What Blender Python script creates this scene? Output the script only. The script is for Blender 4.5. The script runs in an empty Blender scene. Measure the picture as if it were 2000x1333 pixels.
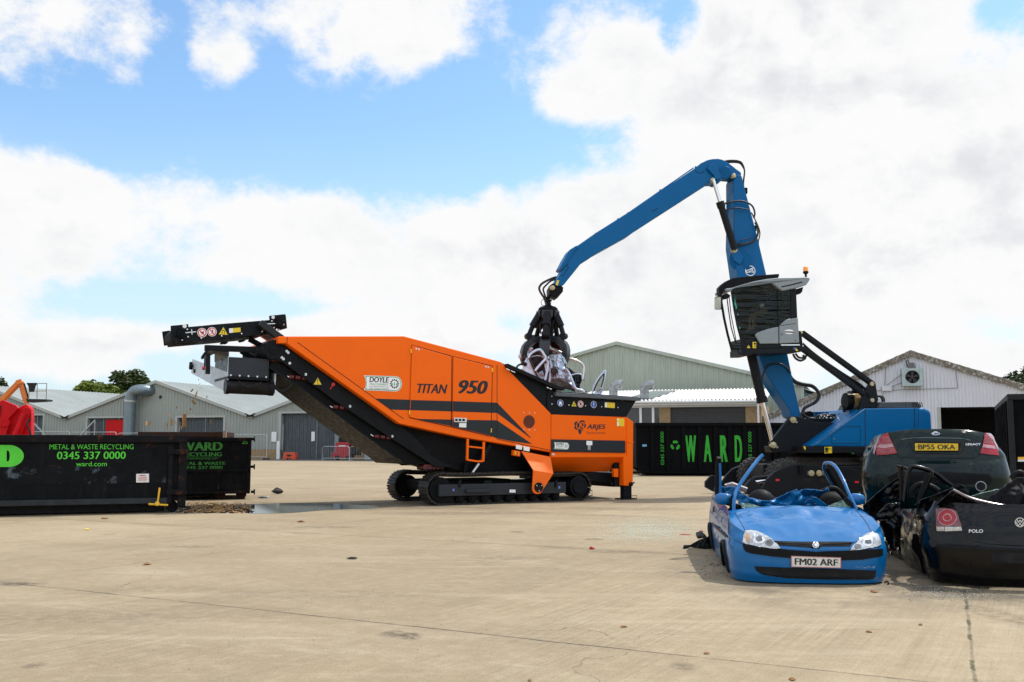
import bpy, bmesh, math, random
from mathutils import Vector, Matrix, noise as mnoise
from mathutils.bvhtree import BVHTree
R = math.radians
random.seed(7)
SC = bpy.context.scene
COL = SC.collection
# ---------------------------------------------------------------- camera
CAM_H, FPX, CX, CY = 1.42, 1944.4, 1000.0, 666.5
PITCH = math.atan(198.5 / FPX)
cd = bpy.data.cameras.new('camera'); cam = bpy.data.objects.new('camera', cd); COL.objects.link(cam)
cam.location = (0, 0, CAM_H); cam.rotation_euler = (math.pi / 2 + PITCH, 0, 0)
cd.sensor_width = 36; cd.lens = 35; cd.clip_start = 0.1; cd.clip_end = 3000
SC.camera = cam
# ---------------------------------------------------------------- light and exposure
SUN_AZ, SUN_EL = R(60), R(57)          # clockwise from the view axis (+Y)
SUN_STRENGTH, SKY_STRENGTH = 3.4, 0.12
SC.view_settings.view_transform = 'Standard'
SC.view_settings.look = 'None'
SC.view_settings.exposure = 0.25
SC.view_settings.gamma = 1.0
SC.cycles.use_denoising = True
SC.cycles.max_bounces = 7
SC.cycles.transparent_max_bounces = 8
sd = Vector((math.sin(SUN_AZ) * math.cos(SUN_EL), math.cos(SUN_AZ) * math.cos(SUN_EL), math.sin(SUN_EL)))
sl = bpy.data.lights.new('sun', 'SUN'); sl.energy = SUN_STRENGTH; sl.angle = R(1.2); sl.color = (1, .955, .88)
so = bpy.data.objects.new('sun', sl); COL.objects.link(so)
so.location = (30, 20, 60); so.rotation_euler = (-sd).to_track_quat('-Z', 'Y').to_euler()

W = bpy.data.worlds.new('World'); SC.world = W; W.use_nodes = True
def build_world():
    nt = W.node_tree; nt.nodes.clear(); N = nt.nodes.new; L = nt.links.new
    def math_(op, a, b=None, clamp=False):
        n = N('ShaderNodeMath'); n.operation = op; n.use_clamp = clamp
        for i, v in enumerate((a, b)):
            if v is None: continue
            if isinstance(v, (int, float)): n.inputs[i].default_value = v
            else: L(v, n.inputs[i])
        return n.outputs[0]
    def mix(f, a, b):
        n = N('ShaderNodeMix'); n.data_type = 'RGBA'
        for s, v in ((0, f), (6, a), (7, b)):
            if isinstance(v, (int, float)): n.inputs[s].default_value = v
            elif isinstance(v, tuple): n.inputs[s].default_value = v + (1,)
            else: L(v, n.inputs[s])
        return n.outputs[2]
    def ramp(v, lo, hi, smooth=True):
        n = N('ShaderNodeMapRange'); n.interpolation_type = 'SMOOTHSTEP' if smooth else 'LINEAR'
        L(v, n.inputs[0]); n.inputs[1].default_value = lo; n.inputs[2].default_value = hi
        return n.outputs[0]
    out = N('ShaderNodeOutputWorld'); bg = N('ShaderNodeBackground')
    sky = N('ShaderNodeTexSky'); sky.sky_type = 'NISHITA'; sky.sun_disc = False
    sky.sun_elevation = SUN_EL; sky.sun_rotation = SUN_AZ; sky.air_density = 1.0; sky.dust_density = .6; sky.ozone_density = 1.6
    tc = N('ShaderNodeTexCoord')
    sep = N('ShaderNodeSeparateXYZ'); L(tc.outputs['Generated'], sep.inputs[0])
    az = math_('ARCTAN2', sep.outputs[0], sep.outputs[1]); el = math_('ARCSINE', sep.outputs[2])
    comb = N('ShaderNodeCombineXYZ'); L(az, comb.inputs[0]); L(el, comb.inputs[1])
    P = comb.outputs[0]
    def noise(scale, detail, rough, dist=0, off=(0, 0, 0), yscale=1.0):
        m = N('ShaderNodeMapping'); L(P, m.inputs[0]); m.inputs[1].default_value = off; m.inputs[3].default_value = (1, yscale, 1)
        n = N('ShaderNodeTexNoise'); L(m.outputs[0], n.inputs['Vector'])
        n.inputs['Scale'].default_value = scale; n.inputs['Detail'].default_value = detail
        n.inputs['Roughness'].default_value = rough; n.inputs['Distortion'].default_value = dist
        return n.outputs[0]
    # cover of the cloud banks: soft lobes in azimuth / elevation (radians), plus fractal noise
    def px(x, y):
        dx = (x - CX) / FPX; dz = (CY - y) / FPX
        d = Vector((dx, math.cos(PITCH) - dz * math.sin(PITCH), math.sin(PITCH) + dz * math.cos(PITCH))).normalized()
        return math.atan2(d.x, d.y), math.asin(d.z)
    lobes = []   # (centre, half size in radians, weight)
    def lobe(x, y, rx, ry, w):
        a, e = px(x, y); lobes.append((a, e, rx / FPX, ry / FPX, w))
    # cumulus bank low on the left
    lobe(-80, 420, 330, 260, .52); lobe(330, 470, 330, 185, .42); lobe(760, 500, 380, 190, .55); lobe(1000, 520, 300, 170, .3)
    # small clouds high on the left
    lobe(0, 50, 130, 120, .36); lobe(190, 35, 140, 80, .33); lobe(120, 150, 150, 70, .2); lobe(280, 120, 70, 120, .12); lobe(430, 95, 80, 120, .27); lobe(470, 140, 60, 70, .16)
    lobe(740, 30, 270, 120, .44); lobe(620, 110, 90, 90, .2); lobe(800, 110, 90, 80, .2)
    # the big bright bank on the right
    lobe(1620, 300, 620, 400, .62); lobe(1120, 120, 190, 160, .5); lobe(1500, 60, 300, 160, .5); lobe(1950, 500, 420, 400, .5)
    lobe(1250, 520, 330, 160, .42); lobe(1500, 650, 420, 120, .3)
    lobe(430, 655, 330, 50, .50); lobe(120, 690, 240, 60, .5); lobe(700, 650, 200, 45, .46); lobe(880, 655, 120, 45, .5); lobe(1000, 690, 600, 60, .35)
    # blue gaps
    lobe(450, 270, 420, 130, -.34); lobe(330, 70, 60, 110, -.2); lobe(880, 240, 130, 150, -.30); lobe(1330, 60, 60, 70, -.42); lobe(1160, 290, 170, 70, -.32); lobe(300, 590, 330, 55, -.30); lobe(1030, 610, 110, 60, -.25); lobe(1420, 480, 90, 60, -.22); lobe(1170, 430, 110, 60, -.22); lobe(1900, 640, 160, 40, -.2); lobe(560, 440, 90, 40, -.16)
    lobe(1420, 200, 110, 60, -.18); lobe(1950, 20, 60, 50, -.3); lobe(1020, 300, 60, 120, -.22); lobe(1040, 30, 60, 60, -.25); lobe(120, 260, 200, 70, -.15)
    cov = None
    for a, e, rx, ry, w in lobes:
        m = N('ShaderNodeMapping'); L(P, m.inputs[0]); m.vector_type = 'POINT'
        m.inputs[1].default_value = (-a / rx, -e / ry, 0); m.inputs[3].default_value = (1 / rx, 1 / ry, 1)
        ln = N('ShaderNodeVectorMath'); ln.operation = 'LENGTH'; L(m.outputs[0], ln.inputs[0])
        t = N('ShaderNodeMapRange'); t.interpolation_type = 'SMOOTHERSTEP'; L(ln.outputs['Value'], t.inputs[0])
        t.inputs[1].default_value = 1.25; t.inputs[2].default_value = 0.25; t.inputs[3].default_value = 0; t.inputs[4].default_value = w
        cov = t.outputs[0] if cov is None else math_('ADD', cov, t.outputs[0])
    # behind and above the camera: broken cloud everywhere
    back = ramp(math_('ABSOLUTE', az), .75, 1.1); high = ramp(el, .42, .6)
    bh = math_('MAXIMUM', back, high)
    cov = math_('ADD', cov, math_('MULTIPLY', bh, .34))
    n1 = noise(4.6, 12, .60, .15, (3.1, 1.7, 0), 1.3)
    n2 = noise(14, 12, .70, .1, (8.1, 4.2, 0), 1.25)
    fb = math_('ADD', math_('MULTIPLY', n1, 1.45), math_('MULTIPLY', n2, .85))
    dens = math_('ADD', math_('MULTIPLY', cov, .80), math_('SUBTRACT', fb, 1.20))
    mask = ramp(dens, -.01, .34)
    thick = ramp(dens, .20, .75)
    # the same field a little higher up tells which side of a puff faces the sun
    n1b = noise(4.6, 8, .58, .15, (3.1 - .016, 1.7 - .030, 0), 1.3)
    sh = ramp(math_('ADD', math_('MULTIPLY', math_('SUBTRACT', n1b, n1), 1.5), math_('MULTIPLY', noise(3.4, 6, .55, .2, (1.2, 6.6, 0), 1.8), .45)), .14, .42)
    white = (6.85, 6.85, 6.85); grey = (5.4, 5.5, 5.75)
    ccol = mix(math_('MULTIPLY', sh, thick), white, grey)
    # clear sky: Nishita blended towards pale haze near the horizon
    hz = ramp(el, .34, .02)
    vm = N('ShaderNodeVectorMath'); vm.operation = 'MULTIPLY'; L(sky.outputs[0], vm.inputs[0]); vm.inputs[1].default_value = (1.25, 1.44, 1.49)
    skyc = mix(math_('MULTIPLY', hz, .85), vm.outputs[0], (5.0, 6.05, 6.7))
    fin = mix(mask, skyc, ccol)
    # sky behind the camera brightened, an added fill for surfaces that face the camera
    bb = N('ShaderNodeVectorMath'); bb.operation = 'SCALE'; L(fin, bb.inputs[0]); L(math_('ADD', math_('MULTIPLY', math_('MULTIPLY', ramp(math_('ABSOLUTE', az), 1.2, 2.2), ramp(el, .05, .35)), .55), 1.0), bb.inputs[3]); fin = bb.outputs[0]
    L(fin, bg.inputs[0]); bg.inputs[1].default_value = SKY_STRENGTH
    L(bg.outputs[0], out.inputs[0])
build_world()

# ---------------------------------------------------------------- helpers
def ray(x, y):
    dx = (x - CX) / FPX; dz = (CY - y) / FPX
    c, s = math.cos(PITCH), math.sin(PITCH)
    return Vector((dx, c - dz * s, s + dz * c))
EYE = Vector((0, 0, CAM_H))
def at(x, y, Y):
    d = ray(x, y); return EYE + d * (Y / d.y)
def gnd(x, y, z=0):
    d = ray(x, y); return EYE + d * ((z - CAM_H) / d.z)
class Plane:
    """upright plane: origin, direction along it (yaw), depth counted away from the camera"""
    def __init__(s, o, yaw):
        s.o = Vector(o); s.u = Vector((math.cos(yaw), math.sin(yaw), 0)); s.n = Vector((-math.sin(yaw), math.cos(yaw), 0))
    def p(s, x, y, d=0):                      # photo measure -> (along, up) on the plane at depth d
        r = ray(x, y); o = s.o + s.n * d
        t = (o - EYE).dot(s.n) / r.dot(s.n); w = EYE + r * t - o
        return (w.dot(s.u), w.z)
    def w(s, a, b, d=0): return s.o + s.u * a + s.n * d + Vector((0, 0, b))
    def wp(s, x, y, d=0): a, b = s.p(x, y, d); return s.w(a, b, d)
    def poly(s, pts, d=0): return [s.p(x, y, d) for x, y in pts]

class MB:
    def __init__(s): s.v = []; s.f = []; s.m = []
    def add(s, vs, fs, m=0):
        k = len(s.v); s.v += [Vector(v) for v in vs]
        for f in fs: s.f.append([i + k for i in f]); s.m.append(m)
        return s
    def box(s, c, size, rot=None, m=0):
        x, y, z = [q / 2 for q in size]; c = Vector(c)
        vs = [Vector((a * x, b * y, e * z)) for e in (-1, 1) for a, b in ((-1, -1), (1, -1), (1, 1), (-1, 1))]
        if rot is not None: vs = [rot @ v for v in vs]
        return s.add([v + c for v in vs], [(3, 2, 1, 0), (4, 5, 6, 7), (0, 1, 5, 4), (1, 2, 6, 5), (2, 3, 7, 6), (3, 0, 4, 7)], m)
    def pbox(s, P, a0, a1, b0, b1, d0, d1, m=0):
        vs = [P.w(a, b, d) for b in (b0, b1) for a, d in ((a0, d0), (a1, d0), (a1, d1), (a0, d1))]
        return s.add(vs, [(3, 2, 1, 0), (4, 5, 6, 7), (0, 1, 5, 4), (1, 2, 6, 5), (2, 3, 7, 6), (3, 0, 4, 7)], m)
    def prism(s, P, pts, d0, d1, m=0):
        n = len(pts)
        vs = [P.w(a, b, d0) for a, b in pts] + [P.w(a, b, d1) for a, b in pts]
        return s.add(vs, [tuple(range(n)), tuple(range(2 * n - 1, n - 1, -1))] + [(i, i + n, (i + 1) % n + n, (i + 1) % n) for i in range(n)], m)
    def pprism(s, P, px, d0, d1, m=0, dref=None):
        return s.prism(P, P.poly(px, d0 if dref is None else dref), d0, d1, m)
    def loft(s, rings, m=0, closed=True, caps=True):
        n = len(rings[0]); vs = [v for r in rings for v in r]; fs = []
        for j in range(len(rings) - 1):
            for i in range(n if closed else n - 1):
                k = (i + 1) % n
                fs.append((j * n + i, j * n + k, (j + 1) * n + k, (j + 1) * n + i))
        if caps and closed:
            fs.append(tuple(range(n - 1, -1, -1))); fs.append(tuple(range((len(rings) - 1) * n, len(rings) * n)))
        return s.add(vs, fs, m)
    def cyl(s, p0, p1, r0, r1=None, n=16, m=0, caps=True):
        p0, p1 = Vector(p0), Vector(p1); r1 = r0 if r1 is None else r1
        q = (p1 - p0).to_track_quat('Z', 'Y')
        def ring(p, r): return [p + q @ Vector((math.cos(2 * math.pi * i / n) * r, math.sin(2 * math.pi * i / n) * r, 0)) for i in range(n)]
        return s.loft([ring(p0, r0), ring(p1, r1)], m, True, caps)
    def lathe(s, p0, axis, prof, n=20, m=0):
        p0 = Vector(p0); q = Vector(axis).normalized().to_track_quat('Z', 'Y')
        rings = [[p0 + q @ Vector((math.cos(2 * math.pi * i / n) * r, math.sin(2 * math.pi * i / n) * r, z)) for i in range(n)] for r, z in prof]
        return s.loft(rings, m)
    def tube(s, pts, r, n=8, m=0, smooth=0):
        pts = [Vector(p) for p in pts]
        if smooth: pts = curve(pts, smooth)
        rings = []; up = None
        for i, p in enumerate(pts):
            t = (pts[min(i + 1, len(pts) - 1)] - pts[max(i - 1, 0)]).normalized()
            if up is None:
                up = Vector((0, 0, 1)) if abs(t.z) < .9 else Vector((1, 0, 0))
            a = t.cross(up); a = a.normalized() if a.length > 1e-6 else t.orthogonal().normalized(); b = a.cross(t).normalized(); up = b
            rr = r[i] if isinstance(r, (list, tuple)) else r
            rings.append([p + (a * math.cos(2 * math.pi * k / n) + b * math.sin(2 * math.pi * k / n)) * rr for k in range(n)])
        return s.loft(rings, m)
    def bar(s, p0, p1, w, h, m=0, up=Vector((0, 0, 1))):
        p0, p1 = Vector(p0), Vector(p1); t = (p1 - p0).normalized(); a = t.cross(up)
        a = a.normalized() if a.length > 1e-5 else t.orthogonal().normalized(); b = a.cross(t)
        def ring(p): return [p + a * (i * w / 2) + b * (j * h / 2) for i, j in ((-1, -1), (1, -1), (1, 1), (-1, 1))]
        return s.loft([ring(p0), ring(p1)], m)
    def grid(s, rows, m=0):
        n = len(rows[0]); return s.add([v for r in rows for v in r], [(j * n + i, j * n + i + 1, (j + 1) * n + i + 1, (j + 1) * n + i) for j in range(len(rows) - 1) for i in range(n - 1)], m)
    def build(s, name, mats, parent=None, bevel=0, smooth=None, solid=0, fix=True, label=None, seg=2):
        me = bpy.data.meshes.new(name); off = wloc(parent) if parent is not None else Vector()
        me.from_pydata([v - off for v in s.v], [], s.f); me.update()
        if not isinstance(mats, (list, tuple)): mats = [mats]
        for q in mats: me.materials.append(q)
        for p, i in zip(me.polygons, s.m): p.material_index = i
        if fix:
            bm = bmesh.new(); bm.from_mesh(me); bmesh.ops.recalc_face_normals(bm, faces=bm.faces); bm.to_mesh(me); bm.free()
        o = bpy.data.objects.new(name, me); COL.objects.link(o)
        if parent is not None: o.parent = parent
        if smooth:
            me.polygons.foreach_set('use_smooth', [True] * len(me.polygons)); me.set_sharp_from_angle(angle=R(smooth))
        if solid:
            q = o.modifiers.new('solid', 'SOLIDIFY'); q.thickness = solid; q.offset = 0
        if bevel:
            q = o.modifiers.new('bevel', 'BEVEL'); q.width = bevel; q.segments = seg; q.limit_method = 'ANGLE'; q.angle_limit = R(32); q.harden_normals = False
        if label: o['label'] = label
        return o
def curve(pts, k=6):
    out = []; n = len(pts)
    for i in range(n - 1):
        p0, p1, p2, p3 = pts[max(i - 1, 0)], pts[i], pts[i + 1], pts[min(i + 2, n - 1)]
        for j in range(k):
            t = j / k
            out.append(.5 * ((2 * p1) + (p2 - p0) * t + (2 * p0 - 5 * p1 + 4 * p2 - p3) * t * t + (3 * p1 - p0 - 3 * p2 + p3) * t ** 3))
    out.append(pts[-1]); return out
def wloc(o):
    v = Vector()
    while o is not None: v = v + o.location; o = o.parent
    return v
def tag(o, label, cat, group=None, kind=None):
    if label: o['label'] = label
    if cat: o['category'] = cat
    if group: o['group'] = group
    if kind: o['kind'] = kind
    return o
def thing(name, label, cat, loc, group=None):
    o = bpy.data.objects.new(name, None); COL.objects.link(o); o.location = loc; o.empty_display_size = .3
    return tag(o, label, cat, group)
def struct(o): o['kind'] = 'structure'; return o
def kids(o): return [c for c in COL.objects if c.parent == o]
def dup(o, loc=None, parent=None, rz=None):
    c = o.copy(); COL.objects.link(c)
    if parent is not None: c.parent = parent
    if loc is not None: c.location = loc
    if rz is not None: c.rotation_euler.z = rz
    for k in kids(o): dup(k, None, c)
    return c

# ---------------------------------------------------------------- materials
MATS = {}
def mat(name, col, rough=.5, metal=0., var=.12, vs=4., bump=0., bs=60., coat=0., spots=None, spot_s=3., spot_t=.6, rv=.12, streak=None, spec=None, trans=0, ior=None, emit=0, hs=1.0):
    """principled material: base colour varied by noise, optional patches of a second colour, bump"""
    if name in MATS: return MATS[name]
    m = bpy.data.materials.new(name); m.use_nodes = True; nt = m.node_tree; N = nt.nodes.new; L = nt.links.new
    b = nt.nodes['Principled BSDF']; tc = N('ShaderNodeTexCoord'); V = tc.outputs['Object']
    def noise(sc, det=5, ro=.55, vec=V):
        n = N('ShaderNodeTexNoise'); L(vec, n.inputs['Vector']); n.inputs['Scale'].default_value = sc; n.inputs['Detail'].default_value = det; n.inputs['Roughness'].default_value = ro; return n.outputs[0]
    def mp(v, a, c, d, e):
        n = N('ShaderNodeMapRange'); L(v, n.inputs[0]); n.inputs[1].default_value = a; n.inputs[2].default_value = c; n.inputs[3].default_value = d; n.inputs[4].default_value = e; return n.outputs[0]
    b.inputs['Metallic'].default_value = metal; b.inputs['Coat Weight'].default_value = coat; b.inputs['Coat Roughness'].default_value = .04
    if spec is not None: b.inputs['Specular IOR Level'].default_value = spec
    if trans: b.inputs['Transmission Weight'].default_value = trans
    if ior: b.inputs['IOR'].default_value = ior
    c = tuple(col) + (1,)
    n1 = noise(vs)
    hsv = N('ShaderNodeHueSaturation'); hsv.inputs['Color'].default_value = c
    L(mp(n1, .3, .7, 1 - var, 1 + var), hsv.inputs['Value']); out = hsv.outputs[0]
    if streak:
        mpn = N('ShaderNodeMapping'); L(V, mpn.inputs[0]); mpn.inputs[3].default_value = (6, 6, .5)
        mx = N('ShaderNodeMix'); mx.data_type = 'RGBA'; L(mp(noise(1.2, 6, .6, mpn.outputs[0]), .52, .72, 0, .75), mx.inputs[0]); L(out, mx.inputs[6]); mx.inputs[7].default_value = tuple(streak) + (1,); out = mx.outputs[2]
    if spots:
        mx = N('ShaderNodeMix'); mx.data_type = 'RGBA'; L(mp(noise(spot_s, 9, .68), spot_t, spot_t + .1, 0, 1), mx.inputs[0]); L(out, mx.inputs[6]); mx.inputs[7].default_value = tuple(spots) + (1,); out = mx.outputs[2]
    L(out, b.inputs['Base Color'])
    if rv: L(mp(noise(vs * 2.3 + 1), .3, .7, max(rough - rv, .02), min(rough + rv, 1)), b.inputs['Roughness'])
    else: b.inputs['Roughness'].default_value = rough
    if bump:
        bp = N('ShaderNodeBump'); bp.inputs['Strength'].default_value = bump; bp.inputs['Distance'].default_value = .02; L(noise(bs, 4), bp.inputs['Height']); L(bp.outputs[0], b.inputs['Normal'])
    if emit:
        b.inputs['Emission Color'].default_value = c; b.inputs['Emission Strength'].default_value = emit
    MATS[name] = m; return m
# ---------------------------------------------------------------- lettering and signs
def text_mesh(body, bold=0.0, shear=0.0):
    c = bpy.data.curves.new('t', 'FONT'); c.body = body; c.size = 1; c.offset = bold; c.shear = shear; c.fill_mode = 'FRONT'; c.resolution_u = 4
    o = bpy.data.objects.new('t', c); COL.objects.link(o)
    bpy.context.view_layer.update()
    me = bpy.data.meshes.new_from_object(o.evaluated_get(bpy.context.evaluated_depsgraph_get()))
    v = [Vector(q.co) for q in me.vertices]; f = [tuple(p.vertices) for p in me.polygons]
    bpy.data.objects.remove(o); bpy.data.curves.remove(c); bpy.data.meshes.remove(me)
    return v, f
def letter(mb, fn, body, box, bold=0., shear=0., m=0, rot=0):
    """fit text into box=(a0,b0,a1,b1) of a surface; fn(a,b) -> world point"""
    v, f = text_mesh(body, 0, shear)
    x0, x1 = min(q.x for q in v), max(q.x for q in v); y0, y1 = min(q.y for q in v), max(q.y for q in v)
    for k, ox in enumerate((0, 1, -1, .5, -.5) if bold else (0,)):       # heavier strokes: shifted copies, each a hair prouder
        vs = []
        for q in v:
            s, t = (q.x + ox * bold - x0) / (x1 - x0), (q.y - y0) / (y1 - y0)
            if rot: s, t = 1 - t, s
            w = fn(box[0] + (box[2] - box[0]) * s, box[1] + (box[3] - box[1]) * t); vs.append(w + (EYE - w).normalized() * .0007 * k)
        mb.add(vs, f, m)
    return mb
def pletter(mb, P, body, px, d, bold=0., shear=0., m=0, rot=0):
    """px = left, top, right, bottom in the photograph, laid on the surface P at depth d"""
    a0, b1 = P.p(px[0], px[1], d); a1, _ = P.p(px[2], px[1], d); _, b0 = P.p((px[0] + px[2]) / 2, px[3], d); _, b1 = P.p((px[0] + px[2]) / 2, px[1], d)
    return letter(mb, lambda a, b: P.w(a, b, d), body, (a0, b0, a1, b1), bold, shear, m, rot)
def flat(mb, P, pts, d, m=0):
    return mb.add([P.w(a, b, d) for a, b in pts], [tuple(range(len(pts)))], m)
def pflat(mb, P, px, d, m=0): return flat(mb, P, P.poly(px, d), d, m)
def disc(mb, P, c, r, d, m=0, n=24, r2=None):
    if r2 is None: return flat(mb, P, [(c[0] + r * math.cos(2 * math.pi * i / n), c[1] + r * math.sin(2 * math.pi * i / n)) for i in range(n)], d, m)
    vs = [P.w(c[0] + q * math.cos(2 * math.pi * i / n), c[1] + q * math.sin(2 * math.pi * i / n), d) for q in (r, r2) for i in range(n)]
    return mb.add(vs, [(i, (i + 1) % n, (i + 1) % n + n, i + n) for i in range(n)], m)
# ================================================================ SETTING
def ground_material():
    m = bpy.data.materials.new('yard_concrete'); m.use_nodes = True; nt = m.node_tree; N = nt.nodes.new; L = nt.links.new
    b = nt.nodes['Principled BSDF']; tc = N('ShaderNodeTexCoord'); V = tc.outputs['Object']
    def M(op, a, c=None, e=None):
        n = N('ShaderNodeMath'); n.operation = op
        for i, v in enumerate((a, c, e)):
            if v is None: continue
            if isinstance(v, (int, float)): n.inputs[i].default_value = v
            else: L(v, n.inputs[i])
        return n.outputs[0]
    def mp(v, a, c, d=0, e=1, sm=False):
        n = N('ShaderNodeMapRange'); L(v, n.inputs[0]); n.inputs[1].default_value = a; n.inputs[2].default_value = c; n.inputs[3].default_value = d; n.inputs[4].default_value = e
        if sm: n.interpolation_type = 'SMOOTHSTEP'
        return n.outputs[0]
    rot = N('ShaderNodeMapping'); L(V, rot.inputs[0]); rot.inputs[2].default_value = (0, 0, R(29)); Q = rot.outputs[0]
    sp = N('ShaderNodeSeparateXYZ'); L(Q, sp.inputs[0]); e1, e2 = sp.outputs[0], sp.outputs[1]
    def noise(sc, det=5, ro=.55, scale=(1, 1, 1), vec=Q, dist=0):
        mm = N('ShaderNodeMapping'); L(vec, mm.inputs[0]); mm.inputs[3].default_value = scale
        n = N('ShaderNodeTexNoise'); L(mm.outputs[0], n.inputs['Vector']); n.inputs['Scale'].default_value = sc; n.inputs['Detail'].default_value = det; n.inputs['Roughness'].default_value = ro; n.inputs['Distortion'].default_value = dist; return n.outputs[0]
    def mix(f, a, c, mode='MIX'):
        n = N('ShaderNodeMix'); n.data_type = 'RGBA'; n.blend_type = mode
        for s, v in ((0, f), (6, a), (7, c)):
            if isinstance(v, (int, float)): n.inputs[s].default_value = v
            elif isinstance(v, tuple): n.inputs[s].default_value = v + (1,)
            else: L(v, n.inputs[s])
        return n.outputs[2]
    base = (.415, .335, .222)
    big = noise(.16, 6, .62, (1, .5, 1)); mid = noise(.9, 7, .65, (.55, 1.2, 1), dist=.6); fine = noise(22, 5, .7); grit = noise(110, 2, .6)
    c = mix(mp(big, .36, .62), base, (.335, .268, .176))
    c = mix(mp(mid, .46, .74, 0, .75), c, (.47, .395, .285))
    c = mix(mp(noise(.55, 8, .7, (1.2, .35, 1), dist=.8), .56, .80, 0, .55), c, (.265, .215, .145))
    # per-slab tone
    fl = N('ShaderNodeCombineXYZ'); L(M('FLOOR', M('DIVIDE', M('ADD', e1, 4.6), 3.95)), fl.inputs[0]); L(M('FLOOR', M('DIVIDE', M('SUBTRACT', e2, 6.55), 5.8)), fl.inputs[1])
    wn = N('ShaderNodeTexWhiteNoise'); wn.noise_dimensions = '2D'; L(fl.outputs[0], wn.inputs['Vector'])
    hv = N('ShaderNodeHueSaturation'); L(c, hv.inputs['Color']); L(mp(wn.outputs[0], 0, 1, .90, 1.07), hv.inputs['Value']); c = hv.outputs[0]
    # drag-brush texture left by finishing, running across the slabs
    br = noise(1, 3, .6, (34, .7, 1)); brm = mp(noise(.35, 3), .38, .62, .15, 1)
    c = mix(M('MULTIPLY', mp(br, .35, .7, 0, .6), brm), c, (.20, .162, .112))
    c = mix(mp(grit, .52, .70, 0, .55), c, (.18, .145, .097)); pit = noise(46, 3, .65); c = mix(mp(pit, .56, .70, 0, .45), c, (.20, .16, .108)); blot = noise(7, 6, .72); c = mix(mp(blot, .50, .72, 0, .35), c, (.26, .21, .142)); c = mix(mp(blot, .50, .30, 0, .35), c, (.49, .42, .31))
    c = mix(mp(fine, .56, .75, 0, .5), c, (.44, .375, .275))
    # pale scuffs
    sc_ = noise(.8, 9, .75, (.35, 2.2, 1), dist=1.2)
    c = mix(mp(sc_, .60, .72, 0, .55), c, (.48, .425, .33))
    # tyre smears and dirt drifts, long and low in contrast
    st1 = noise(.5, 8, .72, (2.6, .28, 1), dist=.9); c = mix(mp(st1, .52, .76, 0, .5), c, (.225, .18, .118))
    st2 = noise(.42, 8, .74, (.25, 2.4, 1), dist=1.4); c = mix(mp(st2, .55, .78, 0, .5), c, (.25, .203, .134))
    mm = N('ShaderNodeMapping'); L(V, mm.inputs[0]); mm.inputs[2].default_value = (0, 0, R(12)); mm.inputs[3].default_value = (.16, 2.2, 1)
    nn = N('ShaderNodeTexNoise'); L(mm.outputs[0], nn.inputs['Vector']); nn.inputs['Scale'].default_value = 1.1; nn.inputs['Detail'].default_value = 9; nn.inputs['Roughness'].default_value = .72
    c = mix(mp(nn.outputs[0], .54, .70, 0, .5), c, (.50, .43, .32))
    # oil spots
    vo = N('ShaderNodeTexVoronoi'); L(Q, vo.inputs['Vector']); vo.inputs['Scale'].default_value = .55
    spot = M('MULTIPLY', mp(vo.outputs['Distance'], .035, .10, 1, 0), mp(noise(5, 3), .42, .58))
    c = mix(M('MULTIPLY', spot, .8), c, (.06, .05, .04))
    wob = M('MULTIPLY', M('SUBTRACT', noise(1.3, 5), .5), .05); wob2 = M('MULTIPLY', M('SUBTRACT', noise(14, 3), .5), .03)
    wo = M('ADD', wob, wob2)
    def line(coord, cc, w, slope=0):
        v = M('SUBTRACT', coord, cc)
        if slope: v = M('SUBTRACT', v, M('MULTIPLY', M('SUBTRACT', e2, 6.7), slope))
        return mp(M('ABSOLUTE', M('ADD', v, wo)), w, w * 2.2, 1, 0)
    # long joints every 5.8 m, tarred
    k = M('SUBTRACT', M('ABSOLUTE', M('SUBTRACT', M('FRACT', M('ADD', M('DIVIDE', M('ADD', M('SUBTRACT', e2, 6.55), wo), 5.83), .5)), .5)), 0)
    lj = mp(k, .0011, .0026, 1, 0); brk = mp(noise(2.2, 6, .7), .36, .62, .12, .85)
    halo = M('MULTIPLY', mp(k, .003, .05, 1, 0), mp(noise(.7, 6, .7), .42, .7, 0, .5))
    c = mix(halo, c, (.17, .135, .09))
    c = mix(M('MULTIPLY', lj, brk), c, (.045, .04, .035))
    for cc, dark, sl in ((-.55, .75, -.095), (-4.6, .0, 0), (-7.78, .0, 0), (-3.0, .0, 0), (-9.7, .35, 0), (3.2, .5, 0)):
        if dark: c = mix(M('MULTIPLY', line(e1, cc, .007 if dark > .5 else .008, sl), M('MULTIPLY', brk, dark)), c, (.04, .038, .03))
        else: c = mix(M('MULTIPLY', line(e1, cc, .012), mp(noise(1.6, 7, .75), .48, .66, 0, .32)), c, (.46, .40, .30))
    mossn = M('MULTIPLY', line(e1, -.55, .009, -.095), mp(noise(3, 5), .5, .6))
    c = mix(M('MULTIPLY', mossn, .7), c, (.05, .055, .022))
    # mottled dark patches near the bins, around the wrecks and by the track
    def blob(x, y, rx, ry):
        mm = N('ShaderNodeMapping'); L(V, mm.inputs[0]); mm.inputs[1].default_value = (-x / rx, -y / ry, 0); mm.inputs[3].default_value = (1 / rx, 1 / ry, 1)
        ln = N('ShaderNodeVectorMath'); ln.operation = 'LENGTH'; L(mm.outputs[0], ln.inputs[0]); return mp(ln.outputs['Value'], 1.15, .45, 0, 1, True)
    dark_patch = M('MULTIPLY', blob(-4.2, 22.6, 4.4, 1.6), mp(noise(1.1, 7, .7), .36, .6, 0, .85))
    c = mix(dark_patch, c, (.10, .085, .068))
    s2 = M('MULTIPLY', blob(3.0, 10.6, 1.6, 2.4), mp(noise(1.3, 7, .7), .38, .6, 0, .7)); c = mix(s2, c, (.12, .10, .08))
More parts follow.
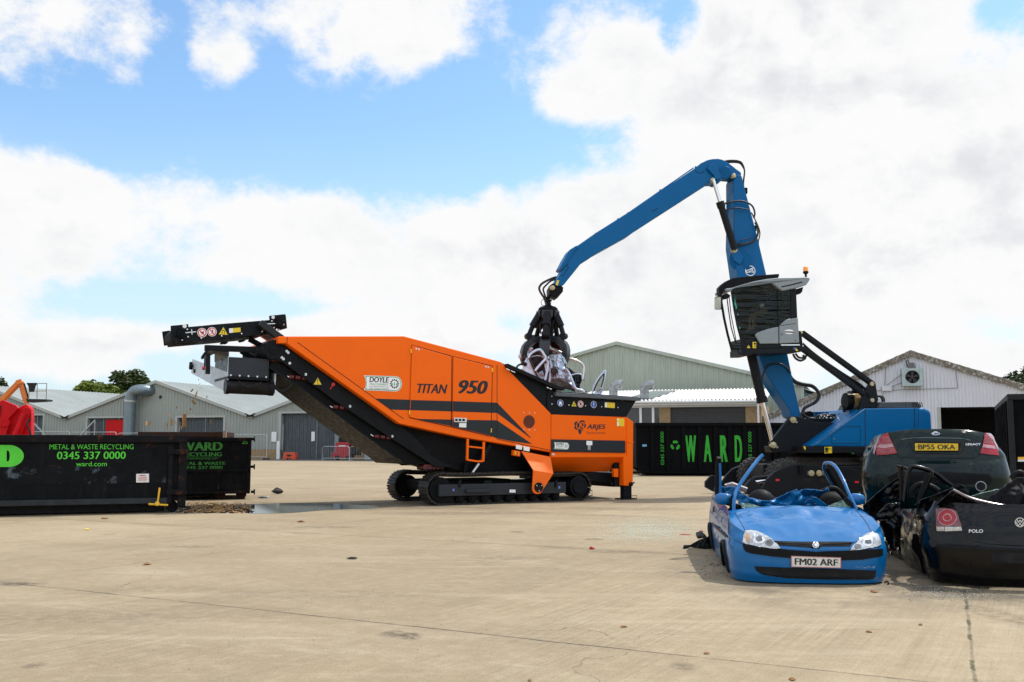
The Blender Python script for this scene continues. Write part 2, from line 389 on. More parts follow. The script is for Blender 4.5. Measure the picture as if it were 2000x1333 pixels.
    s3 = M('MULTIPLY', blob(5.0, 10.2, 1.7, 1.6), mp(noise(1.3, 7, .7), .34, .6, 0, .8)); c = mix(s3, c, (.08, .07, .06))
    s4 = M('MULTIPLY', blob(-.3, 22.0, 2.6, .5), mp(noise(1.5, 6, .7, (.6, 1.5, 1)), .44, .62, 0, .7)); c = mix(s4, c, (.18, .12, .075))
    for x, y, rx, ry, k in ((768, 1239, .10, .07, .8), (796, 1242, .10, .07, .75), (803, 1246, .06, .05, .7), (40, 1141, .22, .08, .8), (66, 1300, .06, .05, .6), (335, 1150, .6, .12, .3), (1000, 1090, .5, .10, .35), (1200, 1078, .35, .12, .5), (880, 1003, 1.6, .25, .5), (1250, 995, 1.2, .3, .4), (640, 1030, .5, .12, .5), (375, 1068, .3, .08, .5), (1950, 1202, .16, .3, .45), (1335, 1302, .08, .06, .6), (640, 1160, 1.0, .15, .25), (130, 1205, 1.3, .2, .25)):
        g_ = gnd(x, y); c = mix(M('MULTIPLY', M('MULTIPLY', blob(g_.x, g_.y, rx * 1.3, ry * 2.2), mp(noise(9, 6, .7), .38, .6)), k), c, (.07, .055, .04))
    # hairline cracks here and there
    vc = N('ShaderNodeTexVoronoi'); vc.feature = 'DISTANCE_TO_EDGE'; vc.inputs['Scale'].default_value = .33; ad = N('ShaderNodeVectorMath'); ad.operation = 'ADD'
    nv = N('ShaderNodeTexNoise'); nv.inputs['Scale'].default_value = 1.4; nv.inputs['Detail'].default_value = 6; L(Q, nv.inputs['Vector']); sc2 = N('ShaderNodeVectorMath'); sc2.operation = 'SCALE'; sc2.inputs[3].default_value = .8; L(nv.outputs[1], sc2.inputs[0]); L(Q, ad.inputs[0]); L(sc2.outputs[0], ad.inputs[1]); L(ad.outputs[0], vc.inputs['Vector'])
    c = mix(M('MULTIPLY', mp(vc.outputs['Distance'], .0012, .0035, 1, 0), mp(noise(.5, 3), .50, .62, 0, .55)), c, (.10, .08, .06))
    hs = N('ShaderNodeHueSaturation'); L(c, hs.inputs['Color']); hs.inputs['Value'].default_value = .91; hs.inputs['Saturation'].default_value = 1.07; c = hs.outputs[0]
    L(c, b.inputs['Base Color'])
    L(mp(mid, .3, .7, .78, .95), b.inputs['Roughness']); b.inputs['Specular IOR Level'].default_value = .25
    h = M('ADD', M('MULTIPLY', br, .5), M('ADD', M('ADD', M('MULTIPLY', grit, .6), M('MULTIPLY', pit, -1.0)), M('SUBTRACT', M('MULTIPLY', fine, .6), M('MULTIPLY', lj, 2.0))))
    bp = N('ShaderNodeBump'); bp.inputs['Strength'].default_value = .6; bp.inputs['Distance'].default_value = .014; L(h, bp.inputs['Height']); L(bp.outputs[0], b.inputs['Normal'])
    return m
g = MB(); g.grid([[Vector((x, y, 0)) for x in (-700, -60, 60, 700)] for y in (-200, -10, 120, 1100)])
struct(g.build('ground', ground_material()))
m_asph = mat('asphalt', (.075, .07, .065), .9, var=.3, vs=1.5, bump=.4, bs=40, spots=(.13, .115, .1), spot_s=2)
PB = Plane((-15.14, 84.69, 0), R(-19))      # front line of the long row of sheds
a = MB()
a.grid([[PB.w(x, .004, d) for x in (-80, -30, 0, 60)] for d in (-7, 1)])
struct(a.build('asphalt_apron', m_asph))

# ---- corrugated cladding: a sheet with real ribs
def corr(mb, P, roof, bot, pitch, amp, d=0, holes=(), sine=False, m=0):
    """roof: [(a,z)...]; bot: z or function; holes: (a0,a1,z0,z1)"""
    def zt(a):
        for (a0, z0), (a1, z1) in zip(roof, roof[1:]):
            if a0 <= a <= a1: return z0 + (z1 - z0) * (a - a0) / max(a1 - a0, 1e-6)
        return roof[-1][1]
    A0, A1 = roof[0][0], roof[-1][0]; xs = []
    prof = [(i / 8, .5 - .5 * math.cos(2 * math.pi * i / 8)) for i in range(8)] if sine else [(0, 0), (.55, 0), (.65, 1), (.9, 1)]
    k = math.floor(A0 / pitch)
    while k * pitch < A1:
        for f, h in prof:
            if A0 <= (k + f) * pitch <= A1: xs.append(((k + f) * pitch, h))
        k += 1
    def hh(a):
        f = (a / pitch) % 1; q = prof + [(1, prof[0][1])]
        for (f0, h0), (f1, h1) in zip(q, q[1:]):
            if f0 <= f <= f1: return h0 + (h1 - h0) * (f - f0) / (f1 - f0)
        return 0
    for e in [A0, A1] + [h[i] for h in holes for i in (0, 1)] + [r[0] for r in roof]: xs.append((e, hh(e)))
    xs = sorted(set(xs)); b = bot if callable(bot) else (lambda a: bot)
    for (a0, h0), (a1, h1) in zip(xs, xs[1:]):
        if a1 - a0 < 1e-5: continue
        mid = (a0 + a1) / 2; segs = [(b, zt)]
        for q0, q1, z0, z1 in holes:
            if q0 < mid < q1:
                segs = [s for s in ((b, (lambda a, z0=z0: z0)), ((lambda a, z1=z1: z1), zt)) if s[1](mid) - s[0](mid) > .01]
        for lo, hi in segs:
            mb.add([P.w(a0, lo(a0), d - amp * h0), P.w(a1, lo(a1), d - amp * h1), P.w(a1, hi(a1), d - amp * h1), P.w(a0, hi(a0), d - amp * h0)], [(0, 1, 2, 3)], m)
def roof_sheet(mb, P, a0, z0, a1, z1, d0, d1, pitch, amp, sine=False, m=0):
    """sloping corrugated roof between (a0,z0) and (a1,z1), ribs running down the slope"""
    prof = [(i / 6, .5 - .5 * math.cos(2 * math.pi * i / 6)) for i in range(6)] if sine else [(0, 0), (.6, 0), (.7, 1), (.9, 1)]
    n = int((d1 - d0) / pitch); rows = []
    for k in range(n + 1):
        for f, h in prof:
            d = d0 + (k + f) * pitch
            if d > d1: continue
            rows.append([P.w(a0, z0 + amp * h, d), P.w(a1, z1 + amp * h, d)])
    mb.grid(rows, m)

m_clad = mat('grey_cladding', (.30, .325, .295), .6, var=.06, vs=.5, streak=(.25, .27, .24), spec=.2)
m_clad2 = mat('green_grey_cladding', (.36, .405, .34), .6, var=.05, vs=.5, streak=(.27, .30, .255), spec=.3)
m_roof = mat('pale_roof_sheet', (.30, .325, .315), .65, var=.08, vs=.4, spec=.15)
m_trim = mat('pale_trim', (.36, .38, .355), .5, var=.05)
m_ddoor = mat('blue_grey_door', (.055, .07, .078), .6, var=.22, vs=2, streak=(.085, .10, .105))
m_dark = mat('dark_void', (.012, .012, .013), .9, var=.1)
m_red = mat('red_paint', (.56, .006, .010), .45, var=.12, vs=3, spec=.15)
m_white = mat('white_paint', (.74, .75, .74), .5, var=.05, vs=3)
m_galv = mat('galvanised', (.42, .45, .46), .38, .75, var=.2, vs=9, rv=.15)
m_duct = mat('duct_grey', (.17, .215, .24), .35, .55, var=.18, vs=5)
def brick_mat(name, c1, c2, mo, sc):
    m = bpy.data.materials.new(name); m.use_nodes = True; nt = m.node_tree; N = nt.nodes.new; L = nt.links.new; b = nt.nodes['Principled BSDF']
    tc = N('ShaderNodeTexCoord'); mp = N('ShaderNodeMapping'); L(tc.outputs['Object'], mp.inputs[0]); mp.inputs[2].default_value = (R(90), 0, 0)
    sp = N('ShaderNodeSeparateXYZ'); L(tc.outputs['Object'], sp.inputs[0]); cb = N('ShaderNodeCombineXYZ')
    ad = N('ShaderNodeMath'); ad.operation = 'SUBTRACT'; L(sp.outputs[0], ad.inputs[0]); L(sp.outputs[1], ad.inputs[1]); L(ad.outputs[0], cb.inputs[0]); L(sp.outputs[2], cb.inputs[1])
    bt = N('ShaderNodeTexBrick'); L(cb.outputs[0], bt.inputs['Vector']); bt.inputs['Color1'].default_value = c1 + (1,); bt.inputs['Color2'].default_value = c2 + (1,); bt.inputs['Mortar'].default_value = mo + (1,)
    bt.inputs['Scale'].default_value = sc; bt.inputs['Mortar Size'].default_value = .018; bt.inputs['Brick Width'].default_value = .5; bt.inputs['Row Height'].default_value = .17
    L(bt.outputs[0], b.inputs['Base Color']); b.inputs['Roughness'].default_value = .9; return m
m_brick = brick_mat('buff_brick', (.36, .235, .10), (.27, .17, .075), (.22, .19, .15), 2.2)

# ---- row of grey gabled sheds on the left
def shed(i, label, doors, ducts=()):
    aL, aR = -28.3 + 20.24 * i - 20.24, -28.3 + 20.24 * i; aM = (aL + aR) / 2
    zv, zr = 3.68, 6.92
    t = thing('shed', label, 'shed', PB.w(aM, 0), 'grey gabled sheds standing in a row')
    w = MB(); holes = [(d[0], d[1], 0, d[2]) for d in doors]
    corr(w, PB, [(aL, zv), (aM, zr), (aR, zv)], .84, .33, .05, 0, [(h[0], h[1], .84, h[3]) for h in holes])
    w.build('wall', m_clad, t)
    edges = [aL] + [q for h in holes for q in (h[0], h[1])] + [aR]
    for k in range(0, len(edges), 2):
        if edges[k + 1] - edges[k] > .1: b = MB(); b.pbox(PB, edges[k], edges[k + 1], 0, .84, -.03, .3); b.build('brick_plinth', m_brick, t)
    r = MB(); roof_sheet(r, PB, aL, zv + .1, aM, zr + .08, -.2, 55, .5, .05); roof_sheet(r, PB, aM, zr + .08, aR, zv + .1, -.2, 55, .5, .05)
    r.build('roof', m_roof, t)
    v = MB()
    for (x0, z0), (x1, z1) in (((aL, zv), (aM, zr)), ((aM, zr), (aR, zv))):
        v.prism(PB, [(x0, z0 - .12), (x1, z1 - .12), (x1, z1 + .16), (x0, z0 + .16)], -.25, -.08)
    v.build('verge_trim', m_trim, t)
    gt = MB(); gt.pbox(PB, aR - .35, aR + .35, zv - .02, zv + .13, -.3, -.02); gt.tube([PB.w(aR - .5, zv + .28, -.3), PB.w(aR, zv + .06, -.34), PB.w(aR + .5, zv + .28, -.3)], .05, 6)
    gt.build('valley_gutter', m_dark, t)
    for d in doors:
        f = MB(); x0, x1, h = d[:3]
        f.pbox(PB, x0 - .22, x0, 0, h + .16, -.07, .3); f.pbox(PB, x1, x1 + .22, 0, h + .16, -.07, .3); f.pbox(PB, x0, x1, h, h + .16, -.07, .3)
        f.build('door_frame', m_trim, t)
        dm = MB(); n = int((x1 - x0) / .18)
        for k in range(n):
            q0 = x0 + (x1 - x0) * k / n; q1 = x0 + (x1 - x0) * (k + 1) / n
            dm.pbox(PB, q0 + .012, q1 - .012, 0, h, .30 + .015 * (k % 2), .36)
        dm.pbox(PB, x0, x1, 0, h, .34, .37)
        do = dm.build('door', m_ddoor, t)
        s = MB()
        for c in d[3]: s.pbox(PB, c - .04, c + .04, 0, h, .26, .30)
        if d[3]: s.build('door_post', m_duct, do)
        for c, wd in d[4]:
            q = MB(); q.pbox(PB, c, c + wd, 0, h - .15, .2, .28); q.build('inner_door', m_red, t, label='red inner door')
        if len(d) > 5:
            q = MB(); q.pbox(PB, d[5], d[5] + .32, 1.55, 2.35, .25, .285); q.build('door_plate', m_white, do)
    return t
shed(0, 'grey gabled shed at the far left, its ridge beyond the picture, behind the red machine', [(-34.6, -31.06, 4.0, [-32.0], [])])
s1 = shed(1, 'grey gabled shed with a bent round duct below its ridge and a red inner door', [(-25.8, -21.26, 3.68, [-24.2, -22.4], [(-23.9, 2.0)]), (-15.81, -10.94, 3.65, [-13.0], [])])
s2_ = shed(2, 'grey gabled shed with the large blue-grey double doors behind the orange conveyor', [(-5.08, .21, 3.93, [-1.72], [], -2.25)])
q = MB(); q.pbox(PB, -8.06, 12.2, 0, .02, -1, -.9)
# ducts
def duct(P, pts, r, name, label, par, mt=m_duct):
    o = MB(); o.tube(pts, r, 16, smooth=6)
    for p in pts[:1]: o.cyl(Vector(p) - Vector((0, 0, .02)), Vector(p) + Vector((0, 0, .3)), r * 1.08, n=16)
    return o.build(name, mt, par, smooth=40, label=label)
duct(PB, [PB.w(-20.35, 0, -.9), PB.w(-20.35, 1.5, -.9), PB.w(-20.35, 3.5, -.9), PB.w(-20.3, 5.2, -.9), PB.w(-20.0, 5.95, -.9), PB.w(-19.3, 6.15, -.9), PB.w(-18.9, 6.15, -.3), PB.w(-18.9, 6.15, .2)], .52, 'duct', None, s1)
o = MB()
for zz in (5.1, ): o.cyl(PB.w(-20.3, zz, -.9), PB.w(-20.28, zz + .18, -.9), .57, n=18)
o.build('duct_collar', m_galv, s1, smooth=40)
o = MB(); o.cyl(PB.w(-17.7, 5.55, -.12), PB.w(-17.7, 5.55, .05), .14, n=14); o.build('vent_hole', m_dark, s1)
duct(PB, [PB.w(1.1, 1.3, -1.0), PB.w(1.1, 2.5, -1.0), PB.w(1.1, 4.5, -1.0), PB.w(1.1, 6, -.9), PB.w(1.3, 6.3, 0)], .4, 'duct', None, s2_)
# paper notices either side of the big doors
for x in (-5.95, .35):
    o = MB(); o.pbox(PB, x - .02 if x < 0 else x + .05, x + .48, 1.5, 2.35, -.1, -.08); o.build('notice', m_white, s2_)
for x in (-5.42,):
    o = MB(); o.pbox(PB, x, x + .3, 0, 1.55, -.12, -.071); o.build('corner_guard', m_white, s2_)

# ---- pale green warehouse in the middle and its brick lean-to office
PC = Plane((6, 58, 0), R(-19))
t = thing('warehouse', 'large pale green-grey clad warehouse with a wide low gable', 'warehouse', PC.w(0, 0))
rl = [(-9, 4.85), (.15, 7.17), (10.58, 4.52)]
w = MB(); corr(w, PC, rl, 0, .30, .035); w.build('wall', m_clad2, t)
r = MB(); roof_sheet(r, PC, -9, 4.95, .15, 7.27, -.15, 40, .5, .05); roof_sheet(r, PC, .15, 7.27, 10.6, 4.62, -.15, 40, .5, .05); r.build('roof', m_roof, t)
v = MB()
for (x0, z0), (x1, z1) in zip(rl, rl[1:]): v.prism(PC, [(x0, z0 - .06), (x1, z1 - .06), (x1, z1 + .13), (x0, z0 + .13)], -.2, -.06)
v.build('verge_trim', m_clad2, t)
PO = Plane((8, 51, 0), R(-19))
t = thing('office', 'low buff-brick office with a white corrugated lean-to roof and roller shutter', 'office', PO.w(1, 0))
m_asb = mat('white_sheet', (.66, .655, .63), .75, var=.1, vs=1, spots=(.45, .43, .39), spot_s=2.5, spot_t=.62)
rows = []; k = 0; x = -5.2
rf = MB(); n = 0; prof = []
x = -5.2
while x < 4.95:
    prof.append((x, .045 * math.sin(n * math.pi / 4))); x += .146 / 8 * 1.3; n += 1
rf.grid([[PO.w(xx, z + h, d) for xx, h in prof] for z, d in ((3.56, -.35), (4.35, 4.7))]); rf.build('roof', m_asb, t)
for x0, x1, z0, z1 in ((-5.2, -2.25, 0, 3.35), (-.47, .09, 0, 3.35), (3.85, 4.62, 0, 3.35), (-2.25, -.47, 0, 1.0)):
    w = MB(); w.pbox(PO, x0, x1, z0, z1, 0, .3)
    if x0 > 3: w.pbox(PO, 4.4, 4.62, 0, 3.35, .3, 5.2)
    w.build('brick_wall', m_brick, t)
f = MB(); f.pbox(PO, -5.2, 4.75, 3.32, 3.5, -.3, -.2); f.pbox(PO, -5.2, 4.62, 3.22, 3.33, -.1, .1); f.tube([PO.w(-5.2, 3.5, -.38), PO.w(4.75, 3.46, -.38)], .07, 8); f.tube([PO.w(4.5, 3.42, -.36), PO.w(4.5, 2.2, -.3), PO.w(4.7, 2.0, -.3)], .05, 8)
f.build('gutter', m_white, t)
sh = MB(); z = 0; pr = []
while z < 3.22: pr += [(z, 0), (z + .06, -.03), (z + .075, 0)]; z += .085
sh.grid([[PO.w(.09, z, .12 + d), PO.w(3.85, z, .12 + d)] for z, d in pr])
sh.build('roller_shutter', mat('shutter_grey', (.075, .08, .083), .5, .3, var=.1), t)
wn = MB()
for x in (-2.32, -1.5, -.85): wn.pbox(PO, x, x + .12, 0, 3.24, -.05, .14)
wn.pbox(PO, -2.25, -.47, .95, 1.05, -.04, .14)
wf = wn.build('window', m_white, t)
gl = MB(); gl.pbox(PO, -2.2, -.5, 1.05, 3.22, .06, .08)
m_gdark = mat('dark_window_glass', (.025, .03, .035), .06, var=.1, rv=0, spec=.7)
gl.build('pane', m_gdark, wf)
for x0, dd in ((-3.15, 1.2), (-1.33, .5)):
    o = MB(); zz = 3.75 + dd * .16
    o.cyl(PO.w(x0, zz - .3, dd), PO.w(x0, zz + .28, dd), .23, n=18)
    o.tube([PO.w(x0, zz + .25, dd), PO.w(x0, zz + .34, dd), PO.w(x0 + .1, zz + .5, dd), PO.w(x0 + .3, zz + .58, dd), PO.w(x0 + .5, zz + .56, dd)], .235, 16, smooth=4)
    for a_ in (.2, .5): o.cyl(PO.w(x0, zz + a_, dd), PO.w(x0, zz + a_ + .03, dd), .26, n=18)
    o.build('flue', mat('flue_metal', (.30, .32, .33), .35, .6, var=.2, vs=6, spec=.3), t, smooth=40)
o = MB(); o.prism(PO, [(-3.8, 3.72), (-.55, 3.72), (.55, 4.3), (-2.8, 4.3)], .9, .92); 
# skylight strip on the lean-to roof
sk = MB(); sk.add([PO.w(-2.4, 3.68, .05), PO.w(-.9, 3.68, .05), PO.w(-.2, 4.31, 4.2), PO.w(-1.6, 4.31, 4.2)], [(0, 1, 2, 3)]); sk.build('skylight', mat('skylight_sheet', (.16, .19, .19), .4, var=.2), t)

# ---- teal shed between them
PT = Plane((16.2, 56, 0), R(-19))
t = thing('shed', 'pale teal clad shed with a white roof behind the blue boom', 'shed', PT.w(0, 0))
m_teal = mat('teal_cladding', (.17, .33, .36), .6, var=.1, streak=(.26, .38, .39))
w = MB(); corr(w, PT, [(-2.6, 4.0), (-1.2, 4.75), (4.0, 2.9)], 0, .25, .03); w.build('wall', m_teal, t)
r = MB(); roof_sheet(r, PT, -1.3, 4.95, 4.2, 3.0, -.3, 8, .3, .05); r.build('roof', m_roof, t)
o = MB(); o.pbox(PT, -1.9, -1.7, 0, 4.3, -.12, -.04); o.build('post', mat('buff_trim', (.5, .42, .28), .7), t)

# ---- white corrugated barn on the right
PW = Plane((18, 48, 0), R(-19))
t = thing('barn', 'white corrugated barn with a mossy verge, wall fan and dark open doorway', 'barn', PW.w(1, 0))
m_barn = mat('white_corrugated', (.60, .61, .65), .7, var=.06, vs=.7, streak=(.50, .505, .53), spots=(.46, .45, .46), spot_s=3, spot_t=.72, spec=.2)
m_moss = mat('mossy_verge', (.16, .14, .11), .95, var=.4, vs=6, spots=(.42, .42, .40), spot_s=7, spot_t=.52, bump=.6, bs=25)
rl = [(-6.6, 2.25), (1.19, 5.72), (12, 1.85)]
w = MB(); corr(w, PW, rl, 0, .152, .04, 0, [(2.3, 9.5, 0, 3.08)], sine=True); w.build('wall', m_barn, t, smooth=60)
v = MB(); rng = random.Random(3)
for (x0, z0), (x1, z1) in zip(rl, rl[1:]):
    n = 60; top = []; lowr = []
    for k in range(n + 1):
        s = k / n; x = x0 + (x1 - x0) * s; z = z0 + (z1 - z0) * s
        top.append((x, z + .10 + rng.uniform(-.02, .03))); lowr.append((x, z - .16 + rng.uniform(-.04, .04)))
    v.prism(PW, top + lowr[::-1], -.16, -.045)
v.build('verge', m_moss, t)
r = MB(); roof_sheet(r, PW, -6.7, 2.3, 1.19, 5.8, -.1, 25, .152, .04, True); roof_sheet(r, PW, 1.19, 5.8, 12, 1.95, -.1, 25, .152, .04, True); r.build('roof', mat('grey_roof_sheet', (.26, .25, .24), .9, var=.2), t)
o = MB(); o.pbox(PW, 2.0, 9.6, 0, 3.1, 6.0, 6.1); o.pbox(PW, 2.0, 2.1, 0, 3.1, .2, 6.0); o.pbox(PW, 9.5, 9.6, 0, 3.1, .2, 6); o.pbox(PW, 2, 9.6, 3.09, 3.15, .1, 6.1); o.build('inner_wall', m_dark, t)
o = MB(); o.pbox(PW, 2.18, 2.42, 0, 3.08, -.02, .22); o.build('door_post', m_trim, t)
f = MB()
for x0, x1, z0, z1 in ((.76, .9, 4.1, 4.96), (1.54, 1.68, 4.1, 4.96), (.9, 1.54, 4.1, 4.22), (.9, 1.54, 4.84, 4.96)): f.pbox(PW, x0, x1, z0, z1, -.42, -.05)
for sx, sz in ((0, 0), (1, 0), (0, 1), (1, 1)):
    cx_, cz_ = .9 + .64 * sx, 4.22 + .62 * sz; c0 = (1.22, 4.53)
    arc = [(1.22 + .31 * math.cos(q), 4.53 + .31 * math.sin(q)) for q in [math.atan2(sz * 2 - 1, 0) + (math.atan2(0, sx * 2 - 1) - math.atan2(sz * 2 - 1, 0)) * i / 6 for i in range(7)]] if False else [(1.22 + (sx * 2 - 1) * .31 * math.cos(i * math.pi / 12), 4.53 + (sz * 2 - 1) * .31 * math.sin(i * math.pi / 12)) for i in range(7)]
    f.prism(PW, [(cx_, cz_)] + arc, -.40, -.36)
ff = f.build('fan', mat('fan_housing', (.36, .45, .46), .55, var=.1), t)
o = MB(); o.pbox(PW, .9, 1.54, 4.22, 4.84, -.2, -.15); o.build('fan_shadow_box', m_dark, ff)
o = MB(); o.lathe(PW.w(1.22, 4.53, -.32), PW.n, [(.07, 0), (.07, .08)], 12)
for k in range(5):
    q = 2 * math.pi * k / 5 + .3
    o.prism(PW, [(1.22 + .05 * math.cos(q - .5), 4.53 + .05 * math.sin(q - .5)), (1.22 + .29 * math.cos(q - .3), 4.53 + .29 * math.sin(q - .3)), (1.22 + .29 * math.cos(q + .25), 4.53 + .29 * math.sin(q + .25)), (1.22 + .05 * math.cos(q + .5), 4.53 + .05 * math.sin(q + .5))], -.28, -.26)
o.build('fan_blade', mat('fan_dark', (.03, .03, .035), .5), ff)
o = MB(); o.pbox(PW, 1.08, 1.34, 5.0, 5.2, -.4, -.1); o.prism(PW, [(1.02, 5.0), (1.4, 5.0), (1.34, 4.95), (1.08, 4.95)], -.44, -.1); o.tube([PW.w(1.02, 5.05, -.15), PW.w(.98, 5.3, -.2), PW.w(1.05, 5.36, -.25), PW.w(1.1, 5.22, -.2)], .035, 6); o.build('floodlight', mat('lamp_grey', (.12, .12, .12), .5, .3), t)
o = MB(); o.pbox(PW, -.15, .3, 3.9, 4.15, -.14, -.05); o.build('junction_box', m_barn, t)
o = MB()
for pts in ([(.1, 5.2), (-.02, 4.15), (-.25, 3.2)], [(.05, 4.15), (.85, 4.75)], [(-1.0, 3.92), (-.15, 3.92)], [(.3, 3.93), (3.2, 3.98)], [(3.2, 3.98), (3.15, 4.75)], [(.3, 4.1), (.9, 4.35)]): o.tube([PW.w(x, z, -.075) for x, z in pts], .012, 5)
o.build('cable', mat('cable_grey', (.12, .12, .12), .7), t)

# ---- trees behind the sheds
def leaf_crown(mb, c, rx, ry, rz, n, size, rng, lumps=9):
    L_ = []
    for k in range(lumps):
        q = rng.uniform(0, 2 * math.pi); ph = rng.uniform(-.35, 1.25); rr = rng.uniform(.35, .8)
        L_.append((Vector((c.x + rx * rr * math.cos(q) * math.cos(ph), c.y + ry * rr * math.sin(q) * math.cos(ph), c.z + rz * rr * math.sin(ph))), rng.uniform(.28, .48)))
    for k in range(n):
        lc, lr = rng.choice(L_); d = Vector((rng.gauss(0, 1), rng.gauss(0, 1), rng.gauss(0, 1))).normalized() * (rng.random() ** .45)
        p = lc + Vector((d.x * rx * lr, d.y * ry * lr, d.z * rz * lr))
        s = size * rng.uniform(.5, 1.25); q = Vector((rng.gauss(0, 1), rng.gauss(0, 1), rng.gauss(0, 1) + .6)).normalized().to_track_quat('Z', 'Y')
        mb.add([p + q @ Vector((x * s, y * s, z * s)) for x, y, z in ((-1, -.3, 0), (0, -.55, .12), (1, 0, 0), (0, .55, -.12))], [(0, 1, 2, 3)], rng.choice((0, 0, 1)))
    return L_
m_bark = mat('bark', (.10, .075, .05), .95, var=.3, vs=5, bump=.5, bs=15)
def tree(label, px, Y, top, halfw, halfh, cols, n=5200, size=.3, seed=1):
    rng = random.Random(seed); tp = at(px, top, Y); c = Vector((tp.x, Y, tp.z - halfh))
    t = thing('tree', label, 'tree', (tp.x, Y, 0), 'trees beyond the sheds')
    k = MB(); ls = leaf_crown(k, c, halfw, halfw, halfh, n, size, rng, 12)
    k.build('crown', cols, t, fix=False)
    tr = MB(); tr.tube([Vector((tp.x, Y, 0)), Vector((tp.x + .2, Y, c.z * .5)), Vector((tp.x, Y, c.z + halfh * .3))], [.45, .36, .12], 8)
    for lc, lr in ls: tr.tube([Vector((tp.x + .1, Y, c.z - halfh * .5)), (Vector((tp.x, Y, c.z)) + lc) / 2 - Vector((0, 0, .3)), lc], [.16, .1, .03], 5)
    tr.build('trunk', m_bark, t, smooth=60)
m_lf1 = mat('leaf_dark', (.035, .055, .014), .6, var=.5, vs=.5, spec=.3); m_lf2 = mat('leaf_mid', (.06, .085, .02), .6, var=.4, vs=.6, spec=.3)
m_lf3 = mat('leaf_bright', (.13, .18, .025), .6, var=.35, vs=.6, spec=.3); m_lf4 = mat('leaf_lime', (.17, .20, .03), .6, var=.3, vs=.5, spec=.3)
tree('tall dark-leaved tree above the left sheds, tallest of the group', 258, 152, 723, 3.6, 4.2, [m_lf1, m_lf2], 8000, .34, 5)
tree('pale green tree left of the tall dark one above the shed roofs', 173, 150, 741, 2.6, 2.8, [m_lf3, m_lf4], 3000, .3, 2)
tree('pale green tree touching the tall dark one on its left side', 212, 147, 742, 2.2, 2.8, [m_lf3, m_lf2], 3000, .3, 8)
tree('small dark tree peeping over the roof beneath the conveyor', 582, 155, 755, 2.6, 3, [m_lf1, m_lf3], 3000, .3, 9)
tree('dark tree at the right edge beside the barn roof', 2000, 90, 717, 2.4, 3, [m_lf1, m_lf2], 5000, .22, 11)
tree('small tree just showing above the right slope of the barn roof', 1918, 95, 721, 1.6, 2, [m_lf1, m_lf3], 2500, .22, 12)
tree('small dark tree at the left edge, just above the shed roofs', 1, 160, 738, 1.8, 2.5, [m_lf1, m_lf2], 1500, .3, 13)
# ================================================================ BINS AND YARD CLUTTER
m_bin = mat('black_bin_paint', (.0045, .0052, .0066), .55, spec=.09, var=.35, vs=2.5, spots=(.035, .016, .009), spot_s=3.2, spot_t=.60, streak=(.013, .0135, .014), rv=.2, bump=.12, bs=12)
m_binr = mat('rusty_black_rail', (.007, .007, .0085), .65, spec=.10, var=.3, vs=3, spots=(.05, .021, .010), spot_s=5, spot_t=.55)
m_rust = mat('rusty_brown', (.045, .021, .013), .85, spec=.15, var=.4, vs=3, spots=(.022, .02, .02), spot_s=3, spot_t=.5)
m_scuff = mat('scuffed_bin_paint', (.005, .0058, .0072), .6, spec=.1, var=.3, vs=3, spots=(.10, .13, .16), spot_s=2.2, spot_t=.56)
m_green = mat('green_lettering', (.07, .56, .025), .5, var=.1, vs=6)
m_green2 = mat('worn_green_lettering', (.035, .26, .02), .6, var=.2, vs=6, spots=(.016, .02, .02), spot_s=9, spot_t=.58)
m_yel = mat('yellow_paint', (.75, .42, .02), .5, var=.15, vs=8, spots=(.25, .12, .03), spot_s=9, spot_t=.62)
m_paper = mat('paper_label', (.72, .70, .68), .6, var=.04)
m_redink = mat('red_ink', (.5, .05, .04), .6)
m_binfill = mat('bin_contents', (.08, .055, .035), .95, var=.5, vs=4, bump=1, bs=8)
# ---- near bin on the left
P1 = Plane((-6.88, 20.51, 0), R(20.7))
t = thing('skip_bin', 'long black open-top bin nearest the camera with a big green letter and phone number', 'skip bin', P1.w(-3, 0, 1.2))
aR = P1.p(365, 900)[0]; TOP = P1.p(180, 850)[1]; LEN = 6.3
w = MB(); w.pbox(P1, aR - LEN, aR - .16, .25, TOP - .14, 0, .05); w.pbox(P1, aR - LEN, aR - .16, .25, TOP - .14, 2.35, 2.4); w.pbox(P1, aR - LEN, aR - LEN + .05, .25, TOP - .14, .05, 2.35)
w.pbox(P1, aR - LEN, aR - .16, .25, .3, .05, 2.35)
w.build('body', m_bin, t)
sc = MB(); n = 40; a0 = P1.p(0, 930)[0] - .3; a1 = P1.p(325, 930)[0]
zt, zb = P1.p(180, 911)[1], P1.p(180, 945)[1]
sc.grid([[P1.w(a0 + (a1 - a0) * k / n, z, -.006 + .004 * math.sin(k * 1.3 + z * 9)) for k in range(n + 1)] for z in (zb, (zb + zt) / 2, zt)]); sc.build('scuffed_band', m_scuff, t, fix=False)
r = MB(); r.pbox(P1, aR - LEN, aR, TOP - .15, TOP, -.08, .06); r.pbox(P1, aR - LEN, aR, TOP - .15, TOP, 2.34, 2.48); r.pbox(P1, aR - LEN, aR - LEN + .1, TOP - .15, TOP, .06, 2.34)
r.build('top_rail', m_binr, t, bevel=.012)
r = MB(); r.pbox(P1, aR - LEN, aR - .3, .2, .31, -.07, .06); r.build('bottom_rail', mat('grey_worn_rail', (.022, .026, .03), .5, spec=.2, var=.3, vs=4, spots=(.06, .035, .02), spot_s=6), t, bevel=.01)
r = MB(); r.pbox(P1, aR - LEN, aR - .4, .03, .2, .3, .42); r.pbox(P1, aR - LEN, aR - .4, .03, .2, 1.9, 2.02); r.build('skid', m_dark, t)
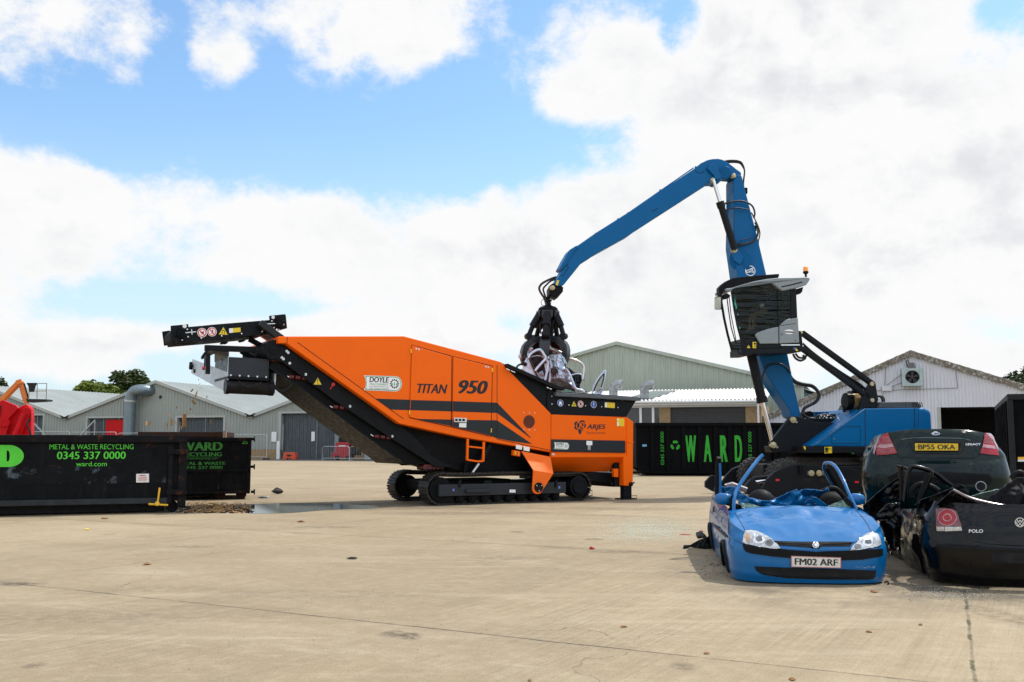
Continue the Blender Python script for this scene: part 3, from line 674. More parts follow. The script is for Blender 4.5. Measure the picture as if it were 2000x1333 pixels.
# hinged end with door frame
e = MB(); e.pbox(P1, aR - .16, aR, .12, TOP - .15, 2.3, 2.46); e.build('end_post', m_binr, t, bevel=.01)
e = MB(); e.pbox(P1, aR - .16, aR, .12, TOP - .15, -.06, .12); e.pbox(P1, aR - .36, aR - .27, .2, TOP - .24, -.09, -.005)
for z in (TOP - .34, .42): e.pbox(P1, aR - .38, aR + .02, z - .05, z + .05, -.12, -.03)
e.build('end_post', m_binr, t, bevel=.01)
e = MB(); e.pbox(P1, aR - .06, aR - .01, .25, TOP - .15, .12, 2.3); e.build('end_door', m_bin, t)
for d in (.12, 2.0):
    o = MB(); o.cyl(P1.w(aR - .25, .12, d), P1.w(aR - .25, .12, d + .25), .115, n=18); o.build('roller', m_binr, t, smooth=40)
y = MB(); p = [P1.wp(*q, -.12) for q in ((290, 985), (328, 987))]; y.tube(p, .022, 8); y.tube([P1.wp(312, 953, -.14), P1.wp(309, 975, -.14), P1.wp(307, 986, -.12)], .02, 8); y.cyl(P1.wp(307, 984, -.16), P1.wp(307, 984, -.06), .045, n=12); y.build('lever', m_yel, t, smooth=50)
l = MB(); dd = -.007
D = P1.poly([(-14, 869), (25, 869), (38, 872), (45, 880), (46.5, 891), (45, 902), (38, 909), (25, 912), (-14, 912)], dd)
Di = P1.poly([(13, 880.5), (22, 880.5), (28, 883), (30.5, 890.5), (28, 898), (22, 900.5), (13, 900.5)], dd)
def dring(mb, P, x0, x1, y0, y1, sx, sy, d):
    """block capital D with a counter"""
    out = []; inn = []; n = 14
    out = [(x0, y0), ] + [(x0 + (x1 - x0) * (.52 + .48 * math.cos(q)), (y0 + y1) / 2 + (y1 - y0) / 2 * math.sin(q)) for q in [-math.pi / 2 + math.pi * i / n for i in range(n + 1)]] + [(x0, y1)]
    ix0, ix1, iy0, iy1 = x0 + sx, x1 - sx * .95, y0 + sy, y1 - sy
    inn = [(ix0, iy0)] + [(ix0 + (ix1 - ix0) * (.45 + .55 * math.cos(q)), (iy0 + iy1) / 2 + (iy1 - iy0) / 2 * math.sin(q)) for q in [-math.pi / 2 + math.pi * i / n for i in range(n + 1)]] + [(ix0, iy1)]
    k = len(out); vs = [P.w(*P.p(x, y, d), d) for x, y in out] + [P.w(*P.p(x, y, d), d) for x, y in inn]
    mb.add(vs, [(i, (i + 1) % k, (i + 1) % k + k, i + k) for i in range(k)])
dring(l, P1, -16, 46.5, 869.5, 912.5, 29, 11, dd); l.build('large_letter', m_green, t, fix=False); l = MB()
pletter(l, P1, 'METAL & WASTE RECYCLING', (97, 868, 261, 878), dd); l.build('slogan', m_green, t, fix=False); l = MB()
pletter(l, P1, '0345 337 0000', (112, 882.5, 245.5, 897), dd, .02); l.build('phone_number', m_green, t, fix=False); l = MB()
pletter(l, P1, 'ward.com', (149, 902, 209, 911), dd, .008)
l.build('web_address', m_green, t, fix=False)
l = MB(); pflat(l, P1, [(266, 926), (291, 925.5), (291, 942.5), (266, 943)], -.012)
lb = l.build('warning_label', m_paper, t, fix=False)
l = MB(); pletter(l, P1, 'WARNING', (272, 928, 285, 930.5), -.014, .02)
for k in range(4): pflat(l, P1, [(270, 932.5 + 2 * k), (288 - 2 * (k % 2), 932.5 + 2 * k), (288 - 2 * (k % 2), 933.2 + 2 * k), (270, 933.2 + 2 * k)], -.014)
l.build('print', m_redink, lb, fix=False)
# ---- second bin behind it
P2 = Plane((-6.77, 25.3, 0), R(16))
t = thing('skip_bin', 'black bin with worn green lettering and number 25, behind the long near bin', 'skip bin', P2.w(-2, 0, 1.2))
aR = P2.p(489, 900)[0]; TOP = P2.p(430, 855)[1]; zb = P2.p(430, 965)[1]; LEN = 5.6
w = MB(); w.pbox(P2, aR - LEN, aR, zb, TOP - .08, 0, .05); w.pbox(P2, aR - .05, aR, zb, TOP - .08, .05, 2.3); w.pbox(P2, aR - LEN, aR, zb, TOP - .08, 2.3, 2.35); w.pbox(P2, aR - LEN, aR, zb, zb + .05, .05, 2.3)
w.build('body', m_bin, t)
r = MB(); r.pbox(P2, aR - LEN, aR + .02, TOP - .09, TOP, -.06, .07); r.pbox(P2, aR - LEN, aR + .02, TOP - .09, TOP, 2.28, 2.4); r.pbox(P2, aR - .08, aR + .02, TOP - .09, TOP, .07, 2.28)
za = P2.p(430, 919)[1]
r.pbox(P2, aR - LEN, aR + .01, za - .035, za + .035, -.05, 0); r.pbox(P2, aR - LEN, aR + .01, zb, zb + .08, -.05, 0); r.pbox(P2, aR - .07, aR + .015, zb + .08, TOP - .09, -.05, 0)
a_ = P2.p(427, 940)[0]; r.pbox(P2, a_ - .03, a_ + .03, zb + .08, za - .035, -.05, 0)
r.build('rail', m_binr, t, bevel=.008)
for y_ in (858, 912, 961):
    o = MB(); p0 = P2.wp(490, y_, .02); o.cyl(p0, p0 + P2.u * .07, .035, n=10); o.cyl(p0 + P2.u * .07, p0 + P2.u * .1, .07, n=12); o.build('hook_pin', m_binr, t, smooth=40)
for x_ in (471, 430):
    o = MB(); p0 = P2.wp(x_, 971, .15); p0.z = .13; o.cyl(p0, p0 + P2.n * .3, .13, n=18); o.build('roller', m_rust, t, smooth=40)
r = MB(); r.pbox(P2, aR - LEN, aR - .6, .08, zb, .5, .62); r.pbox(P2, aR - LEN, aR - .6, .08, zb, 1.7, 1.82); r.build('skid', m_dark, t)
l = MB(); dd = -.006
pletter(l, P2, 'WARD', (352, 864, 434, 880.5), dd, .05)
l.build('company_name', m_green2, t, fix=False); l = MB(); pletter(l, P2, 'RECYCLING', (355, 884, 433, 891.5), dd, .03)
pletter(l, P2, 'www.wardrecycling.com', (352, 894, 424, 898.5), dd)
pflat(l, P2, [(352, 892.8), (428, 892.8), (428, 893.3), (352, 893.3)], dd)
l.build('slogan', m_green2, t, fix=False); l = MB(); pletter(l, P2, 'METAL & WASTE', (345, 902.5, 440, 908.5), dd, .03); pletter(l, P2, '0345 337 0000', (357, 910.5, 435, 916.5), dd, .03)
l.build('lettering', m_green2, t, fix=False); l = MB(); pletter(l, P2, '25', (473, 861, 484, 867.5), dd, .02); l.build('bin_number', m_green, t, fix=False)
# ---- third, rusty bin behind both
P3 = Plane((-8.5, 29, 0), R(8))
t = thing('skip_bin', 'rusty brown bin of which only the top rail shows behind the two black bins', 'skip bin', P3.w(-1.5, 0, 1))
aR = P3.p(436, 850)[0]; aL = P3.p(270, 850)[0]; TOP = P3.p(360, 844)[1]
w = MB(); w.pbox(P3, aL, aR, .15, TOP - .12, .02, .07); w.pbox(P3, aL, aR, .15, TOP - .12, 2.3, 2.35); w.pbox(P3, aR - .05, aR, .15, TOP - .12, .07, 2.3); w.pbox(P3, aL, aL + .05, .15, TOP - .12, .07, 2.3); w.pbox(P3, aL, aR, 0, .15, .3, 2); w.build('body', m_bin, t)
r = MB(); r.pbox(P3, aL, aR, TOP - .14, TOP, -.05, .1); r.pbox(P3, aL, aR, TOP - .14, TOP, 2.25, 2.4); r.pbox(P3, aR - .15, aR, TOP - .14, TOP, .1, 2.25); r.build('top_rail', m_rust, t, bevel=.01)
r = MB(); r.pbox(P3, aR, aR + .09, TOP - .2, TOP + .03, -.08, .05); r.build('end_lug', mat('pale_rust', (.26, .17, .11), .9, var=.4, vs=9), t)

# ---- tall ribbed bins on the right
m_bin4 = mat('black_container_paint', (.0028, .0032, .004), .6, spec=.07, var=.25, vs=1.5, spots=(.012, .011, .010), spot_s=3, spot_t=.66, bump=.1, bs=9)
m_green4 = mat('shaded_green_lettering', (.012, .33, .012), .55, var=.12, vs=4)
def ribbed(P, aL, aR, TOP, label, ribs, door=True, depth=2.4):
    t = thing('container', label, 'bin', P.w((aL + aR) / 2, 0, depth / 2))
    w = MB(); w.prism(P, [(aL, .35), (aL + .25, .12), (aR, .12), (aR, TOP - .14), (aL, TOP - .14)], .09, .15)
    w.prism(P, [(aL, .35), (aL + .25, .12), (aR, .12), (aR, TOP - .14), (aL, TOP - .14)], depth - .05, depth)
    w.pbox(P, aL, aL + .06, .35, TOP - .14, .15, depth - .05); w.pbox(P, aR - .06, aR, .12, TOP - .14, .15, depth - .05); w.pbox(P, aL + .25, aR, .12, .2, .15, depth - .05)
    w.build('body', m_bin4, t, bevel=.008)
    r = MB(); r.pbox(P, aL - .03, aR + .03, TOP - .15, TOP, -.02, .17); r.pbox(P, aL - .03, aR + .03, TOP - .15, TOP, depth - .1, depth + .06); r.pbox(P, aL - .03, aL + .1, TOP - .15, TOP, .17, depth - .1); r.pbox(P, aR - .1, aR + .03, TOP - .15, TOP, .17, depth - .1); r.build('top_rail', m_bin4, t, bevel=.012)
    for a in ribs:
        o = MB(); o.pbox(P, a - .085, a + .085, .16, TOP - .15, 0, .09); o.build('rib', m_bin4, t, bevel=.015)
    b = MB(); b.pbox(P, aL + .25, aR, .10, .22, 0, .09); b.build('bottom_rail', m_bin4, t, bevel=.01)
    s = MB(); s.pbox(P, aL + .4, aR - .1, 0, .12, .5, .62); s.pbox(P, aL + .4, aR - .1, 0, .12, depth - .62, depth - .5); s.build('skid', m_dark, t)
    return t
P4 = Plane((5.4, 43.07, 0), R(-2))
aL = P4.p(1243, 880)[0]; aR = P4.p(1506, 880)[0]; TOP = P4.p(1370, 826)[1]
rib = [P4.p(1090 + x / 4.255, 880)[0] for x in (785, 915, 1045, 1180, 1310, 1430, 1555, 1680)]
t = ribbed(P4, aL, aR, TOP, 'tall black ribbed bin with spaced green capitals and vertical phone numbers', rib)
pl = MB(); 
for k in range(9): pl.pbox(P4, aL + .1, rib[0] - .15, .5 + k * .17, .53 + k * .17, .07, .09)
pl.build('slotted_panel', m_bin4, t)
def z3(x, y): return (1090 + x / 4.255, 660 + y / 4.255)
l = MB(); dd = .082
for ch, x0, x1 in (('W', 1060, 1142), ('A', 1212, 1268), ('R', 1350, 1402), ('D', 1470, 1522)):
    (xa, ya), (xb, yb) = z3(x0, 812), z3(x1, 1032); pletter(l, P4, ch, (xa, ya, xb, yb), dd, .06); l.build('capital_letter', m_green4, t, fix=False); l = MB()
for x0, x1 in ((850, 878), (1578, 1606)):
    (xa, ya), (xb, yb) = z3(x0, 782), z3(x1, 1056); pletter(l, P4, '0345 337 0000', (xa, ya, xb, yb), dd, .01, rot=1); l.build('phone_number', m_green4, t, fix=False); l = MB()
c = P4.p(*z3(973, 895), dd); rr = .2
for k in range(3):
    q = math.radians(90 + 120 * k)
    def pt(r, a): return (c[0] + r * math.cos(a), c[1] + r * math.sin(a))
    flat(l, P4, [pt(.20, q - .75), pt(.215, q - .2), pt(.2, q + .3), pt(.1, q + .35), pt(.11, q - .1), pt(.09, q - .7)], dd)
    flat(l, P4, [pt(.23, q + .3), pt(.16, q + .75), pt(.07, q + .3)], dd)
l.build('recycling_emblem', m_green4, t, fix=False)
l = MB(); a, b = z3(700, 880); a2, b2 = z3(737, 905); pflat(l, P4, [(a, b), (a2, b), (a2, b2), (a, b2)], .08); l.build('label', mat('blue_label', (.12, .35, .55), .5), t, fix=False)
P5 = Plane((12.5, 43.9, 0), R(-2))
aL = P5.p(1511, 880)[0]; aR = P5.p(1745, 880)[0]
t = ribbed(P5, aL, aR, P5.p(1560, 826)[1], 'tall black ribbed bin behind the blue crane, green lettering mostly hidden', [aL + .9 * k + .35 for k in range(6)])
l = MB(); pletter(l, P5, '0345 337 0000', (1555, 842, 1562.5, 911), .082, .01, rot=1); l.build('phone_number', m_green4, t, fix=False); l = MB()
for ch, x0, x1 in (('W', 1597, 1618), ('A', 1648, 1667), ('R', 1689, 1703)): pletter(l, P5, ch, (x0, 848, x1, 903), .082, .06); l.build('capital_letter', m_green4, t, fix=False); l = MB()
# container at the right edge
c0 = at(1967, 770, 20); P6 = Plane((c0.x, 20, 0), R(-24))
t = thing('container', 'tall black ribbed bin at the right edge of the yard, end-on', 'bin', P6.w(1.2, 0, 3.6))
Hh = c0.z
w = MB(); w.pbox(P6, .06, 2.5, .15, Hh - .1, .05, .1); w.pbox(P6, .06, .12, .15, Hh - .1, .1, 7.3); w.pbox(P6, 2.44, 2.5, .15, Hh - .1, .1, 7.3); w.pbox(P6, .06, 2.5, .15, Hh - .1, 7.3, 7.4); w.pbox(P6, .12, 2.44, .15, .2, .1, 7.3); w.build('body', m_bin4, t)
r = MB(); r.pbox(P6, 0, 2.56, Hh - .12, Hh, -.02, .12); r.pbox(P6, 0, .14, Hh - .12, Hh, .12, 7.4); r.pbox(P6, 2.42, 2.56, Hh - .12, Hh, .12, 7.4); r.pbox(P6, -.01, .1, .1, Hh - .12, -.02, .1); r.build('frame', mat('grey_black_frame', (.012, .0135, .016), .5, var=.2, spec=.2), t, bevel=.012)
for k in range(9):
    o = MB(); d = .7 + k * .78; o.pbox(P6, -.02, .06, .15, Hh - .12, d, d + .12); o.build('rib', m_bin4, t, bevel=.012)
o = MB(); o.pbox(P6, 0, 2.5, 0, .15, .3, 7); o.build('skid', m_dark, t)
l = MB(); pflat(l, P6, [(1988, 893), (2001, 893), (2001, 898), (1988, 898)], .04); l.build('yellow_label', m_yel, t, fix=False)
l = MB(); pflat(l, P6, [(1988, 898), (2001, 898), (2001, 902), (1988, 902)], .04); l.build('white_label', m_paper, t, fix=False)

# ---- red loader arm behind the near bin
PR = Plane((-12.6, 26, 0), R(10))
def z1(x, y): return (x / 3.571, 700 + y / 3.571)
def zz1(*pts): return [z1(*p) for p in pts]
t = thing('loader_arm', 'bright red machine arm with a fat hydraulic cylinder behind the near bin', 'machine arm', PR.w(PR.p(*z1(100, 535))[0], 0, .4))
b = MB(); b.pprism(PR, zz1((-90, 330), (20, 292), (112, 330), (128, 350), (60, 425), (40, 560), (-90, 560)), 0, .12); b.pprism(PR, zz1((-90, 560), (-90, 900), (160, 900), (160, 560)), -.1, .9)
b.build('base_plate', m_red, t, bevel=.012)
b = MB(); b.pprism(PR, zz1((0, 420), (70, 400), (150, 330), (185, 322), (212, 345), (218, 380), (218, 560), (0, 560)), .2, .5); b.build('arm', m_red, t, bevel=.03)
b = MB(); b.cyl(PR.wp(*z1(33, 450), -.05), PR.wp(*z1(33, 450), .3), .12, n=20); b.cyl(PR.wp(*z1(187, 372), -.06), PR.wp(*z1(187, 372), .5), .11, n=20); b.build('pivot', m_red, t, smooth=40, bevel=.008)
b = MB(); b.cyl(PR.wp(*z1(178, 385), .02), PR.wp(*z1(95, 580), .02), .105, n=20); b.build('cylinder', m_red, t, smooth=40)
b = MB(); b.tube([PR.wp(*z1(214, 425), -.1), PR.wp(*z1(190, 460), -.14), PR.wp(*z1(212, 520), -.14), PR.wp(*z1(213, 580), -.1)], .025, 8, smooth=5); b.build('hose', m_dark, t, smooth=60)
b = MB(); b.pprism(PR, zz1((-30, 330), (6, 330), (-6, 420), (-30, 420)), -.03, -.01); b.build('rust_plate', m_rust, t)
# ---- orange boom lift far behind
PQ = Plane((-33, 74, 0), R(6))
m_or = mat('orange_lift_paint', (.62, .16, .02), .45, var=.1)
t = thing('boom_lift', 'orange boom lift with its basket raised above the shed roofs', 'boom lift', PQ.w(PQ.p(-10, 850)[0], 0))
def bars(pts, w, h, d, name, m, par): 
    o = MB(); q = [PQ.wp(*z1(*p), d) for p in pts]
    for a, b_ in zip(q, q[1:]): o.bar(a, b_, w, h, up=PQ.n)
    return o.build(name, m, par, bevel=.02)
bars([(-40, 330), (12, 285), (122, 172)], .3, .14, 0, 'lower_boom', m_or, t); bars([(-30, 355), (20, 300), (130, 185)], .3, .1, .35, 'lower_boom', m_or, t)
bars([(115, 172), (152, 160)], .34, .2, 0, 'knuckle', m_or, t); bars([(150, 165), (188, 318)], .3, .15, .1, 'jib', m_or, t); bars([(138, 178), (170, 300)], .2, .06, .4, 'jib_link', m_or, t)
bars([(168, 175), (200, 285)], .1, .09, .05, 'hose', m_dark, t)
o = MB(); o.prism(PQ, PQ.poly(zz1((190, 285), (338, 288), (338, 300), (200, 308))), -.3, .9); o.build('basket_floor', m_dark, t)
o = MB()
for d in (-.3, .85):
    for a, b_ in (((200, 288), (205, 178)), ((258, 288), (260, 178)), ((322, 290), (326, 176)), ((205, 178), (326, 176)), ((203, 230), (324, 228))): o.tube([PQ.wp(*z1(*a), d), PQ.wp(*z1(*b_), d)], .03, 6)
for x, y in ((205, 178), (326, 176), (325, 228)): o.tube([PQ.wp(*z1(x, y), -.3), PQ.wp(*z1(x, y), .85)], .03, 6)
o.build('basket_rail', mat('rail_grey', (.25, .24, .22), .6, .3), t)
o = MB(); o.loft([[PQ.wp(*z1(x, y), d) for x, d in ((x0, -.35), (x1, -.35), (x1, .3), (x0, .3))] for y, x0, x1 in ((236, 207, 238), (190, 195, 252), (180, 186, 258), (172, 186, 258))]); o.build('tub', m_dark, t)
o = MB(); c = PQ.w(PQ.p(-40, 850)[0], 0); o.box(c + Vector((0, 0, 1.1)), (3.4, 2, .7)); o.box(c + Vector((-.3, 0, 1.9)), (1.4, 1.2, 1.2)); o.build('chassis', m_or, t, bevel=.05)
o = MB(); o.bar(c + Vector((-.3, 0, 2.3)), PQ.wp(*z1(-40, 330), .2), .4, .4); o.build('mast', m_or, t)
for sx in (-1.1, 1.1):
    for sy in (-.95, .95):
        o = MB(); o.cyl(c + Vector((sx, sy - .15, .45)), c + Vector((sx, sy + .15, .45)), .45, n=20); o.build('wheel', m_dark, t, smooth=40)

# ---- fence panels, barriers and plant in front of the sheds
m_wire = mat('fence_wire', (.38, .42, .42), .5, .5, var=.1)
def heras(a0, a1, h, d, label, foot=True):
    t = thing('fence_panel', label, 'fence panel', PB.w((a0 + a1) / 2, 0, d), 'temporary fence panels by the sheds')
    f = MB(); f.tube([PB.w(a0, .1, d), PB.w(a0, h - .15, d), PB.w(a0 + .05, h - .04, d), PB.w(a0 + .2, h, d), PB.w(a1 - .2, h, d), PB.w(a1 - .05, h - .04, d), PB.w(a1, h - .15, d), PB.w(a1, .1, d)], .032, 6); f.tube([PB.w(a0, .25, d), PB.w(a1, .25, d)], .025, 6); f.build('frame', m_wire, t, smooth=50)
    m_ = MB(); n = int((a1 - a0) / .3)
    for k in range(1, n): x = a0 + (a1 - a0) * k / n; m_.tube([PB.w(x, .25, d), PB.w(x, h - .02, d)], .006, 4)
    m_.build('mesh', m_wire, t)
    b = MB(); 
    for x in (a0, a1): 
        b = MB(); b.pbox(PB, x - .3, x + .3, 0, .14, d - .12, d + .12); b.build('foot', m_dark, t, bevel=.02)
for k, (x0, x1, y, lb) in enumerate(((64, 135, 843.5, 'leftmost grey temporary fence panel behind the near bin'), (138.5, 226, 844.5, 'wide grey fence panel behind the bin lettering, in front of the red inner door'), (230, 276, 846.5, 'narrow grey fence panel beside the large round duct'), (437, 521, 849.5, 'grey fence panel standing right of the bins in front of the brick plinth'))):
    d = -3.2; a0 = PB.p(x0, 870, d)[0]; a1 = PB.p(x1, 870, d)[0]; h = PB.p((x0 + x1) / 2, y, d)[1]; heras(a0, a1, h, d, lb)
def barrier(a0, a1, d, label):
    t = thing('crowd_barrier', label, 'barrier', PB.w((a0 + a1) / 2, 0, d), 'steel barriers by the red compressor')
    f = MB(); h = 1.12; f.tube([PB.w(a0, .02, d), PB.w(a0, h - .12, d), PB.w(a0 + .1, h, d), PB.w(a1 - .1, h, d), PB.w(a1, h - .12, d), PB.w(a1, .02, d)], .03, 6); f.tube([PB.w(a0, .18, d), PB.w(a1, .18, d)], .025, 6); f.build('frame', m_galv, t, smooth=50)
    b = MB(); n = max(int((a1 - a0) / .14), 3)
    for k in range(1, n): x = a0 + (a1 - a0) * k / n; b.tube([PB.w(x, .18, d), PB.w(x, h, d)], .005, 4)
    b.build('bars', m_galv, t)
    for x in (a0 + .1, a1 - .1): b = MB(); b.tube([PB.w(x, .015, d - .3), PB.w(x, .06, d), PB.w(x, .015, d + .3)], .02, 6); b.build('foot', m_galv, t)
for x0, x1, lb in ((629.5, 682, 'grey steel barrier in front of the red compressor'), (683.5, 737, 'grey steel barrier in front of the grey cabinet'), (738, 790, 'grey steel barrier ending behind the conveyor foot')):
    d = -4.2; barrier(PB.p(x0, 890, d)[0], PB.p(x1, 890, d)[0], d, lb)
for (x0, y0), (x1, y1), lb in (((62, 822), (90, 852), 'leftmost diagonal grey prop across a shed doorway'), ((186, 821), (158, 850), 'diagonal grey prop across the doorway with the red inner door')):
    t = thing('prop', lb, 'prop', PB.w(PB.p((x0 + x1) / 2, 850, -.8)[0], 0, -.8)); a, z = PB.p(x0, y0, -.8); a2, z2 = PB.p(x1, y1, -.8); s = (a2 - a) / (z2 - z); a3 = a - s * z
    f = MB(); f.bar(PB.w(a3, .02, -.8), PB.w(a, z, -.8), .12, .12, up=PB.n); f.build('strut', m_wire, t)
    f = MB(); f.bar(PB.w(a, .02, -.8), PB.w(a, z, -.8), .08, .08, up=PB.n); f.build('upright', m_wire, t)
# red water barrier
d = -2.5; a = PB.p(567, 895, d)[0]
t = thing('road_barrier', 'low red plastic road barrier in front of the big double doors', 'road barrier', PB.w(a, 0, d))
o = MB(); o.prism(PB, [(a - .62, 0), (a - .62, .25), (a - .5, .62), (a + .5, .62), (a + .62, .25), (a + .62, 0), (a + .3, 0), (a + .22, .1), (a - .22, .1), (a - .3, 0)], d - .22, d + .22); o.build('body', mat('orange_red_plastic', (.55, .07, .025), .5, var=.1), t, bevel=.04)
o = MB(); o.pbox(PB, a - .2, a + .2, .3, .42, d - .25, d - .22); o.build('slot', m_dark, t)
# compressor
d = -2.6; a0 = PB.p(660, 890, d)[0]; a1 = PB.p(687, 890, d)[0]
m_comp = mat('compressor_red', (.33, .012, .022), .4, var=.08)
t = thing('compressor', 'dark red compressor set with a black engine under the second duct', 'compressor', PB.w((a0 + a1) / 2, 0, d))
o = MB(); o.pbox(PB, a0, a1, .22, 1.45, d - .5, d + .6); o.build('casing', m_comp, t, bevel=.05)
o = MB(); o.pbox(PB, a0 + .2, a1 - .15, 1.45, 1.85, d - .35, d + .4); o.build('hood', m_dark, t, bevel=.05)
o = MB(); o.pbox(PB, a1, a1 + .62, .4, 1.4, d - .35, d + .45); o.cyl(PB.w(a1 + .2, 1.4, d), PB.w(a1 + .2, 1.6, d), .1); o.cyl(PB.w(a1 + .4, .8, d - .45), PB.w(a1 + .4, .8, d - .3), .3, n=16); o.build('engine', m_dark, t, bevel=.04)
o = MB(); o.pbox(PB, a0 - .45, a0, .2, .62, d - .3, d + .3); o.build('drawbar_box', m_comp, t, bevel=.04)
o = MB(); o.pbox(PB, a0 + .35, a1 - .3, 1.12, 1.2, d - .52, d - .505); o.build('badge', m_paper, t)
for sx in (a0 + .2, a1 - .1): o = MB(); o.cyl(PB.w(sx, .2, d - .5), PB.w(sx, .2, d - .35), .2, n=16); o.build('wheel', m_dark, t, smooth=40)
# cabinet
a0 = PB.p(716, 890, d)[0]; a1 = PB.p(741, 890, d)[0]
t = thing('cabinet', 'pale grey metal cabinet with a pitched top behind the barriers', 'cabinet', PB.w((a0 + a1) / 2, 0, d))
m_cab = mat('cabinet_grey', (.27, .32, .33), .5, .2, var=.08)
o = MB(); o.pbox(PB, a0, a1, .06, 1.62, d - .4, d + .5); o.build('body', m_cab, t, bevel=.02)
o = MB(); o.prism(PB, [(a0 - .04, 1.62), ((a0 + a1) / 2 - .15, 1.95), ((a0 + a1) / 2 + .15, 1.95), (a1 + .04, 1.62)], d - .44, d + .54); o.build('hood', m_cab, t, bevel=.02)
o = MB(); o.pbox(PB, a1 - .35, a1 - .1, 1.2, 1.5, d - .415, d - .405); o.build('notice', m_paper, t)
# slim post lamp beside the compressor
a = PB.p(687.5, 880, -2)[0]; t = thing('standpipe', 'thin pale standpipe against the shed wall behind the compressor', 'standpipe', PB.w(a, 0, -2)); o = MB(); o.tube([PB.w(a, 0, -2), PB.w(a, 2.75, -2)], .05, 8); o.build('pipe', mat('pipe_pink', (.5, .42, .38), .6), t); o = MB(); o.pbox(PB, a - .12, a + .1, 2.75, 2.98, -2.1, -1.9); o.build('head', m_galv, t, bevel=.02)
# rubble sacks
m_sack = mat('white_sack', (.66, .655, .65), .75, var=.1, vs=4, bump=.5, bs=9, spots=(.38, .36, .33), spot_s=3)
def sack(p, rx, ry, rz, seed, label):
    rows = []; n = 22; mo = 14
    for j in range(mo + 1):
        ph = -math.pi / 2 + math.pi * j / mo; row = []
        for i in range(n):
            q = 2 * math.pi * i / n; d_ = Vector((math.cos(q) * math.cos(ph), math.sin(q) * math.cos(ph), math.sin(ph)))
            s = 1 + .34 * mnoise.noise(d_ * 1.7 + Vector((seed, 0, 0))) + .12 * mnoise.noise(d_ * 5 + Vector((0, seed, 0)))
            v = Vector((d_.x * rx * s, d_.y * ry * s, d_.z * rz * s)); v.z = max(v.z, -rz * .78); row.append(p + v + Vector((0, 0, rz * .78)))
        rows.append(row)
    o = MB(); o.loft(rows); ob = o.build('rubble_sack', m_sack, None, smooth=70); ob.location = (0, 0, 0)
    me = ob.data; me.transform(Matrix.Translation(-p)); ob.location = p; tag(ob, label, 'sack', 'white rubble sacks by the conveyor foot')
sack(gnd(772, 903), .38, .35, .42, 1, 'white rubble sack nearest the conveyor foot, leaning tall'); sack(gnd(790, 904.5), .42, .4, .27, 5, 'flattened white rubble sack between two others'); sack(gnd(813, 904), .5, .4, .26, 9, 'right-hand low white rubble sack beside the track')
# dark car glimpsed beyond the hopper
cc = at(1232, 900, 48); cc.z = 0
t = thing('parked_car', 'dark car glimpsed between the orange hopper and the tall black bin', 'car', cc)
m_dcar = mat('dark_car_paint', (.012, .018, .022), .25, coat=1, var=.05)
o = MB(); rings = []
for y, zb, zt, hw, tw in ((-2.1, .35, .75, .75, .7), (-1.9, .25, .95, .85, .78), (-1.0, .2, 1.0, .87, .8), (-.4, .2, 1.42, .87, .62), (.9, .2, 1.45, .87, .62), (1.6, .2, 1.02, .87, .78), (2.0, .3, .9, .8, .72)):
    rings.append([cc + Vector(v) for v in ((-hw, y, zb), (hw, y, zb), (hw, y, zb + .45), (tw, y, zt), (-tw, y, zt), (-hw, y, zb + .45))])
o.loft(rings); o.build('body', m_dcar, t, smooth=40, bevel=.03)
for sx in (-.8, .8):
    for sy in (-1.3, 1.3): o = MB(); o.cyl(cc + Vector((sx - .1, sy, .31)), cc + Vector((sx + .1, sy, .31)), .31, n=20); o.build('wheel', m_dark, t, smooth=40)
# puddle
pts = [(470, 996), (480, 989), (500, 985.5), (560, 983.5), (640, 984), (705, 987), (742, 991.5), (700, 994), (640, 996), (590, 1000.5), (540, 1003), (490, 1003.5)]
o = MB(); ps = curve([gnd(x, y, .004) for x, y in pts + pts[:1]], 5)[:-1]
o.add(ps, [tuple(range(len(ps)))]); struct(o.build('puddle', mat('water', (.012, .013, .014), .04, var=.1, rv=0, spec=.9, coat=.6)))
# ================================================================ ORANGE SHREDDER
m_tor = mat('shredder_orange', (.95, .140, .001), .42, var=.03, vs=1.2, coat=.06, rv=.06, spec=.16)
m_tgrey = mat('shredder_stripe', (.023, .029, .033), .45, var=.05, rv=.05, spec=.2)
m_tblk = mat('shredder_black', (.0065, .008, .0102), .45, spec=.13, var=.2, vs=3, rv=.12)
m_tblk2 = mat('conveyor_black', (.005, .0055, .0065), .5, spec=.1, var=.3, vs=4, spots=(.02, .016, .013), spot_s=5, spot_t=.62)
m_seam = mat('panel_gap', (.006, .005, .005), .9)
m_steel = mat('bright_steel', (.62, .64, .66), .25, .9, var=.1, rv=.08)
m_rubber = mat('belt_rubber', (.011, .0095, .0085), .75, spec=.2, var=.35, vs=5, spots=(.035, .024, .016), spot_s=4, spot_t=.58)
m_track = mat('track_steel', (.022, .0185, .015), .55, .2, var=.3, vs=8, spots=(.06, .042, .027), spot_s=9, spot_t=.58)
m_ye = mat('sticker_yellow', (.80, .58, .02), .4, var=.03); m_bl = mat('sticker_blue', (.02, .09, .42), .4, var=.03); m_rd = mat('sticker_red', (.62, .02, .025), .4, var=.03); m_wh = mat('sticker_white', (.86, .86, .85), .4, var=.03); m_bk = mat('sticker_black', (.012, .012, .012), .5); m_gn = mat('sticker_green', (.03, .36, .16), .4)
def z2(*p): return [(300 + x / 4.9375, 590 + y / 4.9375) for x, y in p]
def z3t(*p): return [(520 + x / 5.126, 640 + y / 5.126) for x, y in p]
def z4(*p): return [(740 + x / 3.808, 660 + y / 3.808) for x, y in p]
T = Plane((-1.71, 22.83, 0), R(28.2)); WD = 2.62
def at_(pt, d=0): return T.p(pt[0], pt[1], d)
shr = thing('shredder', 'large orange tracked shredder with grey stripes and a black raised conveyor', 'shredder', T.w(1.7, 0, WD / 2))
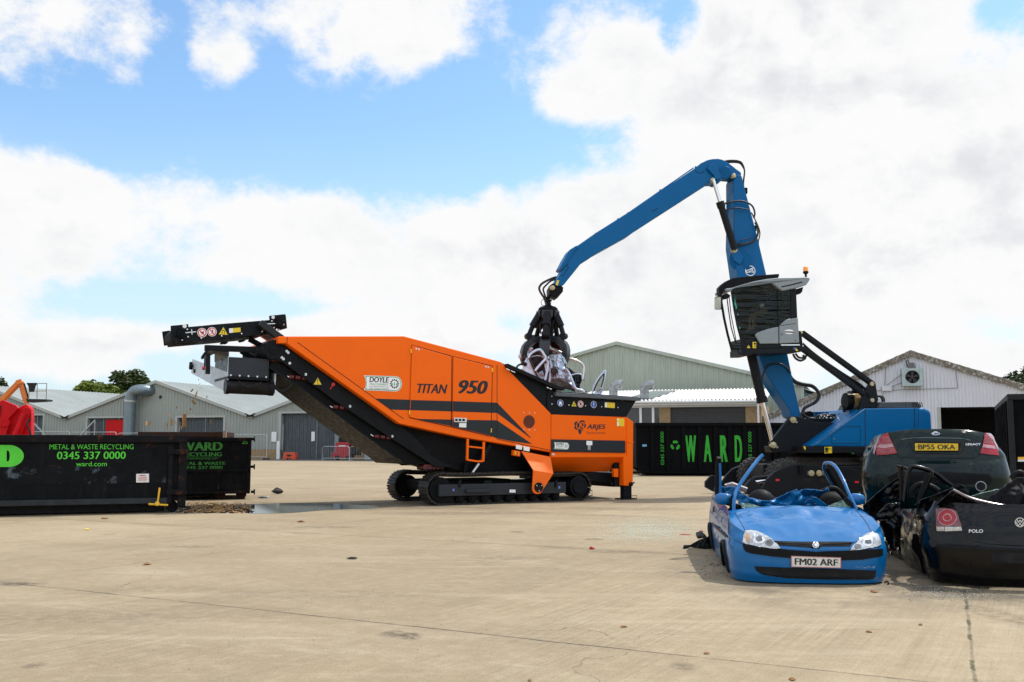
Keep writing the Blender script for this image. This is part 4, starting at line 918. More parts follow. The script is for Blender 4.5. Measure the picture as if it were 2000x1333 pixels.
# --- orange housing
hood = [(544, 657.5), (789, 657), (978, 707), (1076.2, 808), (1076.2, 883.5), (900, 854), (780.5, 828), (560, 671), (544, 671)]
o = MB(); o.pprism(T, hood, 0, WD, dref=0); housing = o.build('housing', m_tor, shr, bevel=.018)
# stripes, gaps and louvre (surface marks of the housing side)
o = MB(); E_ = -.004
pflat(o, T, [(734, 779), (971, 787), (1037.5, 856), (1034, 854.5), (971, 807), (764.5, 800.5)], E_); pflat(o, T, [(812, 818.6), (971, 821.5), (1039.5, 867.8), (1000, 862.3), (971, 856.5), (960, 852.6), (882, 834)], E_)
for s_ in ('a',): o.build('stripe', m_tgrey, shr, fix=False)
def gap(pts, w, d=-.006, P=T, m=m_seam, name='panel_gap', par=None, r=False):
    b = MB(); q = [P.p(*p, d) for p in pts]
    for (a0, b0), (a1, b1) in zip(q, q[1:]):
        L_ = math.hypot(a1 - a0, b1 - b0); nx, nz = -(b1 - b0) / L_ * w / 2, (a1 - a0) / L_ * w / 2
        flat(b, P, [(a0 + nx, b0 + nz), (a1 + nx, b1 + nz), (a1 - nx, b1 - nz), (a0 - nx, b0 - nz)], d); d -= .0006
    return b.build(name, m, par, fix=False)
# service doors: thin proud panels round a dark reveal
for q, nm in (([(804, 673.5), (883.3, 695.8), (881.6, 835), (799.3, 816.6)], 0), ([(884.6, 696.2), (962.5, 715), (959.6, 853.6), (882.8, 835.3)], 1)):
    ins = []
    cx_ = sum(p[0] for p in q) / 4; cy_ = sum(p[1] for p in q) / 4
    g = MB(); pflat(g, T, q, -.007); 
    dr = MB(); big = [(x + (1.0 if x < cx_ else -1.0), y + (1.4 if y < cy_ else -1.4)) for x, y in q]
    dr.pprism(T, big, -.03, -.008); dd = dr.build('service_door', m_tor, shr, bevel=.01)
    g.build('door_reveal', m_seam, dd, fix=False)
    E2 = -.0335
    l = MB()
    if nm == 0:
        pflat(l, T, [(802.2, 781.6), (881, 784), (880.6, 804), (801.4, 801.5)], E2); pflat(l, T, [(812, 818.6), (880.4, 820), (880.2, 832.2)], E2)
    else:
        pflat(l, T, [(884.6, 784), (959.8, 786.6), (959.6, 806.8), (884.4, 804)], E2); pflat(l, T, [(884.2, 820.2), (959.4, 821.4), (958.8, 851.5), (884, 833.5)], E2)
    l.build('stripe', m_tgrey, dd, fix=False)
    l = MB()
    if nm == 0: pletter(l, T, 'TITAN', (815.5, 750.5, 873.5, 768.3), E2 - .001, .035, .28)
    else: pletter(l, T, '950', (897, 743.5, 951.5, 769.3), E2 - .001, .045, .28)
    l.build('lettering', m_tgrey, dd, fix=False)
    h = MB()
    for x, y in (((803, 686), (800, 806)) if nm == 0 else ((961.8, 723), (959.6, 841))): h.cyl(T.wp(x, y - 4, -.03), T.wp(x, y + 4, -.03), .014, n=8)
    h.build('hinge', m_ye, dd)
    b = MB()
    for x, y in (((813, 681.6), (818, 682.8)) if nm == 0 else ((949, 716.6), (953.5, 717.6))): c = T.p(x, y, -.031); disc(b, T, c, .022, -.036)
    b.build('bolt', m_steel, dd, fix=False)
    if nm == 1:
        b = MB(); b.pprism(T, [(887, 816.2), (912.2, 816.8), (912, 825.8), (886.8, 825)], -.05, -.0335); q_ = b.build('latch_plate', m_steel, dd, bevel=.006)
        b = MB(); 
        for k in range(3): pflat(b, T, [(889 + 7 * k, 818.3), (894 + 7 * k, 818.5), (894 + 7 * k, 823), (889 + 7 * k, 822.8)], -.0515)
        b.build('latch_mark', m_tblk, q_, fix=False)
        b = MB(); pflat(b, T, [(897, 826.5), (911, 827), (910.6, 835.5), (896.6, 834.8)], E2 - .001); b.build('notice', m_wh, dd, fix=False)
gap([(580.8, 669), (788, 818.5)], .012, par=shr); gap([(971, 713), (970.8, 858), (1075, 880)], .012, par=shr); gap([(545, 658.6), (788, 658.2)], .0, par=shr) if False else None
gap([(561, 658.5), (560.5, 671)], .012, par=shr)
# louvre
c = at_((1033.3, 824)); o = MB(); disc(o, T, c, .158, -.005); lv = o.build('grille', mat('grille_brown', (.16, .032, .012), .7, var=.1), shr, fix=False)
o = MB(); rr = random.Random(1)
for i in range(-8, 9):
    for j in range(-8, 9):
        x, y = (i + .5 * (j % 2)) * .017, j * .0165
        if x * x + y * y < .145 ** 2: disc(o, T, (c[0] + x, c[1] + y), .0052, -.007, n=6)
o.build('perforation', m_seam, lv, fix=False)
o = MB()
for k in range(4):
    for yy in (806.5, 839.5):
        if k < 3: disc(o, T, at_((1022.8 + k * 10.8, yy + k * .1)), .014, -.006, n=8)
o.build('rivet', m_steel, shr, fix=False)
# company sticker
def doyle(P, px, d, par, name):
    x0, y0, x1, y1 = px; s = (x1 - x0) / 74.0; hh = (y1 - y0) / 31.0
    def q(x, y): return (x0 + x * s, y0 + y * hh)
    def plate(k): 
        pts = [q(0 + k * 1.6, 0 + k), q(4, 15)] if False else []
        pts = [q(k * 2.2, k), q(62 - k * .2, 2 + k)] + [q(62 + (12 - k) * math.sin(t), 16.5 - (14.5 - k) * math.cos(t)) for t in [math.pi * i / 10 for i in range(1, 10)]] + [q(62 - k * .2, 31 - k), q(k * 2.2, 28.5 - k), q(2.4 + k * .8, 23), q(4 + k * .6, 14.5), q(2.4 + k * .8, 6)]
        return pts
    o = MB(); pflat(o, P, plate(0), d); st = o.build(name, m_wh, par, fix=False)
    o = MB(); a = P.poly(plate(1.0), d - .0015); b = P.poly(plate(2.3), d - .0015); n = len(a)
    o.add([P.w(*p_, d - .0015) for p_ in a] + [P.w(*p_, d - .0015) for p_ in b], [(i, (i + 1) % n, (i + 1) % n + n, i + n) for i in range(n)])
    c2 = P.p(*q(59.5, 16.2), d); r = 9.3 * s / 83 
    for ang in (-.35, .0, .35): 
        cc = (c2[0] + ang * r * 1.0, c2[1] - r * .08); o.add([P.w(cc[0] + x * r, cc[1] + y * r, d - .0016) for x, y in ((0, -.42), (.13 + ang * .3, 0), (ang * .5, .5 - abs(ang) * .5), (-.13 + ang * .3, 0))], [(0, 1, 2, 3)])
    o.build('green_print', m_gn, st, fix=False)
    o = MB(); pletter(o, P, 'DOYLE', (*q(11, 3.6), *q(48.5, 13.6)), d - .002, .03, .12); rr2 = r
    disc(o, P, c2, r * .66, d - .002, r2=r * .80, n=28)
    for k in range(12):
        t = 2 * math.pi * k / 12; ct, st_ = math.cos(t), math.sin(t)
        flat(o, P, [(c2[0] + ct * r * u_ - st_ * r * v_, c2[1] + st_ * r * u_ + ct * r * v_) for u_, v_ in ((.78, -.1), (1, -.08), (1, .08), (.78, .1))], d - .002)
    o.build('dark_print', m_tgrey, st, fix=False)
    o = MB(); pletter(o, P, 'MACHINERY', (*q(11, 15.2), *q(48, 19.3)), d - .002, 0, .2); o.build('green_name', m_gn, st, fix=False)
    o = MB(); pletter(o, P, 'www.doylemachinery.com', (*q(10, 20.2), *q(48, 23.2)), d - .002, 0, .1); pletter(o, P, 'TEL: 03330 433322', (*q(10, 24.2), *q(48, 27.2)), d - .002, 0, .15); o.build('contact_print', mat('grey_print', (.12, .13, .13), .6), st, fix=False)
doyle(T, (711, 733.5, 785, 765), -.006, shr, 'company_sticker')
# --- hopper
o = MB(); HO = [(1077.0, 809.8), (1223.5, 815), (1222.8, 893.7), (1076.8, 893.7)]
o.pprism(T, HO, 0, .1); 
a0, a1 = at_((1077, 850))[0], at_((1223, 850))[0]; zt, zb = at_((1150, 812))[1], at_((1150, 893.7))[1]
o.pbox(T, a0, a1, zb, zt, WD - .1, WD); o.pbox(T, a1 - .1, a1, zb, zt, .1, WD - .1)
o.build('hopper_side', m_tor, shr, bevel=.012)
zlow = T.p(1150, 922, .45)[1]
o = MB(); o.add([T.w(a0, zb, .01), T.w(a1 - .01, zb, .01), T.w(a1 - .24, zlow, .5), T.w(a0, zlow, .5), T.w(a0, zb, WD - .01), T.w(a1 - .01, zb, WD - .01), T.w(a1 - .24, zlow, WD - .5), T.w(a0, zlow, WD - .5)], [(0, 1, 2, 3), (5, 4, 7, 6), (1, 5, 6, 2), (3, 2, 6, 7), (4, 0, 3, 7)]); o.build('hopper_bottom', m_tor, shr, fix=True)
o = MB(); o.pprism(T, [(1077.3, 858.4), (1221.5, 861.2), (1221.8, 885), (1077, 883)], -.03, -.004); bandd = o.build('hatch', mat('hatch_grey', (.018, .022, .028), .4, var=.08, coat=.05, spec=.25), shr, bevel=.012)
doyle(T, (1082, 864, 1111.5, 878.5), -.034, bandd, 'company_sticker')
o = MB(); pflat(o, T, [(1145.3, 861.4), (1156.8, 861.7), (1156.8, 870), (1145.3, 869.6)], -.033); o.build('notice', m_wh, bandd, fix=False)
o = MB(); o.pprism(T, [(1148, 870.2), (1153.8, 870.3), (1153.8, 879.8), (1148, 879.6)], -.045, -.0305); o.build('latch', m_steel, bandd, bevel=.004)
o = MB(); pletter(o, T, 'ARJES', (1147, 829.2, 1182.5, 841.2), -.004, .03, .2); o.build('maker_lettering', m_tgrey, shr, fix=False)
o = MB(); pletter(o, T, 'Recycling Innovation', (1146, 843.4, 1182.5, 848.8), -.004, 0, .0); o.build('maker_slogan', mat('dark_orange_print', (.22, .05, .01), .6), shr, fix=False)
# ram's-head emblem: two coiled horns and a face
o = MB()
def zz(*p): return z4(*[(1450 + x, 612 + y) for x, y in p])
for pts in ([(4, 22), (14, 12), (30, 8), (22, 24), (18, 40), (8, 48)], [(2, 50), (16, 46), (22, 62), (30, 72), (20, 74), (6, 62)], [(26, 24), (38, 20), (44, 34), (40, 52), (30, 64), (24, 48)], [(32, 72), (46, 62), (54, 76), (56, 96), (48, 108), (38, 100), (34, 86)],
            [(40, 14), (52, 4), (70, 2), (84, 12), (78, 20), (66, 14), (54, 16), (46, 26)], [(82, 22), (90, 34), (88, 52), (78, 60), (74, 50), (80, 42), (78, 30)], [(52, 26), (66, 22), (74, 32), (70, 46), (58, 52), (60, 40), (66, 36), (58, 32)], [(46, 40), (54, 54), (70, 60), (60, 70), (48, 60)], [(60, 74), (72, 64), (64, 80), (56, 90)]):
    pflat(o, T, zz(*pts), -.004)
o.build('ram_emblem', m_tgrey, shr, fix=False)
o = MB(); pflat(o, T, z4((1770, 600), (1826, 602), (1824, 660), (1770, 657)), -.004); st = o.build('caution_label', m_ye, shr, fix=False)
o = MB(); pflat(o, T, z4((1772, 602), (1784, 602), (1784, 615), (1772, 615)), -.005); pflat(o, T, z4((1772, 628), (1784, 628), (1784, 656), (1772, 656)), -.005); o.build('pictogram', m_wh, st, fix=False)
# corner post and support foot
o = MB(); pts = z4((1840, 590), (1843, 625), (1888, 627), (1886, 775), (1886, 1105), (1818, 1102), (1815, 900), (1840, 890))
o.pprism(T, z4((1840, 588), (1890, 626), (1886, 1104), (1818, 1100), (1816, 896), (1840, 880)), -.02, .2, dref=0); o.pprism(T, z4((1838, 772), (1892, 776), (1892, 784), (1838, 780)), -.035, .22, dref=0); o.build('corner_post', m_tor, shr, bevel=.012)
o = MB(); x0, x1 = at_((1218.8, 960))[0], at_((1233.6, 960))[0]; o.pbox(T, x0, x1, .03, at_((1228, 948))[1], .0, .17); o.pbox(T, x0 - .1, x1 + .1, 0, .03, -.08, .27); o.tube([T.w(x0 - .12, .02, -.05), T.w(x0 - .12, .09, -.05), T.w(x1 + .12, .09, -.05), T.w(x1 + .12, .02, -.05)], .008, 6); o.build('support_leg', m_tblk, shr, bevel=.006)
o = MB(); o.pbox(T, x0, x1, .03, at_((1228, 948))[1], WD - .3, WD - .1); o.pbox(T, x0 - .1, x1 + .1, 0, .03, WD - .4, WD); o.build('support_leg', m_tblk, shr, bevel=.006)
o = MB(); o.pbox(T, x0 - .02, x1 + .03, at_((1228, 948))[1], zt - .25, WD - .3, WD - .06); o.build('corner_post', m_tor, shr, bevel=.012)
o = MB(); o.pprism(T, z4((1745, 975), (1782, 975), (1782, 1038), (1752, 1036)), .1, .2); o.build('lug', m_tor, shr, bevel=.006)
o = MB(); c = T.wp(*z4((1878, 1090))[0], -.06); o.cyl(c, c + T.n * .1, .055, n=14); o.tube([c, c + Vector((.08, 0, .05))], .02, 6); o.build('pin', m_tblk, shr, smooth=40)
# rear dark beam with lamp
o = MB(); o.pprism(T, z4((1290, 1003), (1780, 1003), (1815, 1110), (1740, 1110), (1730, 1075), (1290, 1062)), .45, WD - .45); o.pprism(T, z4((1780, 930), (1816, 930), (1816, 1112), (1780, 1110)), .16, .3, dref=0); o.build('rear_beam', m_tblk, shr, bevel=.02)
o = MB(); o.lathe(T.wp(*z4((1747, 1078))[0], .35), (0, 0, -1), [(.02, -.02), (.06, 0), (.055, .05), (.02, .11)], 14); o.build('hanging_lamp', m_steel, shr, smooth=40)
# upper black hopper
o = MB(); o.pprism(T, [(1069.5, 763), (1247, 776), (1222.5, 815.2), (1077.5, 810), (1068.5, 798)], .0, .06, dref=0); upA = at_((1069, 790))[0]
tA0, tA1 = at_((1070, 764)), at_((1247, 776)); bA1 = at_((1222.5, 815))
o.prism(T, [tA0, tA1, bA1, at_((1077.5, 810))], WD - .06, WD)
o.add([T.w(*tA1, .06), T.w(*tA1, WD - .06), T.w(*bA1, WD - .06), T.w(*bA1, .06)], [(0, 1, 2, 3)])
o.build('hopper_upper', m_tblk, shr, bevel=.008)
o = MB(); p0, p1 = at_((1086, 766), -.12), at_((1251.5, 777), -.12)
o.prism(T, [p0, p1, (p1[0], p1[1] - .085), (p0[0], p0[1] - .1)], -.12, .08); o.prism(T, [(p1[0] - .1, p1[1]), p1, (p1[0], p1[1] - .085), (p1[0] - .1, p1[1] - .09)], .08, WD + .12); o.prism(T, [p0, p1, (p1[0], p1[1] - .085), (p0[0], p0[1] - .1)], WD - .08, WD + .12)
o.build('hopper_rim', mat('rim_grey', (.075, .085, .10), .4, var=.1, coat=.2), shr, bevel=.012)
o = MB(); wing = [(979, 707.5), (987.5, 712.5), (1097.5, 761.5), (1069.5, 768), (1068, 798.5), (1075, 807)]
o.pprism(T, wing, .03, .06, dref=0); o.pprism(T, [(986.6, 711.2), (1098, 760.5), (1095.6, 764), (1083, 762), (986, 718)], -.14, .03, dref=0); o.build('hopper_wing', m_tblk, shr, bevel=.006); o = MB(); o.pprism(T, [(979, 707.5), (987.5, 712.5), (1097.5, 761.5), (1076, 807)], WD - .06, WD - .03, dref=0)
o.build('hopper_wing', m_tblk, shr, bevel=.006)
o = MB()
for p in (((989, 719.5), (996, 722.7)), ((998, 723.5), (1006, 727)), ((1068, 756.2), (1072, 757.5)), ((1073.5, 758.3), (1077.5, 759.8))):
    (x0_, y0_), (x1_, y1_) = p; pflat(o, T, [(x0_, y0_), (x1_, y1_), (x1_ + .2, y1_ + 1.8), (x0_ + .2, y0_ + 1.8)], -.143)
o.build('wing_slot', m_wh, shr, fix=False)
o = MB()
for x, y in ((1077.8, 774.2), (1187.2, 780), (1078, 789.4), (1111.2, 791.5), (1143.6, 793), (1175, 795), (1207, 796.4), (1215.5, 782), (1136, 777)): disc(o, T, at_((x, y)), .016, -.004, n=8)
o.build('bolt', m_steel, shr, fix=False)
# pictograms on the hopper wall
def pict(kind, x, y, r, par, P=T, d=-.004):
    c = P.p(x, y, d)
    if kind == 'must': 
        o = MB(); disc(o, P, c, r * 1.1, d); p = o.build('safety_sign', m_wh, par, fix=False); o = MB(); disc(o, P, c, r, d - .001); o.build('blue_disc', m_bl, p, fix=False)
        o = MB(); flat(o, P, [(c[0] - r * .15, c[1] + r * .65), (c[0] + r * .15, c[1] + r * .65), (c[0] + r * .1, c[1] - r * .2), (c[0] - r * .1, c[1] - r * .2)], d - .002); disc(o, P, (c[0], c[1] - r * .5), r * .15, d - .002, n=10); o.build('symbol', m_wh, p, fix=False)
    if kind == 'ears':
        o = MB(); disc(o, P, c, r * 1.1, d); p = o.build('safety_sign', m_wh, par, fix=False); o = MB(); disc(o, P, c, r, d - .001); o.build('blue_disc', m_bl, p, fix=False)
        o = MB(); disc(o, P, (c[0], c[1] + r * .1), r * .5, d - .002, n=14); flat(o, P, [(c[0] - r * .6, c[1] - r * .7), (c[0] - r * .3, c[1]), (c[0] + r * .3, c[1]), (c[0] + r * .6, c[1] - r * .7), (c[0] + r * .2, c[1] - r * .6), (c[0], c[1] - r * .3), (c[0] - r * .2, c[1] - r * .6)], d - .0023); o.build('symbol', m_wh, p, fix=False)
    if kind in ('no', 'noheart', 'noperson'):
        o = MB(); disc(o, P, c, r * 1.12, d); p = o.build('safety_sign', m_wh, par, fix=False); o = MB(); disc(o, P, c, r * .78, d - .001, r2=r)
        t = math.pi * .75; cs, sn = math.cos(t), math.sin(t); flat(o, P, [(c[0] + cs * r * u_ - sn * r * v_, c[1] + sn * r * u_ + cs * r * v_) for u_, v_ in ((-.85, -.1), (.85, -.1), (.85, .1), (-.85, .1))], d - .003)
        if kind == 'noheart': flat(o, P, [(c[0] + x * r, c[1] + y * r) for x, y in ((-.15, -.35), (.3, -.45), (.45, -.1), (.1, .1), (-.3, .05))], d - .0015)
        o.build('red_ring', m_rd, p, fix=False)
        o = MB()
        if kind == 'no': flat(o, P, [(c[0] + x * r, c[1] + y * r) for x, y in ((-.3, -.5), (.25, -.5), (.4, .1), (.3, .45), (-.3, .5), (-.42, .1))], d - .002)
        elif kind == 'noheart': flat(o, P, [(c[0] + x * r, c[1] + y * r) for x, y in ((-.5, .15), (-.3, .4), (0, .2), (.3, .4), (.5, .1), (.1, -.1), (-.25, -.05))], d - .002)
        else: disc(o, P, (c[0] + .1 * r, c[1] + .35 * r), r * .16, d - .002, n=10); flat(o, P, [(c[0] + x * r, c[1] + y * r) for x, y in ((-.1, .2), (.35, .1), (.3, -.2), (.35, -.6), (.05, -.3), (-.3, -.55), (-.05, -.1))], d - .002)
        o.build('symbol', m_bk, p, fix=False)
    if kind in ('warn', 'flame', 'magnet', 'tilt'):
        tri = lambda k: [(c[0] + r * k * math.sin(q), c[1] - r * .15 + r * k * math.cos(q)) for q in (0, 2.094, 4.189)]
        o = MB(); flat(o, P, tri(1.22), d); p = o.build('safety_sign', m_bk if kind != 'flame' else m_ye, par, fix=False)
        o = MB(); flat(o, P, tri(1.0), d - .001); o.build('yellow_face', m_ye, p, fix=False)
        o = MB()
        if kind == 'magnet': 
            for sx in (-1, 1): flat(o, P, [(c[0] + sx * r * .3, c[1] - r * .5), (c[0] + sx * r * .18, c[1] - r * .5), (c[0] + sx * r * .18, c[1] + r * .1), (c[0] + sx * r * .3, c[1] + r * .1)][::sx], d - .002)
            flat(o, P, [(c[0] - r * .3, c[1] + r * .1), (c[0] + r * .3, c[1] + r * .1), (c[0] + r * .2, c[1] + r * .25), (c[0] - r * .2, c[1] + r * .25)], d - .002)
        elif kind == 'flame': flat(o, P, [(c[0] + x * r, c[1] + y * r) for x, y in ((-.25, -.45), (.25, -.45), (.3, -.1), (.1, .25), (-.05, .0), (-.3, -.1))], d - .002)
        else: flat(o, P, [(c[0] - r * .1, c[1] + r * .5), (c[0] + r * .1, c[1] + r * .5), (c[0] + r * .05, c[1] - r * .15), (c[0] - r * .05, c[1] - r * .15)], d - .002); disc(o, P, (c[0], c[1] - r * .38), r * .1, d - .002, n=8)
        o.build('symbol', m_bk, p, fix=False)
pict('ears', 1094.5, 787.6, .075, shr); pict('flame', 1121, 789.8, .07, shr); pict('no', 1134, 789.5, .075, shr); pict('must', 1159.6, 790.5, .078, shr)
o = MB(); pflat(o, T, z4((1680, 480), (1755, 484), (1754, 524), (1680, 518)), -.004); st = o.build('caution_label', m_ye, shr, fix=False)
o = MB(); pflat(o, T, z4((1681, 482), (1697, 483), (1697, 517), (1681, 516)), -.005); o.build('pictogram', m_wh, st, fix=False)
# e-stop, notices, ladder
o = MB(); o.pprism(T, z4((1002, 836), (1054, 846), (1050, 884), (1000, 876)), -.06, .05); es = o.build('switch_box', m_tor, shr, bevel=.01)
o = MB(); o.pprism(T, z4((1014, 848), (1042, 853), (1040, 872), (1013, 868)), -.08, -.058); es2 = o.build('yellow_plate', m_ye, es); o = MB(); disc(o, T, T.p(*z4((1028, 860))[0], -.08), .03, -.084, n=12); o.build('red_button', m_rd, es, fix=False)
for q in (((1020, 795), (1066, 804), (1064, 834), (1019, 826)), ((1076, 806), (1122, 815), (1120, 846), (1075, 838))): o = MB(); pflat(o, T, z4(*q), -.005); o.build('notice', m_wh, shr, fix=False)
o = MB(); pflat(o, T, z4((1287, 860), (1308, 861), (1308, 874), (1287, 873)), -.006); o.build('small_plate', m_steel, shr, fix=False)
o = MB()
def lad(a, b, w=.05): o.bar(T.wp(*z4(a)[0], -.04), T.wp(*z4(b)[0], -.04), w, w, up=T.n)
lad((660, 752), (655, 912)); lad((780, 775), (775, 920)); lad((655, 808), (778, 822), .035); lad((655, 908), (735, 920), .04); lad((735, 920), (775, 918), .04); o.build('ladder', m_tor, shr, bevel=.004)
# --- bent foot bracket carrying the track
o = MB(); A = [T.wp(*p, 0) for p in z4((1060, 843), (1276, 886))]; B_ = [T.wp(*p, -.3) for p in z4((1150, 986), (1297, 1010))]
o.add(A + B_[::-1] + [p + T.n * .03 for p in A + B_[::-1]], [(0, 1, 2, 3), (7, 6, 5, 4), (0, 4, 5, 1), (1, 5, 6, 2), (2, 6, 7, 3), (3, 7, 4, 0)])
lowp = [(1297, 1010), (1213, 1142), (1204, 1156), (1190, 1162), (1172, 1162), (1156, 1156), (1145, 1140), (1142, 1120), (1150, 986)]
o.pprism(T, z4(*lowp), -.3, -.27, dref=-.3); 
o.add([T.wp(*z4((1276, 886))[0], .02), T.wp(*z4((1297, 1010))[0], -.28), T.wp(*z4((1213, 1142))[0], -.28), T.wp(*z4((1213, 1142))[0], .1), T.wp(*z4((1276, 900))[0], .1)], [(0, 1, 2, 3, 4)])
o.build('foot_bracket', mat('bracket_orange', (.92, .15, .008), .45, var=.05, spec=.25), shr, fix=True)
o = MB(); c = T.wp(*z4((1187, 1112))[0], -.3); o.cyl(c - T.n * .03, c + T.n * .02, .115, n=22); cp = o.build('pivot_cap', m_tblk, shr, smooth=40, bevel=.006); o = MB(); o.cyl(c - T.n * .034, c - T.n * .029, .04, n=14); o.build('pivot_bore', m_seam, cp)
o = MB()
for k in range(3): q = k * 2.094 + .5; p = c - T.n * .034 + T.u * .08 * math.cos(q) + Vector((0, 0, .08 * math.sin(q))); o.cyl(p, p - T.n * .006, .014, n=8)
o.build('pivot_bolt', m_steel, cp)
o = MB(); o.pprism(T, z4((1068, 940), (1150, 935), (1150, 1020), (1068, 1022)), WD - .5, WD - .2, dref=0); o.pprism(T, z4((1060, 880), (1270, 905), (1180, 1010), (1110, 1010)), .35, WD - .35, dref=0); o.build('cross_carrier', m_tor, shr, bevel=.01)
# --- dark belly and conveyor
o = MB(); o.pprism(T, [(640, 731), (782, 829), (1075, 884), (1077, 922), (1030, 928), (905, 923), (845, 908), (815, 893), (770, 842)], .34, WD - .34, dref=.34); o.build('belly', m_tblk2, shr, bevel=.02)
side = z3t((95, 150), (140, 165), (205, 200), (1335, 968), (1520, 1130), (1660, 1290), (1880, 1400), (1700, 1400), (1560, 1310), (1250, 1112), (690, 737), (235, 400), (160, 345), (80, 322), (30, 295), (5, 250), (15, 195), (50, 160))
for d in (.22, WD - .3):
    o = MB(); o.pprism(T, side, d, d + .06, dref=.22); cs = o.build('conveyor_side', m_tblk, shr, bevel=.008)
    if d < 1:
        pict('warn', *z3t((515, 542))[0], .10, cs, T, .216)
        b = MB()
        for x, y in ((205, 237), (220, 252), (155, 300), (172, 315), (235, 358), (395, 470), (838, 790), (1262, 1090)): disc(b, T, T.p(*z3t((x, y))[0], .22), .03, .214, n=10)
        b.build('bolt', m_steel, cs, fix=False)
        b = MB()
        for x, y in ((380, 462), (822, 780), (1243, 1080)): b.pprism(T, z3t((x - 18, y - 8), (x + 16, y + 8), (x + 16, y + 14), (x - 18, y - 2)), .205, .22)
        b.build('slot', m_seam, cs)
        b = MB(); c = T.wp(*z3t((672, 570))[0], .2); b.cyl(c, c + T.n * .03, .04, n=10); b.tube([c, T.wp(*z3t((640, 620))[0], .2)], .012, 6); b.build('pull_switch', m_rd, cs)
o = MB(); under = z3t((60, 330), (180, 372), (690, 738), (1250, 1112), (1640, 1370), (1400, 1370), (1330, 1310), (1000, 1082), (300, 562), (40, 402))
o.pprism(T, under, .34, WD - .36, dref=.3); o.build('belt_frame', m_tblk2, shr, bevel=.01)
o = MB(); o.pprism(T, z3t((40, 398), (300, 560), (1000, 1080), (1330, 1310), (1310, 1318), (990, 1092), (290, 572), (36, 410)), .26, .32, dref=.28); o.build('lower_rail', m_tblk, shr)
o = MB()
for x, y in ((226, 492), (652, 792), (1060, 1078)): pflat(o, T, z3t((x - 14, y - 10), (x + 14, y + 6), (x + 14, y + 14), (x - 14, y - 2)), .255)
o.build('rail_slot', m_wh, shr, fix=False)
for x, y in ((300, 500), (740, 800), (1150, 1096)):
    o = MB(); c = T.wp(*z3t((x, y))[0], .29); dr_ = (T.wp(*z3t((x + 60, y + 6))[0], .29) - c).normalized()
    for k in (-.16, -.02, .12): o.cyl(c + dr_ * k, c + dr_ * (k + .1), .045, n=12)
    o.build('idler', mat('idler_red', (.10, .012, .012), .5, var=.2), shr, smooth=40)
o = MB()
for k in range(5): c = T.wp(*z4((350 + 30 * k, 962 - k * 1))[0], .3); o.cyl(c, c + T.n * .35, .062, n=14)
o.build('return_roller', MATS['idler_red'], shr, smooth=40)
o = MB(); o.pprism(T, z4((325, 938), (480, 950), (500, 935), (520, 1010), (490, 1030), (478, 985), (335, 985)), .5, .9); o.pprism(T, z4((640, 925), (660, 925), (650, 1005), (632, 1005)), .2, .3); o.build('hanger', m_tblk2, shr)
o = MB(); o.cyl(T.wp(*z4((826, 800))[0], .18), T.wp(*z4((745, 935))[0], .18), .075, n=14); o.build('ram_barrel', m_tblk, shr, smooth=40)
o = MB(); o.cyl(T.wp(*z4((745, 935))[0], .18), T.wp(*z4((692, 1012))[0], .18), .036, n=12); o.build('ram_rod', m_steel, shr, smooth=40)
o = MB(); o.pprism(T, z4((668, 1028), (680, 1008), (698, 1008), (706, 1030)), .1, .26); o.build('ram_lug', m_tblk, shr)
# head drum
o = MB(); c = T.wp(535, 683.5, .2); o.cyl(c + T.n * .12, c + T.n * (WD - .6), .20, n=28); hd = o.build('head_drum', m_rubber, shr, smooth=40)
o = MB(); o.cyl(c - T.n * .02, c + T.n * .1, .215, n=28); o.cyl(c - T.n * .05, c - T.n * .02, .10, n=20); o.cyl(c - T.n * .07, c - T.n * .05, .035, n=12); o.build('bearing', m_tblk, hd, smooth=40, bevel=.006)
# --- overband magnet
MD = .55
mg = [(345, 641.5), (420, 634), (526.5, 625.3), (535, 633), (521, 653.5), (440, 662), (345, 670)]
o = MB(); o.pprism(T, mg, MD, MD + 1.15, dref=MD); mag = o.build('magnet_beam', m_tblk, shr, bevel=.01)
o = MB(); bp = [(345, 639), (526, 623.8), (546, 622), (552, 632), (545, 642), (520, 651.5), (345, 671.5), (336, 664), (335, 650)]
o.pprism(T, bp, MD + .2, MD + .95, dref=MD); o.build('magnet_belt', m_rubber, mag, bevel=.03)
def slotplate(px, d, nm):
    b = MB(); b.pprism(T, px, d, d + .025, dref=d); return b.build(nm, m_tblk, mag, bevel=.006)
p1_ = slotplate([(333.4, 636.6), (367.8, 633.4), (368.4, 641), (375, 643.7), (367.8, 659), (360.8, 666.6), (337.5, 667.2), (333.8, 664)], MD - .03, 'end_plate')
p2_ = slotplate([(525.8, 617.2), (557, 613.8), (558.6, 617), (561, 641.6), (543, 646.7), (539, 633.5), (526.8, 628.5)], MD - .03, 'end_plate')
slotplate([(316.6, 648), (332, 645.7), (333, 674), (320.5, 676)], MD + .98, 'end_plate')
o = MB(); disc(o, T, T.p(360.5, 637.4, MD - .03), .042, MD - .034); disc(o, T, T.p(533.3, 620.2, MD - .03), .036, MD - .034); 
for x, y in ((324.5, 662), (553.2, 631.2)): pflat(o, T, [(x - 1.2, y - 4.5), (x + 1.6, y - 4.8), (x + 2, y + 4.5), (x - .8, y + 4.8)], MD - .034 if x > 400 else MD + .972)
for x, y in ((365.8, 643.6), (367.4, 658), (356, 664.6), (393, 660.8), (433, 656.3), (472, 652), (392 + 120, 648), (531, 627.4), (535.3, 640.4), (544.6, 644.3)): disc(o, T, T.p(x, y, MD - .03), .016, MD - .034, n=8)
o.build('hole', m_wh, mag, fix=False)
